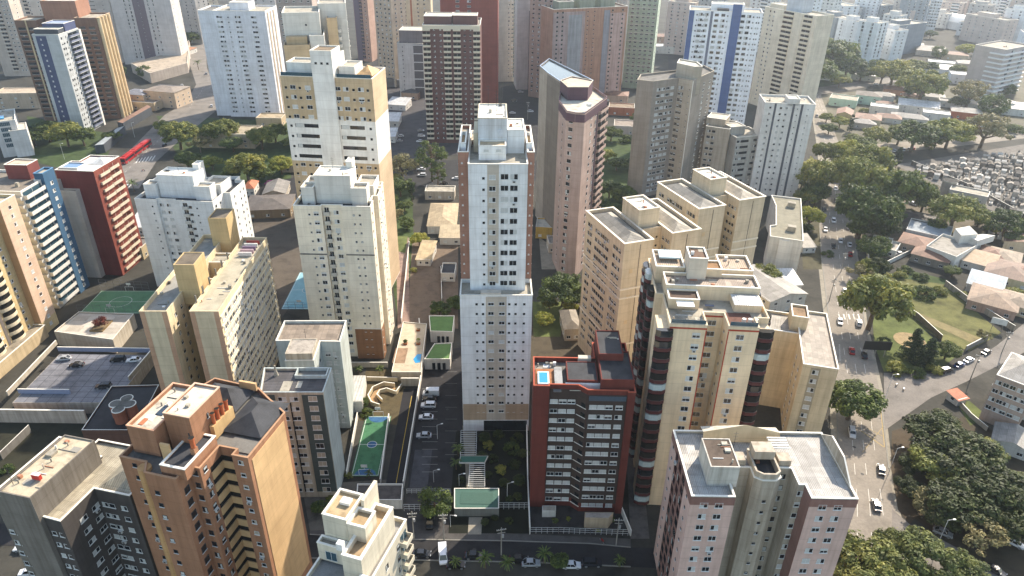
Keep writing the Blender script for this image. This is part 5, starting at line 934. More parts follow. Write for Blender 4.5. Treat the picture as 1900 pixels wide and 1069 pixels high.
# middle: pool deck, club houses, ramp
a = lambda x, y: c('B3', x, y)
r = block('pool_deck', 'raised pale pool deck between the cream tower and the club house', [a(1015, 640), a(1100, 270), a(1275, 285), a(1232, 640)], 0, 3, PW_, rough('b5a892', .85, .4), 'pool deck', par=.3)
P0 = Vector(r.location); q = [at(*a(x, y), 3)-P0 for x, y in ((1175, 540), (1205, 505), (1235, 505), (1225, 565), (1190, 570))]; b = MB(); b.prism([(p.x, p.y) for p in q], 3.021, 3.08, WATER); b.build('pool', r); q = at(*a(1080, 510), 3)-P0; b = MB(); b.box(q.x-2, q.x+2, q.y-4.5, q.y+4, 3.021, 3.05, rough('947a62')); b.build('wood_floor', r)
for x, y in ((1118, 430), (1212, 430), (1212, 330)):
    q = at(*a(x, y), 3); b = MB(); b.box(-.6, .6, -.6, .6, 3.03, 3.6, wall('a8603a')); b.box(-.5, .5, -.5, .5, 3.6, 3.66, SOIL); o = b.build('planter_box'); o.location = (q.x, q.y, 0); tag(o, {1118: 'square terracotta planter on the left of the pool deck', 1212: 'square terracotta planter on the right of the pool deck near the pool' if y > 400 else 'small square planter at the far end of the pool deck'}[x], 'planter')
GRF = rough('5c7a48', .85, .3, .9, 1.1)
for lb, P, h in (('club house with a clean green roof, door columns facing the lower one', [(1300, 340), (1290, 225), (1478, 225), (1465, 345)], 4.2), ('club house with a half-lit green roof above the parking lot', [(1255, 545), (1330, 430), (1460, 425), (1445, 545)], 3.8)):
    r = block('club_house', lb, [a(*p) for p in P], 0, h, WW, GRF, 'building', par=.35); rl = Vector(r.location); q0 = at(*a(*P[0]), h)-rl; q1 = at(*a(*P[3]), h)-rl; b = MB(); L = q1.x-q0.x; yv = min(q0.y, q1.y)
    for k in range(3): b.box(q0.x+L*(.3+.2*k), q0.x+L*(.42+.2*k), yv-.12, yv+.3, .2, 2.6, GLASS)
    b.build('glass_door', r)
wallseg('long white boundary wall between the pool deck and the parking lot', [(778, 600), (787, 672), (766, 800), (749, 905)], 2.2, WW, .3); wallseg('short wall at the driveway mouth under the pool deck', [(745, 716), (778, 716)], 3, PW_, .4)
wallseg('white wall along the right side of the green court', [(722, 775), (706, 897)], 1.6, WW, .3); wallseg('white wall along the left side of the green court', [(664, 775), (644, 885)], 2.0, WW, .25)
q = at(*a(960, 760)); root = empty('curved_ramp', (q.x, q.y, 0)); tag(root, 'curling ramp with pale curved walls above the green court', 'ramp')
def arc(pts, h, nm):
    b = MB(); Q = [at(*a(x, y))-q for x, y in pts]
    for A_, B_ in zip(Q, Q[1:]):
        d = (B_-A_).normalized(); n = Vector((-d.y, d.x, 0))*.15; b.prism([tuple((A_-n)[:2]), tuple((B_-n)[:2]), tuple((B_+n)[:2]), tuple((A_+n)[:2])], 0, h, wall('cdbd9c', .2), COPE)
    b.build(nm, root)
arc([(1040, 745), (960, 735), (880, 770), (845, 830), (870, 880), (930, 900)], 1.5, 'outer_wall'); arc([(1090, 745), (1050, 800), (980, 775), (930, 790), (910, 820), (950, 860)], 1.3, 'inner_wall')
q2 = [at(*a(x, y))-q for x, y in ((1040, 750), (960, 745), (890, 775), (855, 830), (880, 875), (930, 890), (905, 820), (930, 795), (990, 785), (1060, 790))]; b = MB(); b.face([(p.x, p.y, .12) for p in q2][::-1], rough('a58763')); b.build('ramp_floor', root)
wallseg('pale garden wall with stair beside the cream tower base', [c('B3', 720, 600), c('B3', 990, 600)], 2, PW_, .3); wallseg('cream wall at the foot of the planted bay', [c('B3', 835, 700), c('B3', 1060, 705)], 1.6, wall('cdbd9c', .2), .3)
r = block('shed', 'shed with a ribbed white and black roof beside the pale grey-green slab', [c('B3', 735, 850), c('B3', 735, 660), c('B3', 825, 660), c('B3', 800, 850)], 0, 4, WW, ribbed('b5b4b0', 'X', .9, 6, .9), 'shed')
# bottom centre: gate house and garden pergolas
b4_ = lambda x, y: c('B4', x, y)
r = block('gate_house', 'gate house with a teal flat roof by the front fence', [b4_(1475, 575), b4_(1475, 425), b4_(1805, 425), b4_(1805, 575)], 0, 2.6, wall('6f716c', .3), plain('35594e', .7), 'building', par=.15); b = MB(); b.box(-4, 4, -1.9, 1.9, 2.62, 2.7, plain('2f5247', .7)); b.build('roof_panel', r)
r = block('canopy', 'small teal roofed canopy between the two garden pergolas', [b4_(1510, 235), b4_(1520, 185), b4_(1725, 185), b4_(1700, 235)], 2.6, 3.0, WW, plain('2a5a4c', .7), 'canopy')
for lb, P in (('white lattice pergola nearest the tall white tower', [(1525, 0), (1640, 0), (1635, 180), (1520, 180)]), ('white lattice pergola behind the teal gate house', [(1590, 245), (1700, 245), (1700, 410), (1580, 410)])):
    Q = [at(*b4_(*p), 2.6) for p in P]; o = Q[3]; root = empty('pergola', (o.x, o.y, 0)); tag(root, lb, 'pergola', 'white garden pergolas'); b = MB(); p_ = MB(); n = 11; wm = plain('c9c9c4', .6)
    for i in range(n+1):
        A_ = Q[3]+(Q[0]-Q[3])*i/n-o; B_ = Q[2]+(Q[1]-Q[2])*i/n-o; b.tube((A_.x, A_.y, 2.7), (B_.x, B_.y, 2.7), .07, .07, wm, 4)
        if i % 3 == 0:
            for t in (A_, B_): p_.tube((t.x, t.y, 0), (t.x, t.y, 2.7), .07, .07, wm, 4)
    for A_, B_ in ((Q[3], Q[0]), (Q[2], Q[1])): A_, B_ = A_-o, B_-o; b.tube((A_.x, A_.y, 2.6), (B_.x, B_.y, 2.6), .08, .08, wm, 4)
    b.build('slats', root); p_.build('posts', root)
railing('white front fence left of the gate house', [(750, 948), (836, 948)], 2.2); railing('white front fence right of the gate house', [(925, 945), (982, 945)], 2.2); railing('white front fence of the dark red block', [(984, 990), (1036, 990), (1095, 992), (1165, 994)], 2.0); railing('white gate across the parking lot drive', [(755, 916), (836, 916)], 1.6); wallseg('white boundary wall between the garden and the dark red block', [(977, 800), (979, 900), (983, 992)], 2.4, WW, .25); wallseg('white wall right of the dark red block forecourt', [(1152, 950), (1170, 995)], 2, WW, .25)
r = block('gate_house', 'small stone entrance lodge in front of the dark red block', [c('C4', 575, 640), c('C4', 575, 600), c('C4', 785, 600), c('C4', 750, 645)], 0, 3.4, wall('b7a58c', .3), rough('a39a90'), 'building')
r = block('entrance_canopy', 'grey entrance ramp slab at the left corner of the dark red block', [c('C4', 262, 590), c('C4', 262, 550), c('C4', 362, 550), c('C4', 362, 590)], 0, 2.2, WW, CONC, 'canopy')
r = block('garage_roof', 'grey stained flat garage roof at the end of the court driveway', [b4_(755, 520), b4_(765, 400), b4_(1100, 400), b4_(1090, 520)], 0, 2.6, WW, rough('58524e', .6, .5), 'building', par=.5)
# ---- roofs and houses
def house(label, x, y, wpx, d, h, rot=0.0, roof='hip', rh=1.8, wm=None, rm=None, wins=2, name='house', group=None, cat='house'):
    """small house: x, y is the foot of the middle of its front wall"""
    o = at(x, y); w = wpx*math.hypot(o.y, CAM_H)/FOC; root = empty(name, (o.x, o.y, 0), R_(rot)); tag(root, label, cat, group); wm = wm or wall('cfc4ae', .3); rm = rm or TILE
    b = MB(); b.box(-w/2, w/2, 0, d, 0, h, wm)
    if roof == 'gable': b.face([(-w/2, 0, h), (w/2, 0, h), (0, 0, h+rh)], wm); b.face([(w/2, d, h), (-w/2, d, h), (0, d, h+rh)], wm)
    b.build('wall', root); b = MB(); e = .45
    if roof == 'hip':
        k = min(w, d)/2
        if w < d: A_, D_ = (0, k, h+rh), (0, d-k, h+rh)
        else: A_, D_ = (-w/2+k, d/2, h+rh), (w/2-k, d/2, h+rh)
        c4 = [(-w/2-e, -e, h-.1), (w/2+e, -e, h-.1), (w/2+e, d+e, h-.1), (-w/2-e, d+e, h-.1)]
        if w < d: b.face([c4[0], c4[1], A_], rm); b.face([c4[1], c4[2], D_, A_], rm); b.face([c4[2], c4[3], D_], rm); b.face([c4[3], c4[0], A_, D_], rm)
        else: b.face([c4[0], c4[1], D_, A_], rm); b.face([c4[1], c4[2], D_], rm); b.face([c4[2], c4[3], A_, D_], rm); b.face([c4[3], c4[0], A_], rm)
    elif roof == 'gable':
        for sg in (-1, 1): F_ = [(sg*(w/2+e), -e, h-.15), (0, -e, h+rh+.05), (0, d+e, h+rh+.05), (sg*(w/2+e), d+e, h-.15)]; b.face(F_ if sg < 0 else F_[::-1], rm)
    elif roof == 'shed': b.face([(-w/2-e, -e, h-.1), (w/2+e, -e, h-.1), (w/2+e, d+e, h+rh), (-w/2-e, d+e, h+rh)], rm)
    else:
        b.box(-w/2+.25, w/2-.25, .25, d-.25, h, h+.04, rm); q = MB()
        for bx in ((-w/2, w/2, 0, .24), (-w/2, w/2, d-.24, d), (-w/2, -w/2+.24, .24, d-.24), (w/2-.24, w/2, .24, d-.24)): q.box(*bx, h, h+.6, wm, COPE)
        q.build('parapet', root)
    b.build('roof', root)
    fl = max(1, int(h/2.8))
    for j in range(fl):
        for i in range(wins):
            o2 = bpy.data.objects.new('window', winmesh(1.4, 1.1, 'w', random.choice((0, 0, 1, 3)))); C.objects.link(o2); o2.parent = root; o2.location = (-w/2+w*(i+.5)/wins, 0, 1.0+2.8*j)
        for i in range(max(1, int(d/5))):
            o2 = bpy.data.objects.new('window', winmesh(1.2, 1.1, 'w', random.choice((0, 0, 1)))); C.objects.link(o2); o2.parent = root; sg = 1 if x < 950 else -1; o2.location = (sg*w/2, d*(i+.5)/max(1, int(d/5)), 1.0+2.8*j); o2.rotation_euler = (0, 0, sg*math.pi/2)
    return root
D1 = lambda x, y: c('D1', x, y); D2 = lambda x, y: c('D2', x, y); D3 = lambda x, y: c('D3', x, y)
MT = wall('a9c4b4', .2); YL = wall('c9b27e', .2); BRT = ribbed('7d5a48', 'X', .35, 3, .8); GRT = ribbed('8e8a84', 'X', .35, 3, .8)
for lb, xy, wp, d, h, rot, rf, wm, rm in (
    ('mint green low house with a flat grey roof at the avenue corner', D1(560, 785), 46, 14, 5, -28, 'flat', MT, CONC), ('mint green two-storey house with a dark hipped roof', D1(745, 770), 42, 13, 6.5, -25, 'hip', MT, ribbed('4e4640', 'X', .35, 3, .8)),
    ('white annex with a pale hipped roof behind the mint houses', D1(860, 755), 34, 10, 5, -25, 'hip', WW, GRT), ('narrow yellow house with a gable facing the avenue', D1(570, 890), 26, 15, 4.5, -25, 'gable', YL, BRT),
    ('cream house with brown tiled roof beside the tall dark cypress', D1(740, 935), 42, 14, 5.5, -25, 'hip', wall('cdbf9c', .2), BRT), ('white stepped house between the mint house and the long white house', D1(860, 845), 46, 10, 5, -25, 'flat', WW, ZINC),
    ('long white house with metal roof and dark upper windows', D1(1110, 845), 66, 12, 6, -25, 'shed', WW, ZINC), ('brown tiled low house below the white stepped house', D1(900, 905), 40, 10, 3.5, -25, 'hip', WW, BRT), ('house with a wide grey roof below the long white house', D1(1050, 905), 60, 11, 3.5, -25, 'hip', WW, GRT),
    ('white box house with dark window bands', D1(1240, 905), 44, 10, 6, -25, 'flat', WW, ZINC), ('rust orange walled house with a pale roof behind the umbrella trees', D1(1465, 880), 48, 13, 5, -25, 'hip', wall('a95f42', .3), GRT), ('beige three-storey house with paired windows in the hazy quarter', D1(1550, 555), 66, 14, 9, -20, 'hip', HP, GRT),
    ('white house with a bright flat roof below the beige three-storey one', D1(1440, 620), 40, 13, 7, -20, 'flat', HW, WROOF), ('low white house with a bright roof left of the beige three-storey one', D1(1270, 540), 46, 10, 4, -20, 'shed', HW, ZINC), ('grey hipped house under the sparse umbrella tree', D1(1640, 800), 48, 13, 4.5, -20, 'hip', WW, GRT), ('pale house with steep roof beside the projecting balcony tower', D1(1790, 830), 34, 12, 5, -20, 'gable', HW, GRT),
    ('terracotta roofed house among trees on the upper avenue', D1(950, 700), 40, 12, 4, -25, 'hip', wall('b58a70', .2), BRT),
    ('pyramid-roofed dark brown house behind the flat bluish roof', D2(1040, 665), 76, 16, 4.0, -33, 'hip', wall('8f867a', .3), ribbed('4d4540', 'X', .35, 3, .8)), ('flat bluish-grey roofed house left of the white modern house', D2(1170, 765), 72, 15, 4.5, -33, 'flat', WW, rough('9aa0a4', .7, .3)),
    ('brown roofed old house below the white modern house', D2(1190, 925), 62, 14, 3.8, -38, 'hip', wall('8c8478', .4), BRT), ('pale shed roofed house right of the white modern house', D2(1540, 965), 52, 10, 3.6, -38, 'shed', WW, wall('c0aa90', .3)), ('rust tiled hipped house right of the white modern house', D2(1640, 930), 46, 12, 4, -38, 'hip', WW, BRT),
    ('large brown tiled house near the right edge above the park', D2(1760, 1075), 76, 18, 4, -38, 'hip', wall('cdbf9c', .3), ribbed('7a6254', 'X', .35, 3, .8)), ('little house with a blue awning beside the avenue lawn', D2(830, 835), 34, 9, 4, -30, 'flat', WW, CONC),
    ('old tiled cottage behind the grass lot wall', D3(1640, 215), 78, 16, 4, -36, 'hip', wall('a98f80', .4), ribbed('86705c', 'X', .35, 3, .7)), ('bluish metal shed beside the old tiled cottage', D3(1590, 70), 56, 10, 3.5, -36, 'shed', WW, ribbed('a9b4bc', 'X', .5, 3, .8)),
    ('corrugated warehouse by the avenue behind the beige slab', D3(150, 190), 84, 24, 6, 22, 'gable', WW, ribbed('8e8b86', 'X', .5, 4, .8)), ('brown roofed house behind the tan H-plan block, near the tall white tower', c('C3', 480, 405), 28, 12, 5, 5, 'hip', wall('b8ac98'), ribbed('7d7364', 'X', .35, 3, .8)),
    ('tiled hip-roofed house left of the tall white tower', c('B2', 1385, 690), 52, 26, 4, 2, 'hip', WW, ribbed('a89678', 'X', .35, 3, .85)), ('low white house front with dark openings below the tiled hip roof', c('B2', 1450, 770), 40, 9, 3.6, 0, 'shed', WW, ribbed('b3a284', 'X', .4, 3, .85)), ('flat garage behind the tiled hip-roofed house', c('B2', 1370, 440), 54, 8, 4, 0, 'flat', PW_, CONC), ('tan roofed outbuilding beside the brown yard', c('B2', 1250, 925), 26, 14, 3, -5, 'shed', WW, ribbed('b09c78', 'X', .4, 3, .85)), ('small white gate lodge with a dark roof beside the brown yard', c('B2', 1430, 1040), 26, 9, 3.2, 0, 'flat', WW, TARD),
    ('wide dark roofed hall behind the long tan slab', c('B2', 110, 575), 82, 18, 4.5, 8, 'hip', wall('8d7b62', .3), ribbed('5e5650', 'X', .4, 3, .8)), ('grey roofed shed behind the dark roofed hall', c('B2', 160, 450), 40, 16, 4, 8, 'gable', PW_, ribbed('7b7670', 'X', .4, 3, .8)), ('orange tiled cottage right of the white mid-rise', c('A2', 1835, 410), 18, 10, 4, 5, 'hip', WW, ribbed('a9623f', 'X', .35, 3, .85)),
    ('flat roofed villa with a cross-shaped roof between the pink and grey-beige towers', c('C1', 865, 990), 40, 14, 5, -8, 'flat', HP, rough('8f8378')), ('low brick annex with orange walls below the netted tower', c('C1', 840, 850), 46, 12, 5, -8, 'flat', wall('a8684a', .4), rough('8a7a68')), ('yellow and grey annex at the foot of the purple tower', c('C2', 275, 725), 32, 10, 5, -5, 'flat', wall('b89a4a', .3), CONCL),
    ('cream three-storey flats with grey roof beside the left avenue', c('A1', 990, 790), 44, 14, 9, -12, 'hip', wall('cbb49a', .2), ribbed('7e8088', 'X', .4, 3, .85)), ('taller cream flats with a brown end gable beside the left avenue', c('A1', 1190, 790), 62, 18, 11, -12, 'hip', wall('cdb9a2', .2), ribbed('8e8276', 'X', .4, 3, .85)), ('beige flats at the left edge behind the navy tower', c('A1', 140, 800), 76, 16, 10, 6, 'flat', wall('c2ae98', .3), rough('b0a08c')),
    ('cream low flats behind the roadside trees, upper left', c('A1', 1680, 1090), 96, 18, 8, 0, 'flat', wall('c0ae90', .3), rough('a29680')), ('flat cream hall in front of the plain white tower', c('B1', 120, 930), 46, 12, 5, 0, 'flat', wall('c4b294', .3), rough('a8987e')), ('white metal shed in the lot behind the mustard tower', c('B1', 1015, 935), 26, 14, 4, 0, 'shed', WW, ZINC), ('second white metal shed nearer the trees in the same lot', c('B1', 990, 1050), 26, 12, 4, 0, 'shed', WW, ZINC), ('dark roofed hall in the shade behind the mustard tower', c('B1', 1010, 640), 40, 20, 5, 0, 'gable', wall('6e6a68'), ribbed('57585c', 'X', .5, 3, .8)),
    ('house with an orange roof behind the white tower on its podium', c('A1', 1350, 400), 24, 12, 4, -10, 'hip', WW, ribbed('a07050', 'X', .35, 3, .85)), ('small tan house tucked beside the red tower base', c('A2', 1000, 880), 30, 10, 5, 0, 'flat', wall('b0a080'), CONCD), ('jumble of pale roofs between the red tower and the white mid-rise', c('A2', 1010, 700), 26, 14, 4, 5, 'shed', WW, ZINC)):
    house(lb, xy[0], xy[1], wp, d, h, rot, rf, 1.8, wm, rm, 3 if wp > 50 else 2)
# white modern house, flat grey avenue building, right-edge flats
r = block('modern_house', 'white modern house of stacked cubes with a roof terrace', [D2(1180, 790), D2(1300, 700), D2(1560, 780), D2(1400, 870)], 0, 5.5, wall('d6d3ca', .15), rough('9a948a'), 'house', par=.9); rl = Vector(r.location)
for P, z in (((( 1395, 650), (1500, 630), (1560, 690), (1440, 700)), 9.5), (((1480, 700), (1600, 690), (1690, 700), (1560, 740)), 8)):
    q = [at(*D2(*p), z)-rl for p in P]; b = MB(); b.prism([(p.x, p.y) for p in q][::-1], 5.2, z, wall('d6d3ca', .15), WROOF); b.build('upper_wall', r)
q0, q1 = at(*D2(1180, 790), 5.5)-rl, at(*D2(1400, 870), 5.5)-rl
for k in (.2, .5, .8): p = q0+(q1-q0)*k; o2 = bpy.data.objects.new('window', winmesh(2.4, 1.8, 'w', 1)); C.objects.link(o2); o2.parent = r; o2.location = (p.x, p.y, 2); o2.rotation_euler = (0, 0, math.atan2((q1-q0).y, (q1-q0).x))
s = Bld('low_rise', 'low building with a flat grey roof and two rooftop boxes beside the tan H-plan blocks', D2(35, 705), D2(280, 742), 15)
P = poly(s, 15, [D2(*p) for p in ((35, 705), (280, 742), (262, 430), (45, 405), (78, 480), (78, 622), (35, 628))]); s.shell(P, 0, 15, wall('dcd6ca', .3), .5, rough('85806f', .8), COPE)
for x, y in ((190, 490), (190, 665)): p = s.loc(*D2(x, y), 14.5); s.box('roof_box', p[0]-1.6, p[0]+1.6, p[1]-1.2, p[1]+1.2, 14.5, 16.6, wall('b0a591', .3), CONC)
s.pane(s.F(0), s.w*.3, s.w*.62, 0, 14.3, wall('e6e0d4', .2), .5); s.fin()
s = gen('pink-grey walk-up flats with a hipped roof at the right edge', D3(1700, 655), D3(1980, 760), z=16, d=16, mat=wall('b09d8f', .3), F=(.12, .32, .5, .7, .88), win=(1.5, 1.3, 'w'), name='low_rise', fl=2.9, L=(.3, .7)); s.hip(.3, s.w-.3, .3, 15.7, 16.1, 2.4, GRT, 'u'); s.fin()
house('grey tin-roofed outbuilding in the trees at the lower right edge', 1870, 845, 60, 9, 3.4, -36, 'gable', 1.4, WW, GRT); house('tiny orange-roofed barbecue shelter on the lawn beside the flats', 1783, 752, 22, 4, 2.4, 20, 'shed', .5, WW, ribbed('a9623f', 'X', .35, 3, .85), 1, 'shelter')
house('round water tower shed inside the cemetery', 1788, 385, 62, 9, 7, -36, 'flat', 1, wall('b5ada2', .3), CONC, 3, 'chapel', None, 'building')
p = at(1762, 338, 8); b = MB(); b.cyl(0, 0, 0, 8.5, 3.2, wall('a39a8e', .4), 20, top=VOID); b.cyl(0, 0, 8.5, 9, 3.5, CONCL, 20, top=VOID); o = b.build('water_tank'); o.location = (p.x, p.y, 0); tag(o, 'open round concrete tank at the cemetery edge', 'water tank')
# sheds along the left avenue
for lb, P, m in (('long brown canopy roof over the station beside the navy tower', [c('A1', 860, 895), c('A1', 1085, 770), c('A1', 1110, 785), c('A1', 900, 905)], ribbed('8a6a58', 'X', .5, 3, .85)), ('long pale station shelter behind the red bus', [c('A1', 690, 1069), c('A1', 860, 940), c('A1', 915, 925), c('A1', 760, 1060)], ribbed('9aa0a2', 'X', .5, 3, .9))):
    block('station_shelter', lb, P, 0, 5, wall('4a4e54', .3), m, 'shelter')
block('podium', 'pale podium with a dark slot, under the top-left white tower', [c('A1', 1100, 545), c('A1', 960, 470), c('A1', 1300, 380), c('A1', 1390, 300), c('A1', 1375, 470)], 0, 7, wall('b0a59a', .3), rough('a89a88'), 'podium', par=.8)
# boundary walls by the park
for lb, P, h, m in (('long grey wall along the far side of the grass lot', [(1752, 530), (1800, 566), (1880, 615)], 2.4, wall('9a9284', .5)), ('dark stone wall between the small park and the grass lot', [(1655, 562), (1700, 590), (1746, 632)], 2.2, wall('6f6656', .5)), ('white panelled wall closing the grass lot at the side street', [(1790, 652), (1832, 630)], 2.2, wall('8d8880', .4)), ('pale wall of the corner house lawn by the avenue', [(1612, 505), (1605, 440), (1640, 428)], 2.0, PW_), ('low wall in front of the flats at the right edge', [(1770, 742), (1800, 775), (1830, 800)], 1.6, PW_), ('long dark cemetery wall behind the avenue trees', [(1690, 306), (1800, 352), (1905, 410), (1980, 450)], 2.6, wall('6a665f', .5)), ('slanting white garden wall by the modern house', [(1618, 505), (1690, 470)], 2.0, WW)): wallseg(lb, P, h, m)
wallseg('garden wall along the brown yard beside the tall white tower', [(760, 450), (745, 600)], 2.2, WW, .25); wallseg('white low wall round the brown yard parking', [(818, 500), (820, 560)], 1.4, WW, .2); railing('tall mesh fence behind the green court near the blue tower', [(187, 536), (278, 541)], 4, mat=plain('6c6f70', .6), step=2.5); railing('tall mesh fence in front of the green court near the blue tower', [(147, 584), (262, 584)], 4, mat=plain('6c6f70', .6), step=2.5); railing('mesh fence round the pale blue court', [(522, 576), (590, 576)], 3.5, mat=plain('6c6f70', .6), step=2.5)
# ================================================================== TREES
def leafmat(hexc, k):
    m, nt, b = _new('foliage_'+hexc); col = lin(hexc)
    r = _ramp(nt, _noise(nt, _coord(nt, (1, 1, 1)), .9, 4, .7), [(.3, _mul(col, .6)), (.55, col), (.75, (col[0]*1.5, col[1]*1.35, col[2]*1.1, 1))])
    oi = nt.nodes.new('ShaderNodeObjectInfo'); tint = _ramp(nt, oi.outputs['Random'], [(0, (.78, .8, .74, 1)), (.5, (1, 1, 1, 1)), (1, (1.22, 1.12, .95, 1))]); r = _mix(nt, r, tint, 1.0, 'MULTIPLY')
    nt.links.new(r, b.inputs['Base Color']); b.inputs['Roughness'].default_value = .6; b.inputs['Specular IOR Level'].default_value = .25
    tr = nt.nodes.new('ShaderNodeBsdfTranslucent'); nt.links.new(r, tr.inputs['Color']); mx = nt.nodes.new('ShaderNodeMixShader'); mx.inputs[0].default_value = .28
    out = nt.nodes['Material Output']; nt.links.new(b.outputs[0], mx.inputs[1]); nt.links.new(tr.outputs[0], mx.inputs[2]); nt.links.new(mx.outputs[0], out.inputs['Surface']); return m
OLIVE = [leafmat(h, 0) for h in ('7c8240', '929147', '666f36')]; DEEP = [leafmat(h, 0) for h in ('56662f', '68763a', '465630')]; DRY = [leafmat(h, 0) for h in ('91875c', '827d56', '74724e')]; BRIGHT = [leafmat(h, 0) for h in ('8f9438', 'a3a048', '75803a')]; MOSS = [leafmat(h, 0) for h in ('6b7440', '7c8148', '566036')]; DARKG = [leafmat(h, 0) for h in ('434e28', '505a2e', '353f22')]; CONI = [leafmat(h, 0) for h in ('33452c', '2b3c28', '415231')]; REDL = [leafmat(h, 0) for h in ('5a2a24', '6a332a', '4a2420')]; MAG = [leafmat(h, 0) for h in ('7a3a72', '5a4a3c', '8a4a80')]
BARK = rough('6b5a48', .6, 2, .9, 1.2, 'bark')
def leafq(b, p, n, sz, mat, rnd):
    n = n.normalized(); a = n.orthogonal().normalized(); an = rnd.random()*6.28; a = (Matrix.Rotation(an, 3, n) @ a); q = n.cross(a); w, h = sz*rnd.uniform(.7, 1.2), sz*rnd.uniform(.35, .6)
    b.face([p-a*w, p-q*h+n*.04, p+a*w, p+q*h+n*.04], mat)
_tm = {}
def treemesh(kind, var):
    """unit-scale tree: crown radius 5 m; returns crown and trunk meshes and the height of the crown's middle"""
    k = (kind, var)
    if k in _tm: return _tm[k]
    rnd = random.Random(sum(map(ord, kind))*7+var); b, t = MB(), MB(); V = Vector
    def clump(cp, r, n, mats, sz, up=.5):
        m = rnd.choice(mats)
        for _ in range(n):
            d = V((rnd.gauss(0, 1), rnd.gauss(0, 1), rnd.gauss(0, .8))).normalized(); p = cp+d*r*rnd.uniform(.55, 1.05); p.z = cp.z+(p.z-cp.z)*.72; leafq(b, p, d+V((rnd.gauss(0, .45), rnd.gauss(0, .45), up)), sz, m if rnd.random() < .75 else rnd.choice(mats), rnd)
    if kind in ('broad', 'deep', 'dry', 'bright', 'dusk', 'moss'):
        mats = {'broad': OLIVE, 'deep': DEEP, 'dry': DRY, 'bright': BRIGHT, 'dusk': DARKG, 'moss': MOSS}[kind]; H = 5.6; nc, nl = (40, 50) if kind == 'dry' else (86, 84); cl = []
        lob = [rnd.uniform(.62, 1.15) for _ in range(9)]
        for i in range(nc):
            an = rnd.random()*6.283; rr = math.sqrt(rnd.random())*5*lob[int(an/6.284*9)]; z = H+3.3*math.sqrt(max(0, 1-(rr/5.7)**2))*rnd.uniform(.0, 1.05)-.9-rnd.random()*.8; cp = V((rr*math.cos(an), rr*math.sin(an), z)); cl.append(cp); clump(cp, rnd.uniform(.8, 1.5), nl, mats, .36, .6)
        t.tube((0, 0, 0), (.15, .1, 2.6), .42, .32, BARK, 7)
        for i in range(8):
            cp = rnd.choice(cl); m = V((cp.x*.45, cp.y*.45, 2.6+(cp.z-2.6)*.62)); t.tube((.15, .1, 2.4), m, .24, .15, BARK, 5); t.tube(m, cp, .15, .05, BARK, 5)
            c2 = rnd.choice(cl); t.tube(m, m+(c2-m)*.7, .11, .04, BARK, 4)
        res = (H+.6, 5.0)
    elif kind == 'round':
        for i in range(30):
            d = V((rnd.gauss(0, 1), rnd.gauss(0, 1), rnd.gauss(0, 1))).normalized(); cp = V((d.x*3.6, d.y*3.6, 5+d.z*2.9))*1; clump(cp, rnd.uniform(1.2, 1.9), 90, DEEP, .4, .35)
        t.tube((0, 0, 0), (0, 0, 4.5), .35, .2, BARK, 7); res = (5.2, 5.0)
    elif kind in ('bush', 'darkbush'):
        for i in range(18):
            d = V((rnd.gauss(0, 1), rnd.gauss(0, 1), abs(rnd.gauss(0, .8)))).normalized(); clump(V((d.x*3.4, d.y*3.4, .8+d.z*2.6)), rnd.uniform(1.3, 2.0), 80, DARKG if kind == 'darkbush' else DEEP if var else OLIVE, .45, .4)
        t.tube((0, 0, 0), (0, 0, 2), .2, .1, BARK, 5); res = (2.0, 5.0)
    elif kind in ('redleaf', 'magenta'):
        for i in range(14):
            d = V((rnd.gauss(0, 1), rnd.gauss(0, 1), abs(rnd.gauss(0, .6)))).normalized(); clump(V((d.x*3.2, d.y*3.2, 3+d.z*2.2)), rnd.uniform(1.2, 1.9), 80, REDL if kind == 'redleaf' else MAG, .45, .5)
        t.tube((0, 0, 0), (0, 0, 3.2), .25, .15, BARK, 5); res = (3.8, 5.0)
    elif kind == 'conifer':
        for z in range(13):
            R = 4.6*(1-z/14.0)+.4
            for i in range(int(5+R*2)):
                an = rnd.random()*6.283
                for s_ in range(4): f = (s_+1)/4; clump(V((R*f*math.cos(an), R*f*math.sin(an), 1.5+z*1.1-f*.7)), .5+.2*R/4, 9, CONI, .4, .3)
        t.tube((0, 0, 0), (0, 0, 15.5), .35, .06, BARK, 7); res = (7, 5.0)
    elif kind == 'column':
        for i in range(46):
            z = rnd.uniform(.6, 15); R = 2.3*math.sin(min(1, (16-z)/9)*1.5)*.9; an = rnd.random()*6.283; clump(V((R*.7*math.cos(an), R*.7*math.sin(an), z)), .9, 46, CONI, .38, .2)
        t.tube((0, 0, 0), (0, 0, 14), .25, .05, BARK, 5); res = (8, 5.0)
    elif kind == 'araucaria':
        for i in range(30):
            an = i*2.4; z = 6+8*rnd.random(); R = 4.6*(1-abs(z-9)/14)
            e = V((R*math.cos(an), R*math.sin(an), z+.9)); t.tube((0, 0, z), e, .12, .05, BARK, 4); clump(e, 1.35, 60, DEEP, .36, .5); clump(e*.72+V((0, 0, z*.25)), .9, 26, DEEP, .36, .5)
        t.tube((0, 0, 0), (0, 0, 14), .4, .15, BARK, 7); res = (10, 5.0)
    else:  # palm
        for i in range(20):
            an = i*2.399; el = rnd.uniform(.1, 1.1); p = V((0, 0, 7.5)); d = V((math.cos(an)*math.cos(el), math.sin(an)*math.cos(el), math.sin(el)))
            for s_ in range(6):
                q = p+d*.85; sd_ = d.cross(V((0, 0, 1))).normalized()*(.55-.06*s_); b.face([p-sd_*.9, q-sd_, q, p], DEEP[i % 3]); b.face([p, q, q+sd_, p+sd_*.9], DEEP[(i+1) % 3]); p = q; d = (d+V((0, 0, -.3))).normalized()
        t.tube((0, 0, 0), (.2, 0, 7.5), .28, .2, BARK, 7); res = (7.3, 5.0)
    _tm[k] = (b.mesh('crown'), t.mesh('trunk'), res[0], res[1]); return _tm[k]
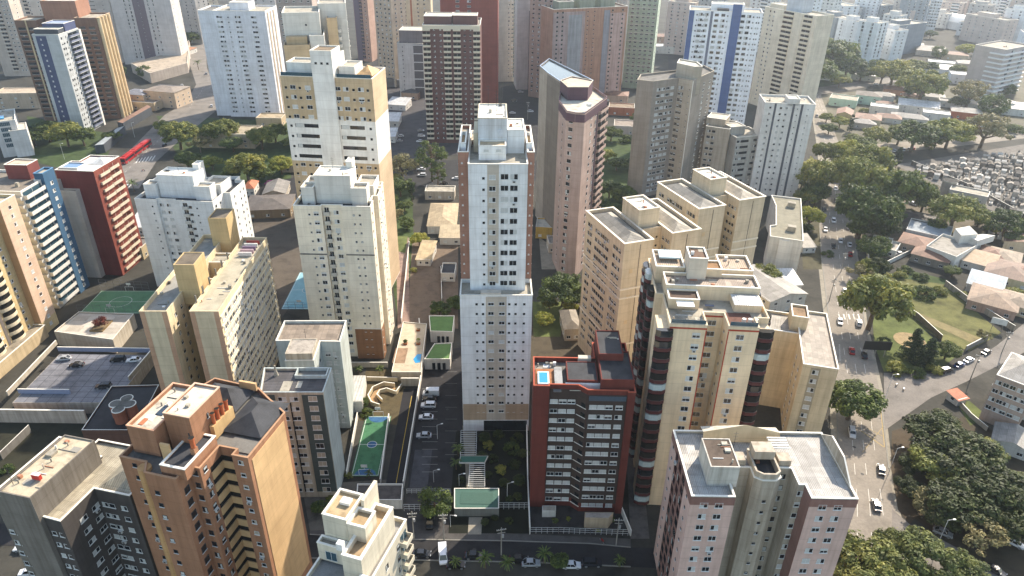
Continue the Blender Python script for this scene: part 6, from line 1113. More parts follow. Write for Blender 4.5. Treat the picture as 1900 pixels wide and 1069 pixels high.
NAMES = {'darkbush': 'bush', 'dusk': 'broad_tree', 'moss': 'broad_tree', 'broad': 'broad_tree', 'deep': 'broad_tree', 'dry': 'sparse_tree', 'bright': 'broad_tree', 'round': 'round_tree', 'bush': 'bush', 'redleaf': 'red_leaved_tree', 'magenta': 'flowering_bush', 'conifer': 'conifer', 'column': 'cypress', 'araucaria': 'araucaria_tree', 'palm': 'palm_tree'}
CATS = {'bush': 'bush', 'darkbush': 'bush', 'palm': 'palm', 'magenta': 'bush'}
_tc = [0]
def tree(x, y, r, kind, label, group=None, zb=0.0, sq=1.0):
    """x, y, r: middle and radius of the crown in the picture; the tree stands on the ground under it"""
    _tc[0] += 1; cm, tm, zc, ru = treemesh(kind, _tc[0] % (3 if kind in ('broad', 'deep', 'dusk', 'moss') else 2)); s = 1.0
    for _ in range(6): p = at(x, y, zb+zc*s*sq); ax = math.sqrt(p.x**2+p.y**2+(CAM_H-p.z)**2); s = r*ax/FOC/ru*.97
    root = empty(NAMES[kind], (p.x, p.y, zb), random.random()*6.28); root.scale = (s, s, s*sq); tag(root, label, CATS.get(kind, 'tree'), group)
    for nm, me in (('crown', cm), ('trunk', tm)): o = bpy.data.objects.new(nm, me); C.objects.link(o); o.parent = root
    return root
AV = 'trees lining the avenue'; FARG = 'umbrella trees in the hazy quarter'; LFT = 'roadside trees in the upper left'; SQ = 'trees of the dark square at the lower right'
for t_ in (
    (1525, 315, 37, 'broad', 'light olive broad tree hugging the white dark-striped slab', AV), (1609, 372, 50, 'deep', 'largest dense green tree on the right bank of the upper avenue', AV), (1600, 318, 44, 'broad', 'broad tree directly behind the largest avenue tree', AV), (1612, 288, 40, 'broad', 'third tree back along the right bank of the upper avenue', AV), (1572, 272, 26, 'bright', 'pale yellowish tree at the avenue crossing', AV), (1535, 276, 22, 'broad', 'small olive tree left of the avenue at the crossing', AV),
    (1678, 340, 42, 'deep', 'dark tree between the avenue trees and the cemetery', AV), (1720, 358, 26, 'deep', 'slim crowned dark tree right of the cemetery-side dark tree', AV), (1778, 383, 40, 'broad', 'light tree hiding the front of the cemetery chapel', None), (1870, 405, 30, 'deep', 'dark tree over the graves at the right edge', None), (1666, 296, 16, 'column', 'dark pointed tree at the cemetery corner', None), (1505, 395, 22, 'bright', 'yellowish tree under the white dark-striped slab', AV),
    (1541, 90, 44, 'deep', 'great dark tree mass beside the beige balcony tower', FARG), (1512, 120, 34, 'deep', 'dark tree at the foot of the beige balcony tower', FARG), (1575, 115, 26, 'deep', 'dark tree trailing right of the great dark mass', FARG), (1660, 125, 32, 'broad', 'umbrella tree in front of the pale flats row', FARG), (1718, 148, 38, 'broad', 'widest umbrella tree right of the pale flats', FARG), (1640, 130, 20, 'broad', 'small umbrella tree left of the flats umbrella tree', FARG), (1700, 166, 18, 'round', 'dark round tree under the widest umbrella tree', None), (1804, 163, 30, 'dry', 'sparse umbrella tree above the rust orange house', FARG), (1846, 192, 24, 'round', 'dark rounded tree below the projecting balcony tower', None),
    (1628, 246, 22, 'broad', 'first umbrella tree along the upper cross street, from the avenue', FARG), (1672, 242, 22, 'broad', 'second umbrella tree along the upper cross street', FARG), (1702, 240, 34, 'deep', 'darkest umbrella tree along the upper cross street', FARG), (1766, 236, 32, 'bright', 'yellow-green umbrella tree along the upper cross street', FARG), (1834, 228, 36, 'dry', 'open grey umbrella tree at the right end of the upper cross street', FARG), (1885, 238, 16, 'bush', 'low bush at the right end of the upper cross street', None), (1580, 228, 11, 'column', 'tall dark cypress beside the cream house', None), (1560, 222, 13, 'bright', 'bright yellow-green tree beside the cypress', None), (1480, 100, 24, 'deep', 'dark tree peeping out left of the beige balcony tower', FARG),
    (1743, 95, 13, 'round', 'small tree below the arched hall', None), (1795, 88, 14, 'bright', 'light tree left of the hazy pinkish slab foot', None), (1816, 92, 10, 'round', 'little dark tree right of the light one by the slab foot', None), (1838, 97, 13, 'broad', 'rightmost tree at the pinkish slab foot', None), (1728, 60, 9, 'deep', 'tiny tree by the arched hall gable', None), (1725, 270, 12, 'bush', 'dark bush by the parked cars of the upper cross street', None),
    (1632, 540, 54, 'broad', 'leaning big tree at the top of the small park, over the avenue', AV), (1586, 735, 46, 'deep', 'big leafy tree in front of the beige slab at the junction', AV), (1716, 542, 22, 'bush', 'dark bush at the top of the grass lot', None), (1745, 538, 15, 'bush', 'second bush at the top of the grass lot', None), (1662, 582, 9, 'bush', 'small bush on the small park lawn', None), (1641, 632, 11, 'round', 'clipped ball tree on the small park lawn', None), (1697, 640, 22, 'conifer', 'dark conifer by the sand circle', None), (1724, 655, 20, 'conifer', 'second dark conifer beside the sand circle', None), (1760, 645, 20, 'deep', 'dark green tree at the closing wall of the grass lot', None), (1662, 682, 22, 'bush', 'large dark bush at the street corner of the small park', None), (1700, 690, 17, 'bush', 'middle bush along the side street hedge', None), (1733, 684, 16, 'bush', 'right bush along the side street hedge', None),
    (1825, 618, 12, 'dry', 'dry shrub at the tip of the grass lot', None), (1637, 428, 15, 'bush', 'hedge bush before the flat bluish roof', None), (1622, 515, 13, 'bush', 'bush below the garden lawn beside the avenue', None), (1672, 510, 13, 'bush', 'bright bush above the grass lot', None), (1710, 513, 14, 'bush', 'second bright bush above the grass lot', None), (1884, 545, 20, 'bush', 'bushes beside the old tiled cottage', None), (1648, 470, 10, 'bush', 'little bush by the house with the blue awning', None), (1700, 455, 12, 'bush', 'low bush between the brown roofed houses', None), (1740, 415, 16, 'deep', 'tree behind the pyramid-roofed house', None),
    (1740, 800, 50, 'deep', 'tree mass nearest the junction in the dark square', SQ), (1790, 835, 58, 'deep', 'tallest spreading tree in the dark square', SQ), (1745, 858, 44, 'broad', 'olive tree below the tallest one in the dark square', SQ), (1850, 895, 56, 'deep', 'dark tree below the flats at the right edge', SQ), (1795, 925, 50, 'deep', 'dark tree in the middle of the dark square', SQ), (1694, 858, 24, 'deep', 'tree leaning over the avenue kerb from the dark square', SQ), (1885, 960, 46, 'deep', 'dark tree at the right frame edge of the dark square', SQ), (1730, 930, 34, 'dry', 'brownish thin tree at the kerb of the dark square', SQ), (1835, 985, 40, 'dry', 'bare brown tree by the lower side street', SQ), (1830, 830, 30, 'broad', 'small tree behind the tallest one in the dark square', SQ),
    (1612, 1040, 58, 'moss', 'light leafy tree beside the pink tower at the bottom edge', AV), (1715, 1020, 44, 'moss', 'leafy tree right of the light one at the bottom edge', AV), (1800, 1058, 34, 'moss', 'lowest leafy tree near the bottom right corner', AV), (1655, 1000, 24, 'moss', 'small crown between the two leafy bottom trees', AV),
    (1614, 492, 18, 'broad', 'tree on the right kerb below the red car', AV), (1536, 470, 12, 'bush', 'bush at the left kerb of the shaded avenue', None), (1520, 350, 22, 'deep', 'dark tree on the left kerb beside the white striped slab', AV),
    (1626, 452, 27, 'deep', 'dark tree on the right bank beside the house with the blue awning', AV), (1634, 490, 20, 'dusk', 'small dark tree on the right bank above the leaning big tree', AV), (1640, 415, 26, 'dusk', 'dark tree behind the right bank, level with the low grey-roofed building', AV),
    (1424, 505, 27, 'broad', 'tree rising beside the cream red-trimmed tower roof', None), (1046, 528, 42, 'deep', 'big dark green tree right of the tall white tower', None), (1010, 588, 18, 'bright', 'bright tree below the big dark one right of the tall white tower', None), (1058, 566, 14, 'bright', 'bright shrub against the tan H-plan block', None), (1132, 345, 22, 'deep', 'dark tree in the shade right of the purple tower', None), (1158, 355, 24, 'deep', 'shaded tree left of the grey-beige tower foot', None), (1112, 372, 18, 'deep', 'low tree at the foot of the purple tower', None), (1127, 284, 15, 'bright', 'lit tree between the purple and grey-beige towers', None), (1135, 242, 18, 'deep', 'tree beside the cross-roofed villa', None), (1163, 258, 16, 'bush', 'bush right of the cross-roofed villa', None), (1180, 218, 12, 'round', 'small dark tree behind the cross-roofed villa', None),
    (85, 235, 22, 'deep', 'leftmost dark tree below the navy tower', LFT), (118, 240, 26, 'broad', 'lit tree below the navy tower, second from the left', LFT), (150, 246, 20, 'deep', 'dark tree below the navy tower, nearest the shelter', LFT), (328, 240, 32, 'broad', 'first olive tree right of the red bus', LFT), (408, 236, 30, 'broad', 'second olive tree right of the red bus', LFT), (368, 262, 18, 'dry', 'thin tree between the two olive trees by the bus', LFT), (482, 248, 26, 'broad', 'olive tree left of the banded mustard tower', LFT), (508, 240, 22, 'broad', 'tree tucked against the banded mustard tower', LFT), (455, 298, 34, 'broad', 'roundest broad tree behind the white mid-rise', LFT), (392, 297, 16, 'bright', 'small bright tree above the white mid-rise roof', LFT), (478, 318, 20, 'deep', 'dark tree behind the roundest one', LFT), (520, 300, 22, 'bright', 'yellow-green tree beside the banded mustard tower foot', LFT), (503, 340, 13, 'magenta', 'magenta flowering bush behind the dark roofed hall', None), (245, 340, 12, 'palm', 'palm beside the parked cars behind the red tower', None),
    (222, 130, 11, 'round', 'small tree at the podium left corner', None), (266, 131, 13, 'round', 'dark round tree before the podium', None), (338, 42, 18, 'deep', 'tree behind the podium tower', None), (352, 66, 14, 'deep', 'lower tree behind the podium tower', None), (328, 52, 12, 'deep', 'dark tree hard against the podium tower', None), (366, 116, 9, 'palm', 'palm beside the podium terrace', None), (705, 44, 13, 'palm', 'palm over the far blue pool', None), (706, 84, 17, 'deep', 'dark tree below the far blue pool', None), (745, 300, 32, 'dry', 'greyish dry tree right of the mustard tower', None), (800, 290, 28, 'araucaria', 'araucaria tree by the parked cars', None), (812, 322, 16, 'araucaria', 'smaller araucaria below the first', None), (742, 340, 24, 'deep', 'flat dark tree right of the cream penthouse tower', None), (764, 356, 14, 'column', 'dark columnar tree beside the white tennis wall', None), (750, 378, 14, 'deep', 'dark tree in the strip of garden, upper', None), (738, 394, 14, 'dry', 'greyish shrub in the strip of garden', None), (754, 412, 16, 'round', 'glossy ball tree in the strip of garden', None), (777, 440, 17, 'bright', 'yellowish round tree beside the tiled hip-roofed house', None), (768, 500, 9, 'bush', 'green bush row beside the tan roofed outbuilding', None),
    (815, 568, 20, 'deep', 'dark tree above the club house roofs', None), (845, 558, 17, 'deep', 'dark tree squeezed against the tall white tower', None), (806, 930, 34, 'round', 'big dark round tree at the front gate', None), (850, 832, 15, 'palm', 'palm beside the garden pergola', None), (846, 858, 14, 'palm', 'lower palm beside the garden pergola', None), (900, 1036, 20, 'palm', 'left palm on the bottom street', None), (941, 1044, 17, 'palm', 'middle palm on the bottom street', None), (1010, 1028, 18, 'palm', 'taller palm on the bottom street, in front of the dark red block', None), (1040, 1040, 17, 'deep', 'dark tree among the bottom street palms', None), (845, 1042, 14, 'palm', 'palm beside the van on the bottom street', None), (590, 938, 14, 'deep', 'dark tree in the yard left of the stepped penthouse', None), (612, 925, 10, 'bush', 'bush in the yard left of the stepped penthouse', None), (1150, 1040, 13, 'palm', 'palm near the utility pole on the bottom street', None),
    (672, 745, 14, 'round', 'dark round tree at the curled ramp', None), (680, 765, 14, 'bush', 'dark bush under the curled ramp', None), (646, 882, 10, 'bush', 'bush at the corner of the green court', None), (684, 878, 10, 'palm', 'palm at the front of the green court', None), (665, 684, 10, 'palm', 'yellow-green palm in the left planted bay', None), (704, 684, 11, 'palm', 'yellow-green palm in the right planted bay', None), (905, 825, 14, 'bush', 'dark shrub in the shaded garden', None), (950, 830, 18, 'bush', 'wide dark shrub in the shaded garden', None), (930, 870, 14, 'bush', 'lower shrub in the shaded garden', None), (12, 870, 12, 'bush', 'bush in the dark yard by the plank wall', None)):
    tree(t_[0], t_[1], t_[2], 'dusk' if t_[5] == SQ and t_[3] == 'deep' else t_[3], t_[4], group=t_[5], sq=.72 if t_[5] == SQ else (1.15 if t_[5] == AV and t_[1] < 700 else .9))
p = c('A3', 740, 260); tree(p[0], p[1], 15, 'redleaf', 'dark red leaved tree on the white podium', zb=5)
for x, y, lb in ((752, 632, 'clipped tree in the left planter of the pool deck'), (776, 630, 'clipped tree in the right planter of the pool deck')): tree(x, y, 5, 'bush', lb, zb=3.6)
for k in range(5): tree(736+10*k, 680, 6, 'bush', 'clipped shrub in the planted row at the front of the pool deck', 'shrubs along the pool deck front', zb=2.2)

# filler quarter: small houses and garden trees, upper right and upper left
WMS = [wall(h_, .3) for h_ in ('d0ccc2', 'c9b79a', 'bfb3a4', 'd6d4ce', 'b9a08a')]; RMS = [GRT, BRT, ZINC, FIBRO, TILEG, FIBROD]
WN = ('white', 'tan', 'greyish', 'bright white', 'brownish'); RN = ('grey hipped', 'brown tiled', 'zinc', 'pale fibre', 'drab tiled', 'dark sheet')
for i, (x, y, w_, d_, h_, wi, ri, rf, pl) in enumerate(((1520, 148, 34, 12, 5, 0, 3, 'hip', 'left of the flats umbrella tree'), (1600, 150, 40, 12, 4, 3, 2, 'flat', 'on the far street under the pale flats'), (1745, 128, 44, 12, 5, 0, 2, 'flat', 'left of the low white house'), (1770, 112, 40, 14, 5, 1, 1, 'hip', 'below the arched hall'), (1725, 105, 46, 20, 5, 2, 5, 'shed', 'in front of the arched hall'), (1690, 95, 36, 14, 6, 0, 3, 'hip', 'between the slate block and the arched hall'), (1870, 140, 36, 12, 5, 1, 1, 'hip', 'left of the projecting balcony tower'), (1840, 170, 30, 12, 4, 4, 1, 'hip', 'beside the rounded tree under the balcony tower'), (1690, 190, 30, 12, 4, 1, 1, 'hip', 'among the widest umbrella tree trunks'), (1730, 190, 36, 12, 4, 0, 0, 'hip', 'right of the widest umbrella tree'), (1820, 205, 46, 12, 4, 0, 3, 'hip', 'right of the rust orange house'), (1880, 215, 44, 14, 5, 3, 2, 'shed', 'at the right edge above the cross street'), (1600, 240, 40, 10, 4, 2, 0, 'hip', 'beside the dark cypress foot'), (1640, 205, 30, 10, 4, 1, 1, 'hip', 'behind the cream house'), (1760, 200, 34, 10, 4, 3, 5, 'flat', 'behind the white box house'), (1690, 470, 50, 12, 4, 4, 1, 'hip', 'below the pyramid-roofed house'), (1850, 500, 60, 14, 4, 0, 4, 'hip', 'right of the large brown tiled house'), (1890, 470, 54, 12, 4, 1, 1, 'gable', 'at the right edge past the big tiled house'), (1880, 585, 50, 12, 4, 1, 4, 'hip', 'right of the old tiled cottage'), (1895, 530, 60, 12, 4, 2, 1, 'hip', 'behind the old tiled cottage'), (1640, 475, 34, 10, 3, 0, 3, 'flat', 'at the garden lawn corner'), (1790, 470, 40, 10, 4, 3, 2, 'flat', 'under the white modern house'), (1900, 780, 50, 14, 4, 0, 3, 'gable', 'beyond the flats at the right edge'), (300, 20, 50, 16, 6, 1, 3, 'flat', 'behind the podium tower'), (345, 30, 40, 14, 5, 0, 2, 'shed', 'at the head of the left avenue'), (365, 20, 40, 20, 5, 2, 5, 'hip', 'far up the left avenue'), (265, 205, 50, 14, 5, 1, 0, 'flat', 'opposite the red bus'), (545, 320, 40, 12, 4, 2, 5, 'hip', 'at the banded mustard tower foot'), (735, 205, 36, 14, 4, 3, 2, 'shed', 'in the shaded lot beside the dark roofed hall'), (760, 185, 30, 14, 5, 4, 5, 'hip', 'under the white and dark modern block'), (1230, 100, 40, 16, 6, 0, 2, 'flat', 'left of the blue striped tower'), (1235, 80, 40, 16, 6, 4, 1, 'hip', 'far behind the grey-beige tower'), (1140, 190, 46, 14, 5, 4, 1, 'hip', 'below the netted tower, left'), (1030, 470, 24, 8, 4, 2, 3, 'flat', 'at the purple tower driveway'), (1465, 545, 40, 10, 4, 0, 2, 'shed', 'between the beige slab and the warehouse'), (1500, 470, 24, 10, 3, 3, 3, 'shed', 'beside the low grey-roofed building'))):
    house('%s house with a %s roof %s' % (WN[wi], RN[ri] if rf != 'flat' else 'flat', pl), x, y, w_, d_, h_, (-25 if x > 1300 and y < 260 else (-36 if x > 1600 else (5 if y > 250 else -10))), rf, 1.6, WMS[wi], RMS[ri], 2)
for i, (x, y, r, k, pl) in enumerate(((1500, 150, 14, 'deep', 'at the foot of the beige balcony tower, right of its base'), (1560, 145, 16, 'broad', 'at the great dark mass corner'), (1600, 130, 18, 'deep', 'between the great dark mass and the pale flats'), (1625, 118, 12, 'round', 'under the white flats'), (1700, 118, 16, 'broad', 'at the slate grey block foot'), (1730, 120, 12, 'deep', 'right of the slate grey block foot'), (1760, 140, 12, 'bush', 'behind the widest umbrella tree'), (1780, 125, 12, 'broad', 'by the low white houses'), (1850, 120, 14, 'deep', 'left of the projecting balcony tower top'), (1870, 165, 14, 'round', 'right of the sparse umbrella tree'), (1780, 185, 14, 'deep', 'above the rust orange house'), (1680, 185, 14, 'bush', 'under the umbrella crowns'), (1605, 205, 10, 'bush', 'in the mint house yard'), (1535, 215, 12, 'broad', 'at the mint corner house'), (1540, 235, 14, 'deep', 'opposite the dark car on the avenue'), (1585, 255, 16, 'broad', 'in front of the cypress'), (1605, 262, 20, 'deep', 'at the upper cross street corner'), (1740, 255, 18, 'deep', 'behind the yellow-green umbrella tree'), (1800, 240, 18, 'broad', 'between the last two umbrella trees'), (1490, 330, 20, 'deep', 'at the white striped slab corner'), (1500, 360, 22, 'broad', 'along the white striped slab base'), (1495, 420, 16, 'bush', 'beside the low grey-roofed building'), (1640, 385, 30, 'deep', 'right of the largest avenue tree'), (1650, 320, 26, 'broad', 'behind the dark cemetery-side tree'), (1575, 300, 26, 'broad', 'over the far avenue lanes'), (1600, 420, 22, 'deep', 'under the largest avenue tree, streetward'), (1625, 450, 14, 'bush', 'at the garden hedge'), (1690, 395, 18, 'bush', 'by the parked pair near the cemetery'), (1750, 425, 16, 'bush', 'above the bluish roof'), (1820, 400, 20, 'deep', 'at the chapel right end'), (1845, 425, 16, 'bush', 'on the lower cemetery edge'), (1890, 440, 18, 'deep', 'at the right edge under the graves'), (1830, 530, 22, 'bush', 'along the far grass lot wall'), (1860, 555, 18, 'bush', 'behind the old cottage shed'), (1785, 545, 12, 'bush', 'on the far rim of the grass lot'), (1680, 500, 14, 'bush', 'under the slanting white garden wall'), (1640, 510, 14, 'bush', 'at the garden lawn end'), (1770, 500, 14, 'deep', 'between the white modern house and the grass lot'), (1600, 500, 22, 'dry', 'on the avenue kerb above the leaning tree'), (1750, 780, 30, 'deep', 'at the back of the dark square'), (1690, 900, 22, 'deep', 'at the kerb of the dark square under the leaning tree'), (1770, 890, 34, 'deep', 'behind the middle of the dark square'), (1830, 870, 30, 'deep', 'at the upper right of the dark square'), (1760, 960, 28, 'deep', 'at the lower edge of the dark square'), (1890, 900, 30, 'deep', 'beside the grey outbuilding'), (1850, 940, 34, 'deep', 'right of the dark square middle'), (1700, 1060, 30, 'broad', 'at the bottom edge between the leafy trees'), (1650, 1055, 28, 'broad', 'at the bottom edge beside the light leafy tree'), (1575, 1010, 24, 'broad', 'hard against the pink tower'), (205, 250, 14, 'deep', 'beside the shelter roof end'), (60, 250, 18, 'deep', 'at the white modern building'), (345, 290, 20, 'deep', 'left of the white mid-rise roof'), (430, 262, 20, 'deep', 'before the cream low flats'), (365, 300, 16, 'broad', 'behind the white mid-rise left corner'), (430, 320, 16, 'deep', 'right above the white mid-rise terrace'), (300, 230, 14, 'broad', 'nearest the red bus tail'), (540, 260, 16, 'broad', 'pressed to the mustard tower corner'), (720, 365, 16, 'deep', 'at the cream penthouse tower corner'), (730, 330, 18, 'broad', 'below the greyish dry tree'), (770, 300, 16, 'dry', 'between the dry tree and the araucaria'), (1100, 400, 20, 'deep', 'in the purple tower shade garden'), (1140, 385, 18, 'deep', 'in front of the grey-beige tower base'), (1085, 420, 16, 'deep', 'beside the nearer H-plan block'), (1170, 300, 14, 'deep', 'at the grey-beige tower left side'), (1145, 300, 18, 'deep', 'in the dark gap right of the purple tower'), (1020, 560, 16, 'broad', 'below the big dark tree by the white tower'), (1050, 590, 14, 'bush', 'beside the brown roofed house'), (1400, 530, 16, 'broad', 'under the tree by the cream tower roof'), (1080, 555, 16, 'deep', 'at the H-plan block foot'))):
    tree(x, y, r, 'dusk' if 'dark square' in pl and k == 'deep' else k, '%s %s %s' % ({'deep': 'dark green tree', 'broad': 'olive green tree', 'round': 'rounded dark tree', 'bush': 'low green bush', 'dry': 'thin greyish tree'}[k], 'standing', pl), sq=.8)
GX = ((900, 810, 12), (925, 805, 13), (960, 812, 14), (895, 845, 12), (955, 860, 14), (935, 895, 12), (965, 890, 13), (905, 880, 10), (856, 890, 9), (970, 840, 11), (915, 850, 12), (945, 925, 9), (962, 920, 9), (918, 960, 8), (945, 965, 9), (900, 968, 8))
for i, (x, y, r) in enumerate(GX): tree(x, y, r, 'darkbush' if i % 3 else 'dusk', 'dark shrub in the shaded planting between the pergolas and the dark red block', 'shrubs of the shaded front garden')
for i, (x, y, r, pl) in enumerate(((1030, 965, 7, 'left bed'), (1055, 962, 6, 'middle bed'), (1135, 962, 8, 'right bed'), (1110, 985, 6, 'gate bed'))): tree(x, y, r, 'bush', 'clipped shrub in the %s of the dark red block forecourt' % pl)
# ================================================================== VEHICLES
def carmesh(body, kind='car'):
    L, W, H = {'car': (4.3, 1.75, 1.48), 'suv': (4.5, 1.85, 1.7), 'van': (5.0, 2.0, 2.3)}[kind]; b, g = MB(), MB(); m = plain(body, .25, .1, .6, 'car_paint'); gl = plain('14181c', .05, 0, .6, 'car_glass')
    sec = {'car': [(-.5, .32, .62), (-.49, .3, .72), (-.27, .28, .86), (.3, .28, .9), (.46, .3, .84), (.5, .34, .66)], 'suv': [(-.5, .32, .7), (-.48, .3, .9), (-.28, .28, 1.02), (.44, .28, 1.05), (.49, .3, .95), (.5, .34, .7)], 'van': [(-.5, .34, .8), (-.48, .32, .95), (-.38, .3, 1.15), (.49, .3, 1.2), (.495, .3, 1.0), (.5, .34, .8)]}[kind]
    rings = []
    for x, z0, z1 in sec:
        wy = W/2*(.9 if abs(x) > .47 else 1.0); rings.append([(x*L, -wy*.96, z0), (x*L, -wy, (z0+z1)/2), (x*L, -wy*.93, z1), (x*L, wy*.93, z1), (x*L, wy, (z0+z1)/2), (x*L, wy*.96, z0)])
    def loft(bb, R, mt):
        n = len(R[0])
        for p, q in zip(R, R[1:]):
            for i in range(n): bb.face([p[i], p[(i+1) % n], q[(i+1) % n], q[i]][::-1], mt)
        bb.face(R[0], mt); bb.face(R[-1][::-1], mt)
    loft(b, rings, m)
    cab = {'car': ((-.24, .87), (-.1, H), (.22, H), (.4, .9)), 'suv': ((-.26, 1.0), (-.13, H), (.4, H), (.47, 1.03)), 'van': ((-.38, 1.14), (-.27, H-.1), (-.12, H-.08), (-.11, 1.2))}[kind]
    base = [(cab[0][0]*L, W*.45, cab[0][1]), (cab[1][0]*L, W*.36, cab[1][1]-.04), (cab[2][0]*L, W*.36, cab[2][1]-.04), (cab[3][0]*L, W*.45, cab[3][1])]
    pr = [[(x, -w_, z) for x, w_, z in base], [(x, w_, z) for x, w_, z in base]]
    g.face(pr[0], gl); g.face(pr[1][::-1], gl)
    for i in range(3): g.face([pr[0][i], pr[0][i+1], pr[1][i+1], pr[1][i]][::-1], gl)
    b.box(cab[1][0]*L-.05, cab[2][0]*L+.05, -W*.37, W*.37, H-.06, H, m)
    for sy in (-1, 1):
        for k in (0, 1): x0, x1 = (cab[0], cab[1]) if k == 0 else (cab[2], cab[3]); b.tube((x0[0]*L, sy*W*.455, x0[1]), (x1[0]*L, sy*W*.365, x1[1]), .06, .06, m, 4)
        if kind != 'van': xm = (cab[1][0]*.45+cab[2][0]*.55)*L; b.tube((xm, sy*W*.46, .9), (xm, sy*W*.365, H-.03), .05, .05, m, 4)
    if kind == 'van': b.box(-.11*L, .49*L, -W*.47, W*.47, 1.1, H, m)
    wh = MB(); tx = plain('17171a', .8); n = 12; R = .33; ii = []
    for yy in (-.11, .11):
        wh.v += [(R*math.cos(6.283*i/n), yy, R*math.sin(6.283*i/n)) for i in range(n)]
    for i in range(n): j = (i+1) % n; wh.f.append((i, j, n+j, n+i)); wh.mi.append(wh.m(tx))
    hub = plain('9a9a9c', .35, .6); wh.f.append(tuple(range(n))); wh.mi.append(wh.m(hub)); wh.f.append(tuple(range(2*n-1, n-1, -1))); wh.mi.append(wh.m(hub))
    hl = MB(); hl.box(-.03, .05, -.2, .2, -.09, .09, plain('d9dde0', .1)); tl = MB(); tl.box(-.05, .03, -.18, .18, -.1, .1, plain('7a1414', .3))
    return dict(body=b.mesh('body'), glass=g.mesh('cabin_glass'), wheel=wh.mesh('wheel'), head=hl.mesh('headlight'), tail=tl.mesh('tail_light'), L=L, W=W, kind=kind)
_cm = {}
COL = {'white': 'd9dadb', 'silver': '9ea2a6', 'grey': '5c6064', 'black': '16171a', 'dark': '2a2d33', 'red': '97191c', 'blue': '2d4a78'}
def car(x, y, col, to, label, kind='car', zb=0.0, group='cars parked and driving'):
    k = (col, kind)
    if k not in _cm: _cm[k] = carmesh(COL[col], kind)
    M = _cm[k]; p = at(x, y, zb); q = at(x+to[0], y+to[1], zb); an = math.atan2((q-p).y, (q-p).x)+math.pi      # nose is at -x
    root = empty('van' if kind == 'van' else 'car', (p.x, p.y, zb+.06), an); tag(root, label, 'van' if kind == 'van' else 'car', group); L, W = M['L'], M['W']
    def ch(n, me, loc, rz=0): o = bpy.data.objects.new(n, me); C.objects.link(o); o.parent = root; o.location = loc; o.rotation_euler = (0, 0, rz)
    ch('body', M['body'], (0, 0, 0)); ch('cabin_glass', M['glass'], (0, 0, 0))
    for fx in (-.31, .31):
        for sy in (-1, 1): ch('wheel', M['wheel'], (fx*L, sy*(W/2-.1), .33))
    for sy in (-1, 1): ch('headlight', M['head'], (-.485*L, sy*W*.33, .66)); ch('tail_light', M['tail'], (.49*L, sy*W*.36, .76))
    return root
UP, DN = (-6, -40), (6, 40); RT = (30, 0); LF = (-30, 0)
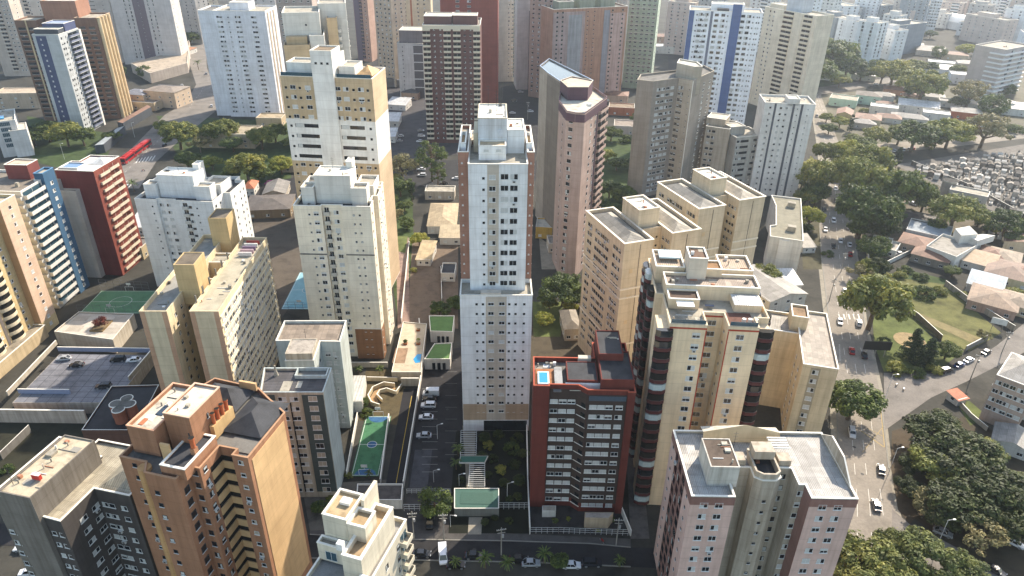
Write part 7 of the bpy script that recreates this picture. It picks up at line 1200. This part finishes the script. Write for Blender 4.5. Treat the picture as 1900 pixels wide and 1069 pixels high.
for v in ((1531, 428, 'white', DN, 'white car in the left lane beside the low grey-roofed building'), (1546, 412, 'white', DN, 'white car ahead of the others in the shade under the avenue trees', 'suv'), (1573, 424, 'silver', UP, 'silver car climbing the avenue under the biggest tree'), (1559, 449, 'white', DN, 'white car in the middle lane level with the low grey-roofed building'), (1576, 456, 'white', UP, 'white car just ahead of the red car'), (1546, 459, 'black', DN, 'black car left of the white middle-lane car'), (1577, 474, 'red', UP, 'bright red car in the shaded part of the avenue'), (1556, 285, 'dark', UP, 'dark car at the far avenue crossing'), (1561, 334, 'dark', UP, 'dark car between the two avenue trees'), (1547, 338, 'silver', DN, 'silver car beside the dark one between the avenue trees'), (1529, 391, 'black', DN, 'black car parked under the tree by the white striped slab'), (1550, 352, 'white', DN, 'white car in the sunny gap of the upper avenue'), (1551, 374, 'black', DN, 'black car just below the sunny gap of the upper avenue'), (1566, 388, 'grey', UP, 'grey car hidden at the edge of the biggest avenue tree'),
    (1567, 543, 'white', DN, 'white car above the zebra crossing'), (1558, 599, 'white', DN, 'white car left of centre, just past the zebra crossing'), (1593, 602, 'white', UP, 'white car right of centre, just past the zebra crossing', 'suv'), (1580, 654, 'red', UP, 'red car opposite the small park'), (1603, 662, 'black', UP, 'black car in the shade of the sign board'), (1580, 806, 'white', DN, 'white car next to the beige slab foot at the junction', 'suv'), (1634, 875, 'black', UP, 'black topped car beside the dark square'), (1625, 941, 'grey', (-12, -40), 'grey car in the dappled shade beside the pink tower'), (1748, 991, 'silver', (30, 12), 'silver car parked in the lower side street'), (1846, 1062, 'dark', (28, 16), 'dark car parked at the bottom right corner'), (1880, 1010, 'white', (28, 14), 'white car in the shade at the right frame edge'),
    (1755, 690, 'black', (30, -9), 'black car first in the row by the side street hedge', 'suv'), (1779, 680, 'blue', (30, -12), 'dark blue car second in the row by the side street hedge'), (1797, 671, 'white', (30, -14), 'white car third in the row by the side street hedge'), (1829, 656, 'black', (30, -18), 'black car alone in the shade of the side street'),
    (800, 733, 'white', LF, 'white panel van in the middle parking lot', 'van'), (797, 743, 'black', LF, 'black car just below the white panel van'), (795, 755, 'white', LF, 'white hatchback below the black car in the lot', 'suv'), (791, 777, 'white', LF, 'lowest white hatchback in the middle parking lot'), (787, 811, 'silver', LF, 'silver car behind the ramp mouth in the lot'), (798, 972, 'black', (-2, 30), 'black car standing in the gate drive', 'suv'),
    (782, 316, 'white', LF, 'upper white car by the araucarias'), (783, 327, 'white', LF, 'lower white car by the araucarias', 'suv'), (846, 333, 'white', LF, 'white car hard against the tall white tower'), (824, 342, 'black', RT, 'black car between the araucarias and the tall white tower'), (826, 497, 'black', RT, 'black car in the brown yard'), (779, 264, 'white', LF, 'white car at the edge of the shaded lot behind'), (743, 254, 'white', LF, 'white car in the left row of the shaded lot'), (741, 263, 'silver', LF, 'silver car in the left row of the shaded lot'), (781, 244, 'silver', RT, 'silver car at the brown balcony tower foot, farthest'), (782, 254, 'white', RT, 'white car at the brown balcony tower foot, nearest', 'suv'), (709, 122, 'red', RT, 'red car far behind the mustard tower'),
    (120, 668, 'silver', (-30, 2), 'silver sedan on the parking deck', 'car', 4), (143, 680, 'black', (-30, 2), 'black sedan beside the silver one on the parking deck', 'car', 4), (220, 670, 'black', (-30, 2), 'black car in the right pair on the parking deck', 'suv', 4), (249, 671, 'white', (-30, 2), 'white hatchback in the right pair on the parking deck', 'car', 4), (193, 720, 'dark', (-30, 2), 'dark car half hidden at the front of the parking deck', 'suv', 4), (57, 1065, 'white', (-30, 4), 'white car at the bottom left corner below the dark grey tower', 'suv'), (46, 1020, 'white', (-30, 2), 'white car behind the left corner of the dark grey tower'),
    (232, 340, 'white', (20, -24), 'white car right behind the red tower roof'), (238, 348, 'white', (20, -24), 'second white car behind the red tower roof'), (224, 348, 'silver', (20, -24), 'silver car behind the red tower roof'), (306, 271, 'dark', (24, -20), 'dark car beside the red bus'), (328, 256, 'white', RT, 'white car under the roadside trees'), (338, 160, 'white', (10, -20), 'white car at the corner flats of the left avenue'), (393, 198, 'white', (6, -24), 'white car beside the plain white tower'), (383, 138, 'silver', (2, -24), 'silver car far up the left avenue'),
    (955, 188, 'dark', RT, 'dark car in the shade left of the grey slab'), (951, 211, 'white', RT, 'white car in the shade left of the grey slab, nearest'), (984, 208, 'white', RT, 'white car by the street mast left of the grey slab'), (966, 172, 'silver', RT, 'silver car far up the shaded street'),
    (1515, 217, 'dark', DN, 'dark car on the bright upper end of the avenue'), (1822, 236, 'white', RT, 'white car under the sparse umbrella tree'), (1794, 260, 'white', RT, 'white car driving along the bright cross street'), (1878, 255, 'dark', RT, 'dark car on the bright cross street at the right'), (1766, 219, 'blue', RT, 'blue car parked by the rust orange house'), (1625, 158, 'white', RT, 'white car on the far street behind the umbrella trees'),
    (963, 1041, 'black', RT, 'black car on the bottom street among the palms'), (1098, 1048, 'dark', RT, 'dark car on the bottom street left of the pole', 'suv'), (783, 1031, 'dark', RT, 'dark car in the shade on the bottom street beside the stepped penthouse'), (822, 1034, 'white', (2, 30), 'white van roof on the bottom street', 'van'), (846, 1052, 'black', RT, 'black car in front of the bottom street shop'), (880, 1034, 'dark', RT, 'dark car parked between the palms on the bottom street'), (985, 1048, 'silver', RT, 'silver car at the bottom edge right of the middle palm'), (1060, 1052, 'white', RT, 'white car at the bottom edge right of the taller palm'), (720, 1016, 'grey', RT, 'grey car driving past the stepped penthouse on the bottom street'), (1669, 473, 'white', RT, 'white car in the driveway under the flat bluish roof'), (1694, 380, 'white', (30, 12), 'white car parked by the cemetery-side tree'), (1729, 382, 'silver', (30, 12), 'silver car parked by the cemetery-side tree, farther right')):
    car(*v)
for i in range(7): car(1641+9*i, 283-.9*i, ('white', 'silver', 'white', 'dark', 'white', 'silver', 'red')[i], (6, -30), '%s car in the parked row beyond the avenue crossing, %s from the left' % (('white', 'silver', 'white', 'dark', 'white', 'silver', 'red')[i], ('first', 'second', 'third', 'fourth', 'fifth', 'sixth', 'last')[i]))
# articulated red bus
P, Q = at(229, 306), at(287, 262); d = (Q-P); L = 25.0; an = math.atan2(d.y, d.x); root = empty('articulated_bus', (P.x, P.y, .06), an); tag(root, 'long red articulated bus on the left avenue', 'bus'); root.scale = (1.4, 1.2, 1.15); RB = plain('a01c20', .3, 0, .5); b = MB(); g = MB(); w_ = MB(); seg = ((0, 8.1), (8.6, 16.3), (16.8, 24.6))
for x0, x1 in seg: b.box(x0, x1, -1.25, 1.25, .35, 3.2, RB, plain('b4302e', .5)); g.box(x0+.3, x1-.3, -1.28, 1.28, 1.5, 2.5, GLASS); b.box(x0+1.5, x1-1.5, -.8, .8, 3.201, 3.42, RB)
for x0 in (8.1, 16.3): b.box(x0+.02, x0+.48, -1.1, 1.1, .5, 3.0, plain('2a2a2c', .9))
g.box(-.03, .28, -1.1, 1.1, 1.3, 2.6, GLASS); b.build('body', root); g.build('windows', root)
wm_ = _cm[('white', 'car')]['wheel']
for x in (2.2, 10.5, 15, 19, 22.8):
    for sy in (-1, 1): o = bpy.data.objects.new('wheel', wm_); C.objects.link(o); o.parent = root; o.location = (x, sy*1.12, .5); o.scale = (1.5, 1.2, 1.5)
b = MB(); b.box(-.04, .05, -1.0, -.6, .7, .95, WHITEF); b.box(-.04, .05, .6, 1.0, .7, .95, WHITEF); b.build('headlight', root)
# truck with an orange cargo bed
p, q = at(1588, 556), at(1587, 541); root = empty('truck', (p.x, p.y, .06), math.atan2((q-p).y, (q-p).x)); tag(root, 'flatbed truck with a tan load in the right lane above the zebra crossing', 'truck'); b = MB(); b.box(4.3, 6.0, -1.15, 1.15, .6, 2.7, plain('b2502c', .4)); b.box(4.5, 6.03, -1.0, 1.0, 1.7, 2.4, GLASS); b.build('cab', root); b = MB(); b.box(-2, 4.1, -1.25, 1.25, .9, 1.3, plain('5a4030', .7)); b.box(-2, 4.1, -1.25, -1.1, 1.3, 2.0, plain('6a4a34', .7)); b.box(-2, 4.1, 1.1, 1.25, 1.3, 2.0, plain('6a4a34', .7)); b.build('bed', root); b = MB(); b.box(-1.6, 3.8, -1.0, 1.0, 1.31, 1.9, rough('c0a888', .8, 1)); b.build('load', root)
for x in (-.9, .3, 4.9):
    for sy in (-1, 1): o = bpy.data.objects.new('wheel', wm_); C.objects.link(o); o.parent = root; o.location = (x, sy*1.05, .5); o.scale = (1.5, 1.2, 1.5)
# motorcycles
for x, y, cl, lb in ((1117, 1006, '8f2020', 'red motorcycle at the kerb in front of the dark red block'), (266, 318, '7a2a2a', 'dark red motorcycle at the bus crossing'), (1663, 716, '2a2a2c', 'dark motorcycle in the tree shadow at the junction'), (1676, 724, 'c9c9c9', 'pale motorcycle in the tree shadow at the junction')):
    p = at(x, y); root = empty('motorcycle', (p.x, p.y, .06), random.random()*3); tag(root, lb, 'motorcycle'); b = MB(); b.box(-.5, .35, -.14, .14, .55, .85, plain(cl, .3)); b.tube((.45, 0, .9), (.65, 0, .35), .05, .05, DARKF, 5); b.tube((.45, -.35, 1.0), (.45, .35, 1.0), .03, .03, DARKF, 5); b.build('body', root)
    for xx in (-.6, .65): o = bpy.data.objects.new('wheel', wm_); C.objects.link(o); o.parent = root; o.location = (xx, 0, .32); o.scale = (.95, .5, .95)
# ================================================================== POLES, LAMPS, BOARDS
def pole(x, y, h, label, kind='utility'):
    p = at(x, y); root = empty('utility_pole' if kind == 'utility' else 'street_lamp', (p.x, p.y, 0), random.uniform(-.3, .3)); tag(root, label, 'pole' if kind == 'utility' else 'street lamp'); b = MB(); mt = plain('8e8a82', .8) if kind == 'utility' else plain('c9c9c6', .5)
    b.tube((0, 0, 0), (0, 0, h), .17 if kind == 'utility' else .08, .1 if kind == 'utility' else .06, mt, 8); b.build('post', root); q = MB()
    if kind == 'utility': q.box(-1.1, 1.1, -.06, .06, h-.9, h-.75, mt); q.box(-.9, .9, -.06, .06, h-1.8, h-1.66, mt); [q.cyl(-1+.4*k, 0, h-.75, h-.5, .06, WHITEF, 6) for k in range(6)]; q.build('crossarm', root); q = MB(); q.cyl(.35, 0, h-3.2, h-2.4, .28, plain('9a9a98', .5), 8); q.build('transformer', root)
    else: q.tube((0, 0, h), (1.3, 0, h+.25), .05, .05, mt, 5); q.box(1.1, 1.7, -.14, .14, h+.18, h+.34, plain('dcdcd8', .4)); q.build('lamp_head', root)
for a_ in ((768, 1000, 9, 'utility pole before the parking lot gate'), (824, 1003, 9, 'utility pole opposite the big dark round tree'), (930, 1030, 9, 'utility pole among the bottom street palms'), (1143, 1012, 9, 'utility pole before the dark red block right corner'), (1800, 705, 10, 'utility pole at the side street row of cars'), (1858, 656, 9, 'utility pole at the right end of the side street'), (1560, 505, 9, 'utility pole on the avenue near the warehouse'), (1748, 398, 9, 'utility pole by the cemetery-side light tree'), (979, 222, 12, 'pale mast with arms in the shaded street'), (1538, 560, 10, 'utility pole at the warehouse corner')): pole(*a_)
for a_ in ((812, 815, 5, 'lamp at the silver car in the lot'), (805, 895, 4, 'lamp beside the sunken ramp'), (852, 902, 4, 'lamp left of the teal gate house'), (941, 925, 5, 'lamp right of the teal gate house'), (836, 978, 4, 'lamp by the gate drive'), (120, 296, 9, 'double lamp behind the blue tower'), (250, 255, 9, 'lamp on the station side of the left avenue'), (345, 188, 9, 'lamp at the corner of the cream flats'), (1642, 740, 9, 'tall lamp at the junction corner'), (1648, 880, 9, 'lamp beside the black topped car'), (1740, 1010, 8, 'lamp by the lower side street')): pole(*a_, 'lamp')
p = at(1622, 663, 0); root = empty('sign_board', (p.x, p.y, 0), -.06); tag(root, 'large dark advertising board on posts between the avenue and the small park', 'billboard'); b = MB(); b.box(-4.4, 4.4, -.15, .15, 3.0, 6.2, plain('1d1e20', .5)); b.build('board', root); b = MB(); [b.tube((x, .2, 0), (x, .2, 6), .12, .12, plain('9a958a', .6), 6) for x in (-3, 0, 3)]; b.build('posts', root)
p = at(1848, 613, 0); root = empty('sign_board', (p.x, p.y, 0), -.5); tag(root, 'white hoarding on a post at the far corner of the grass lot', 'billboard'); b = MB(); b.box(-2.4, 2.4, -.1, .1, 2.5, 4.8, plain('c9cac6', .6)); b.build('board', root); b = MB(); [b.tube((x, .12, 0), (x, .12, 4.6), .1, .1, plain('7a756c', .6), 6) for x in (-1.5, 1.5)]; b.build('posts', root)
# parasols and pool far away
p = at(706, 58); b = MB(); b.box(-9, 9, -6, 6, 0, .3, plain('5fa3b8', .15)); o = b.build('swimming_pool'); o.location = (p.x, p.y, 0); tag(o, 'far turquoise pool between the narrow and cream towers', 'pool')
# ================================================================== CEMETERY
TMB = []
for k, (w_, d_, h_) in enumerate(((1.6, 2.6, 1.1), (2.2, 3.0, 2.4), (1.4, 2.4, .7), (2.6, 2.8, 3.0), (1.8, 2.6, 1.6))):
    for cl in ('c2bdb3', '968f85', '736b62', 'a89f93'):
        b = MB(); m = rough(cl, .7, .8); b.box(-w_/2-.15, w_/2+.15, -d_/2-.15, d_/2+.15, 0, .3, CONCD); b.box(-w_/2, w_/2, -d_/2, d_/2, .3, h_, m)
        if k in (1, 3): b.face([(-w_/2-.15, -d_/2-.15, h_), (w_/2+.15, -d_/2-.15, h_), (w_/2+.15, 0, h_+.6), (-w_/2-.15, 0, h_+.6)], m); b.face([(-w_/2-.15, 0, h_+.6), (w_/2+.15, 0, h_+.6), (w_/2+.15, d_/2+.15, h_), (-w_/2-.15, d_/2+.15, h_)], m)
        else: b.box(-w_*.3, w_*.3, d_/2-.3, d_/2-.05, h_, h_+1.0, m); b.box(-.08, .08, d_/2-.24, d_/2-.1, h_+1.0, h_+1.8, m); b.box(-.32, .32, d_/2-.24, d_/2-.1, h_+1.35, h_+1.5, m)
        TMB.append(b.mesh('tomb'))
def inside(x, y, P):
    r = False
    for (x0, y0), (x1, y1) in zip(P, P[1:]+P[:1]):
        if (y0 > y) != (y1 > y) and x < (x1-x0)*(y-y0)/(y1-y0)+x0: r = not r
    return r
CP = [(1685, 305), (1770, 290), (1905, 270), (1905, 408), (1800, 352)]; CP2 = [(1800, 385), (1845, 390), (1905, 415), (1905, 450), (1830, 425)]
o0 = at(1790, 330); ang = R_(-33); cnt = 0; rnd = random.Random(5)
TL = []
for i in range(-44, 45):
    for j in range(-50, 50):
        lx, ly = i*3.3+(.8 if j % 7 > 3 else 0), j*3.6+(1.3*(j//3)); x = o0.x+lx*math.cos(ang)-ly*math.sin(ang); y = o0.y+lx*math.sin(ang)+ly*math.cos(ang)
        ax = y*_cp+CAM_H*_sp; px = PW/2+x*FOC/ax; py = PH/2+FOC*(CAM_H*_cp-y*_sp)/ax
        if (inside(px, py, CP) or inside(px, py, CP2)) and rnd.random() > .1: TL.append((y, x+rnd.uniform(-.4, .4), y+rnd.uniform(-.4, .4), rnd.choice(TMB), ang+rnd.choice((0, 0, 0, math.pi/2))+rnd.uniform(-.04, .04)))
TL.sort(key=lambda t: t[0]); far_t = MB()
for n, (_, x, y, me, an) in enumerate(TL):
    if n < 300:
        o = bpy.data.objects.new('tomb', me); C.objects.link(o); o.location = (x, y, .04); o.rotation_euler = (0, 0, an); tag(o, 'small pale tomb standing in the crowded walled cemetery', 'tomb', 'tombs crowded in the cemetery')
    else:
        ca, sa = math.cos(an), math.sin(an); i0 = len(far_t.v); far_t.v += [(x+v.co.x*ca-v.co.y*sa, y+v.co.x*sa+v.co.y*ca, v.co.z+.04) for v in me.vertices]
        for pl in me.polygons: far_t.f.append(tuple(i0+k for k in pl.vertices)); far_t.mi.append(far_t.m(me.materials[pl.material_index]))
if far_t.f: tag(far_t.build('far_tombs'), kind='stuff')
# ================================================================== HAZE
m = bpy.data.materials.new('haze_air'); m.use_nodes = True; nt = m.node_tree; nt.nodes.remove(nt.nodes['Principled BSDF']); v = nt.nodes.new('ShaderNodeVolumePrincipled'); v.inputs['Density'].default_value = HAZE; v.inputs['Color'].default_value = (.78, .88, 1.0, 1); v.inputs['Anisotropy'].default_value = .6
nt.links.new(v.outputs[0], nt.nodes['Material Output'].inputs['Volume']); b = MB(); b.box(-3100, 3100, -400, 4600, -2, 150, m); o = b.build('haze'); tag(o, kind='stuff')
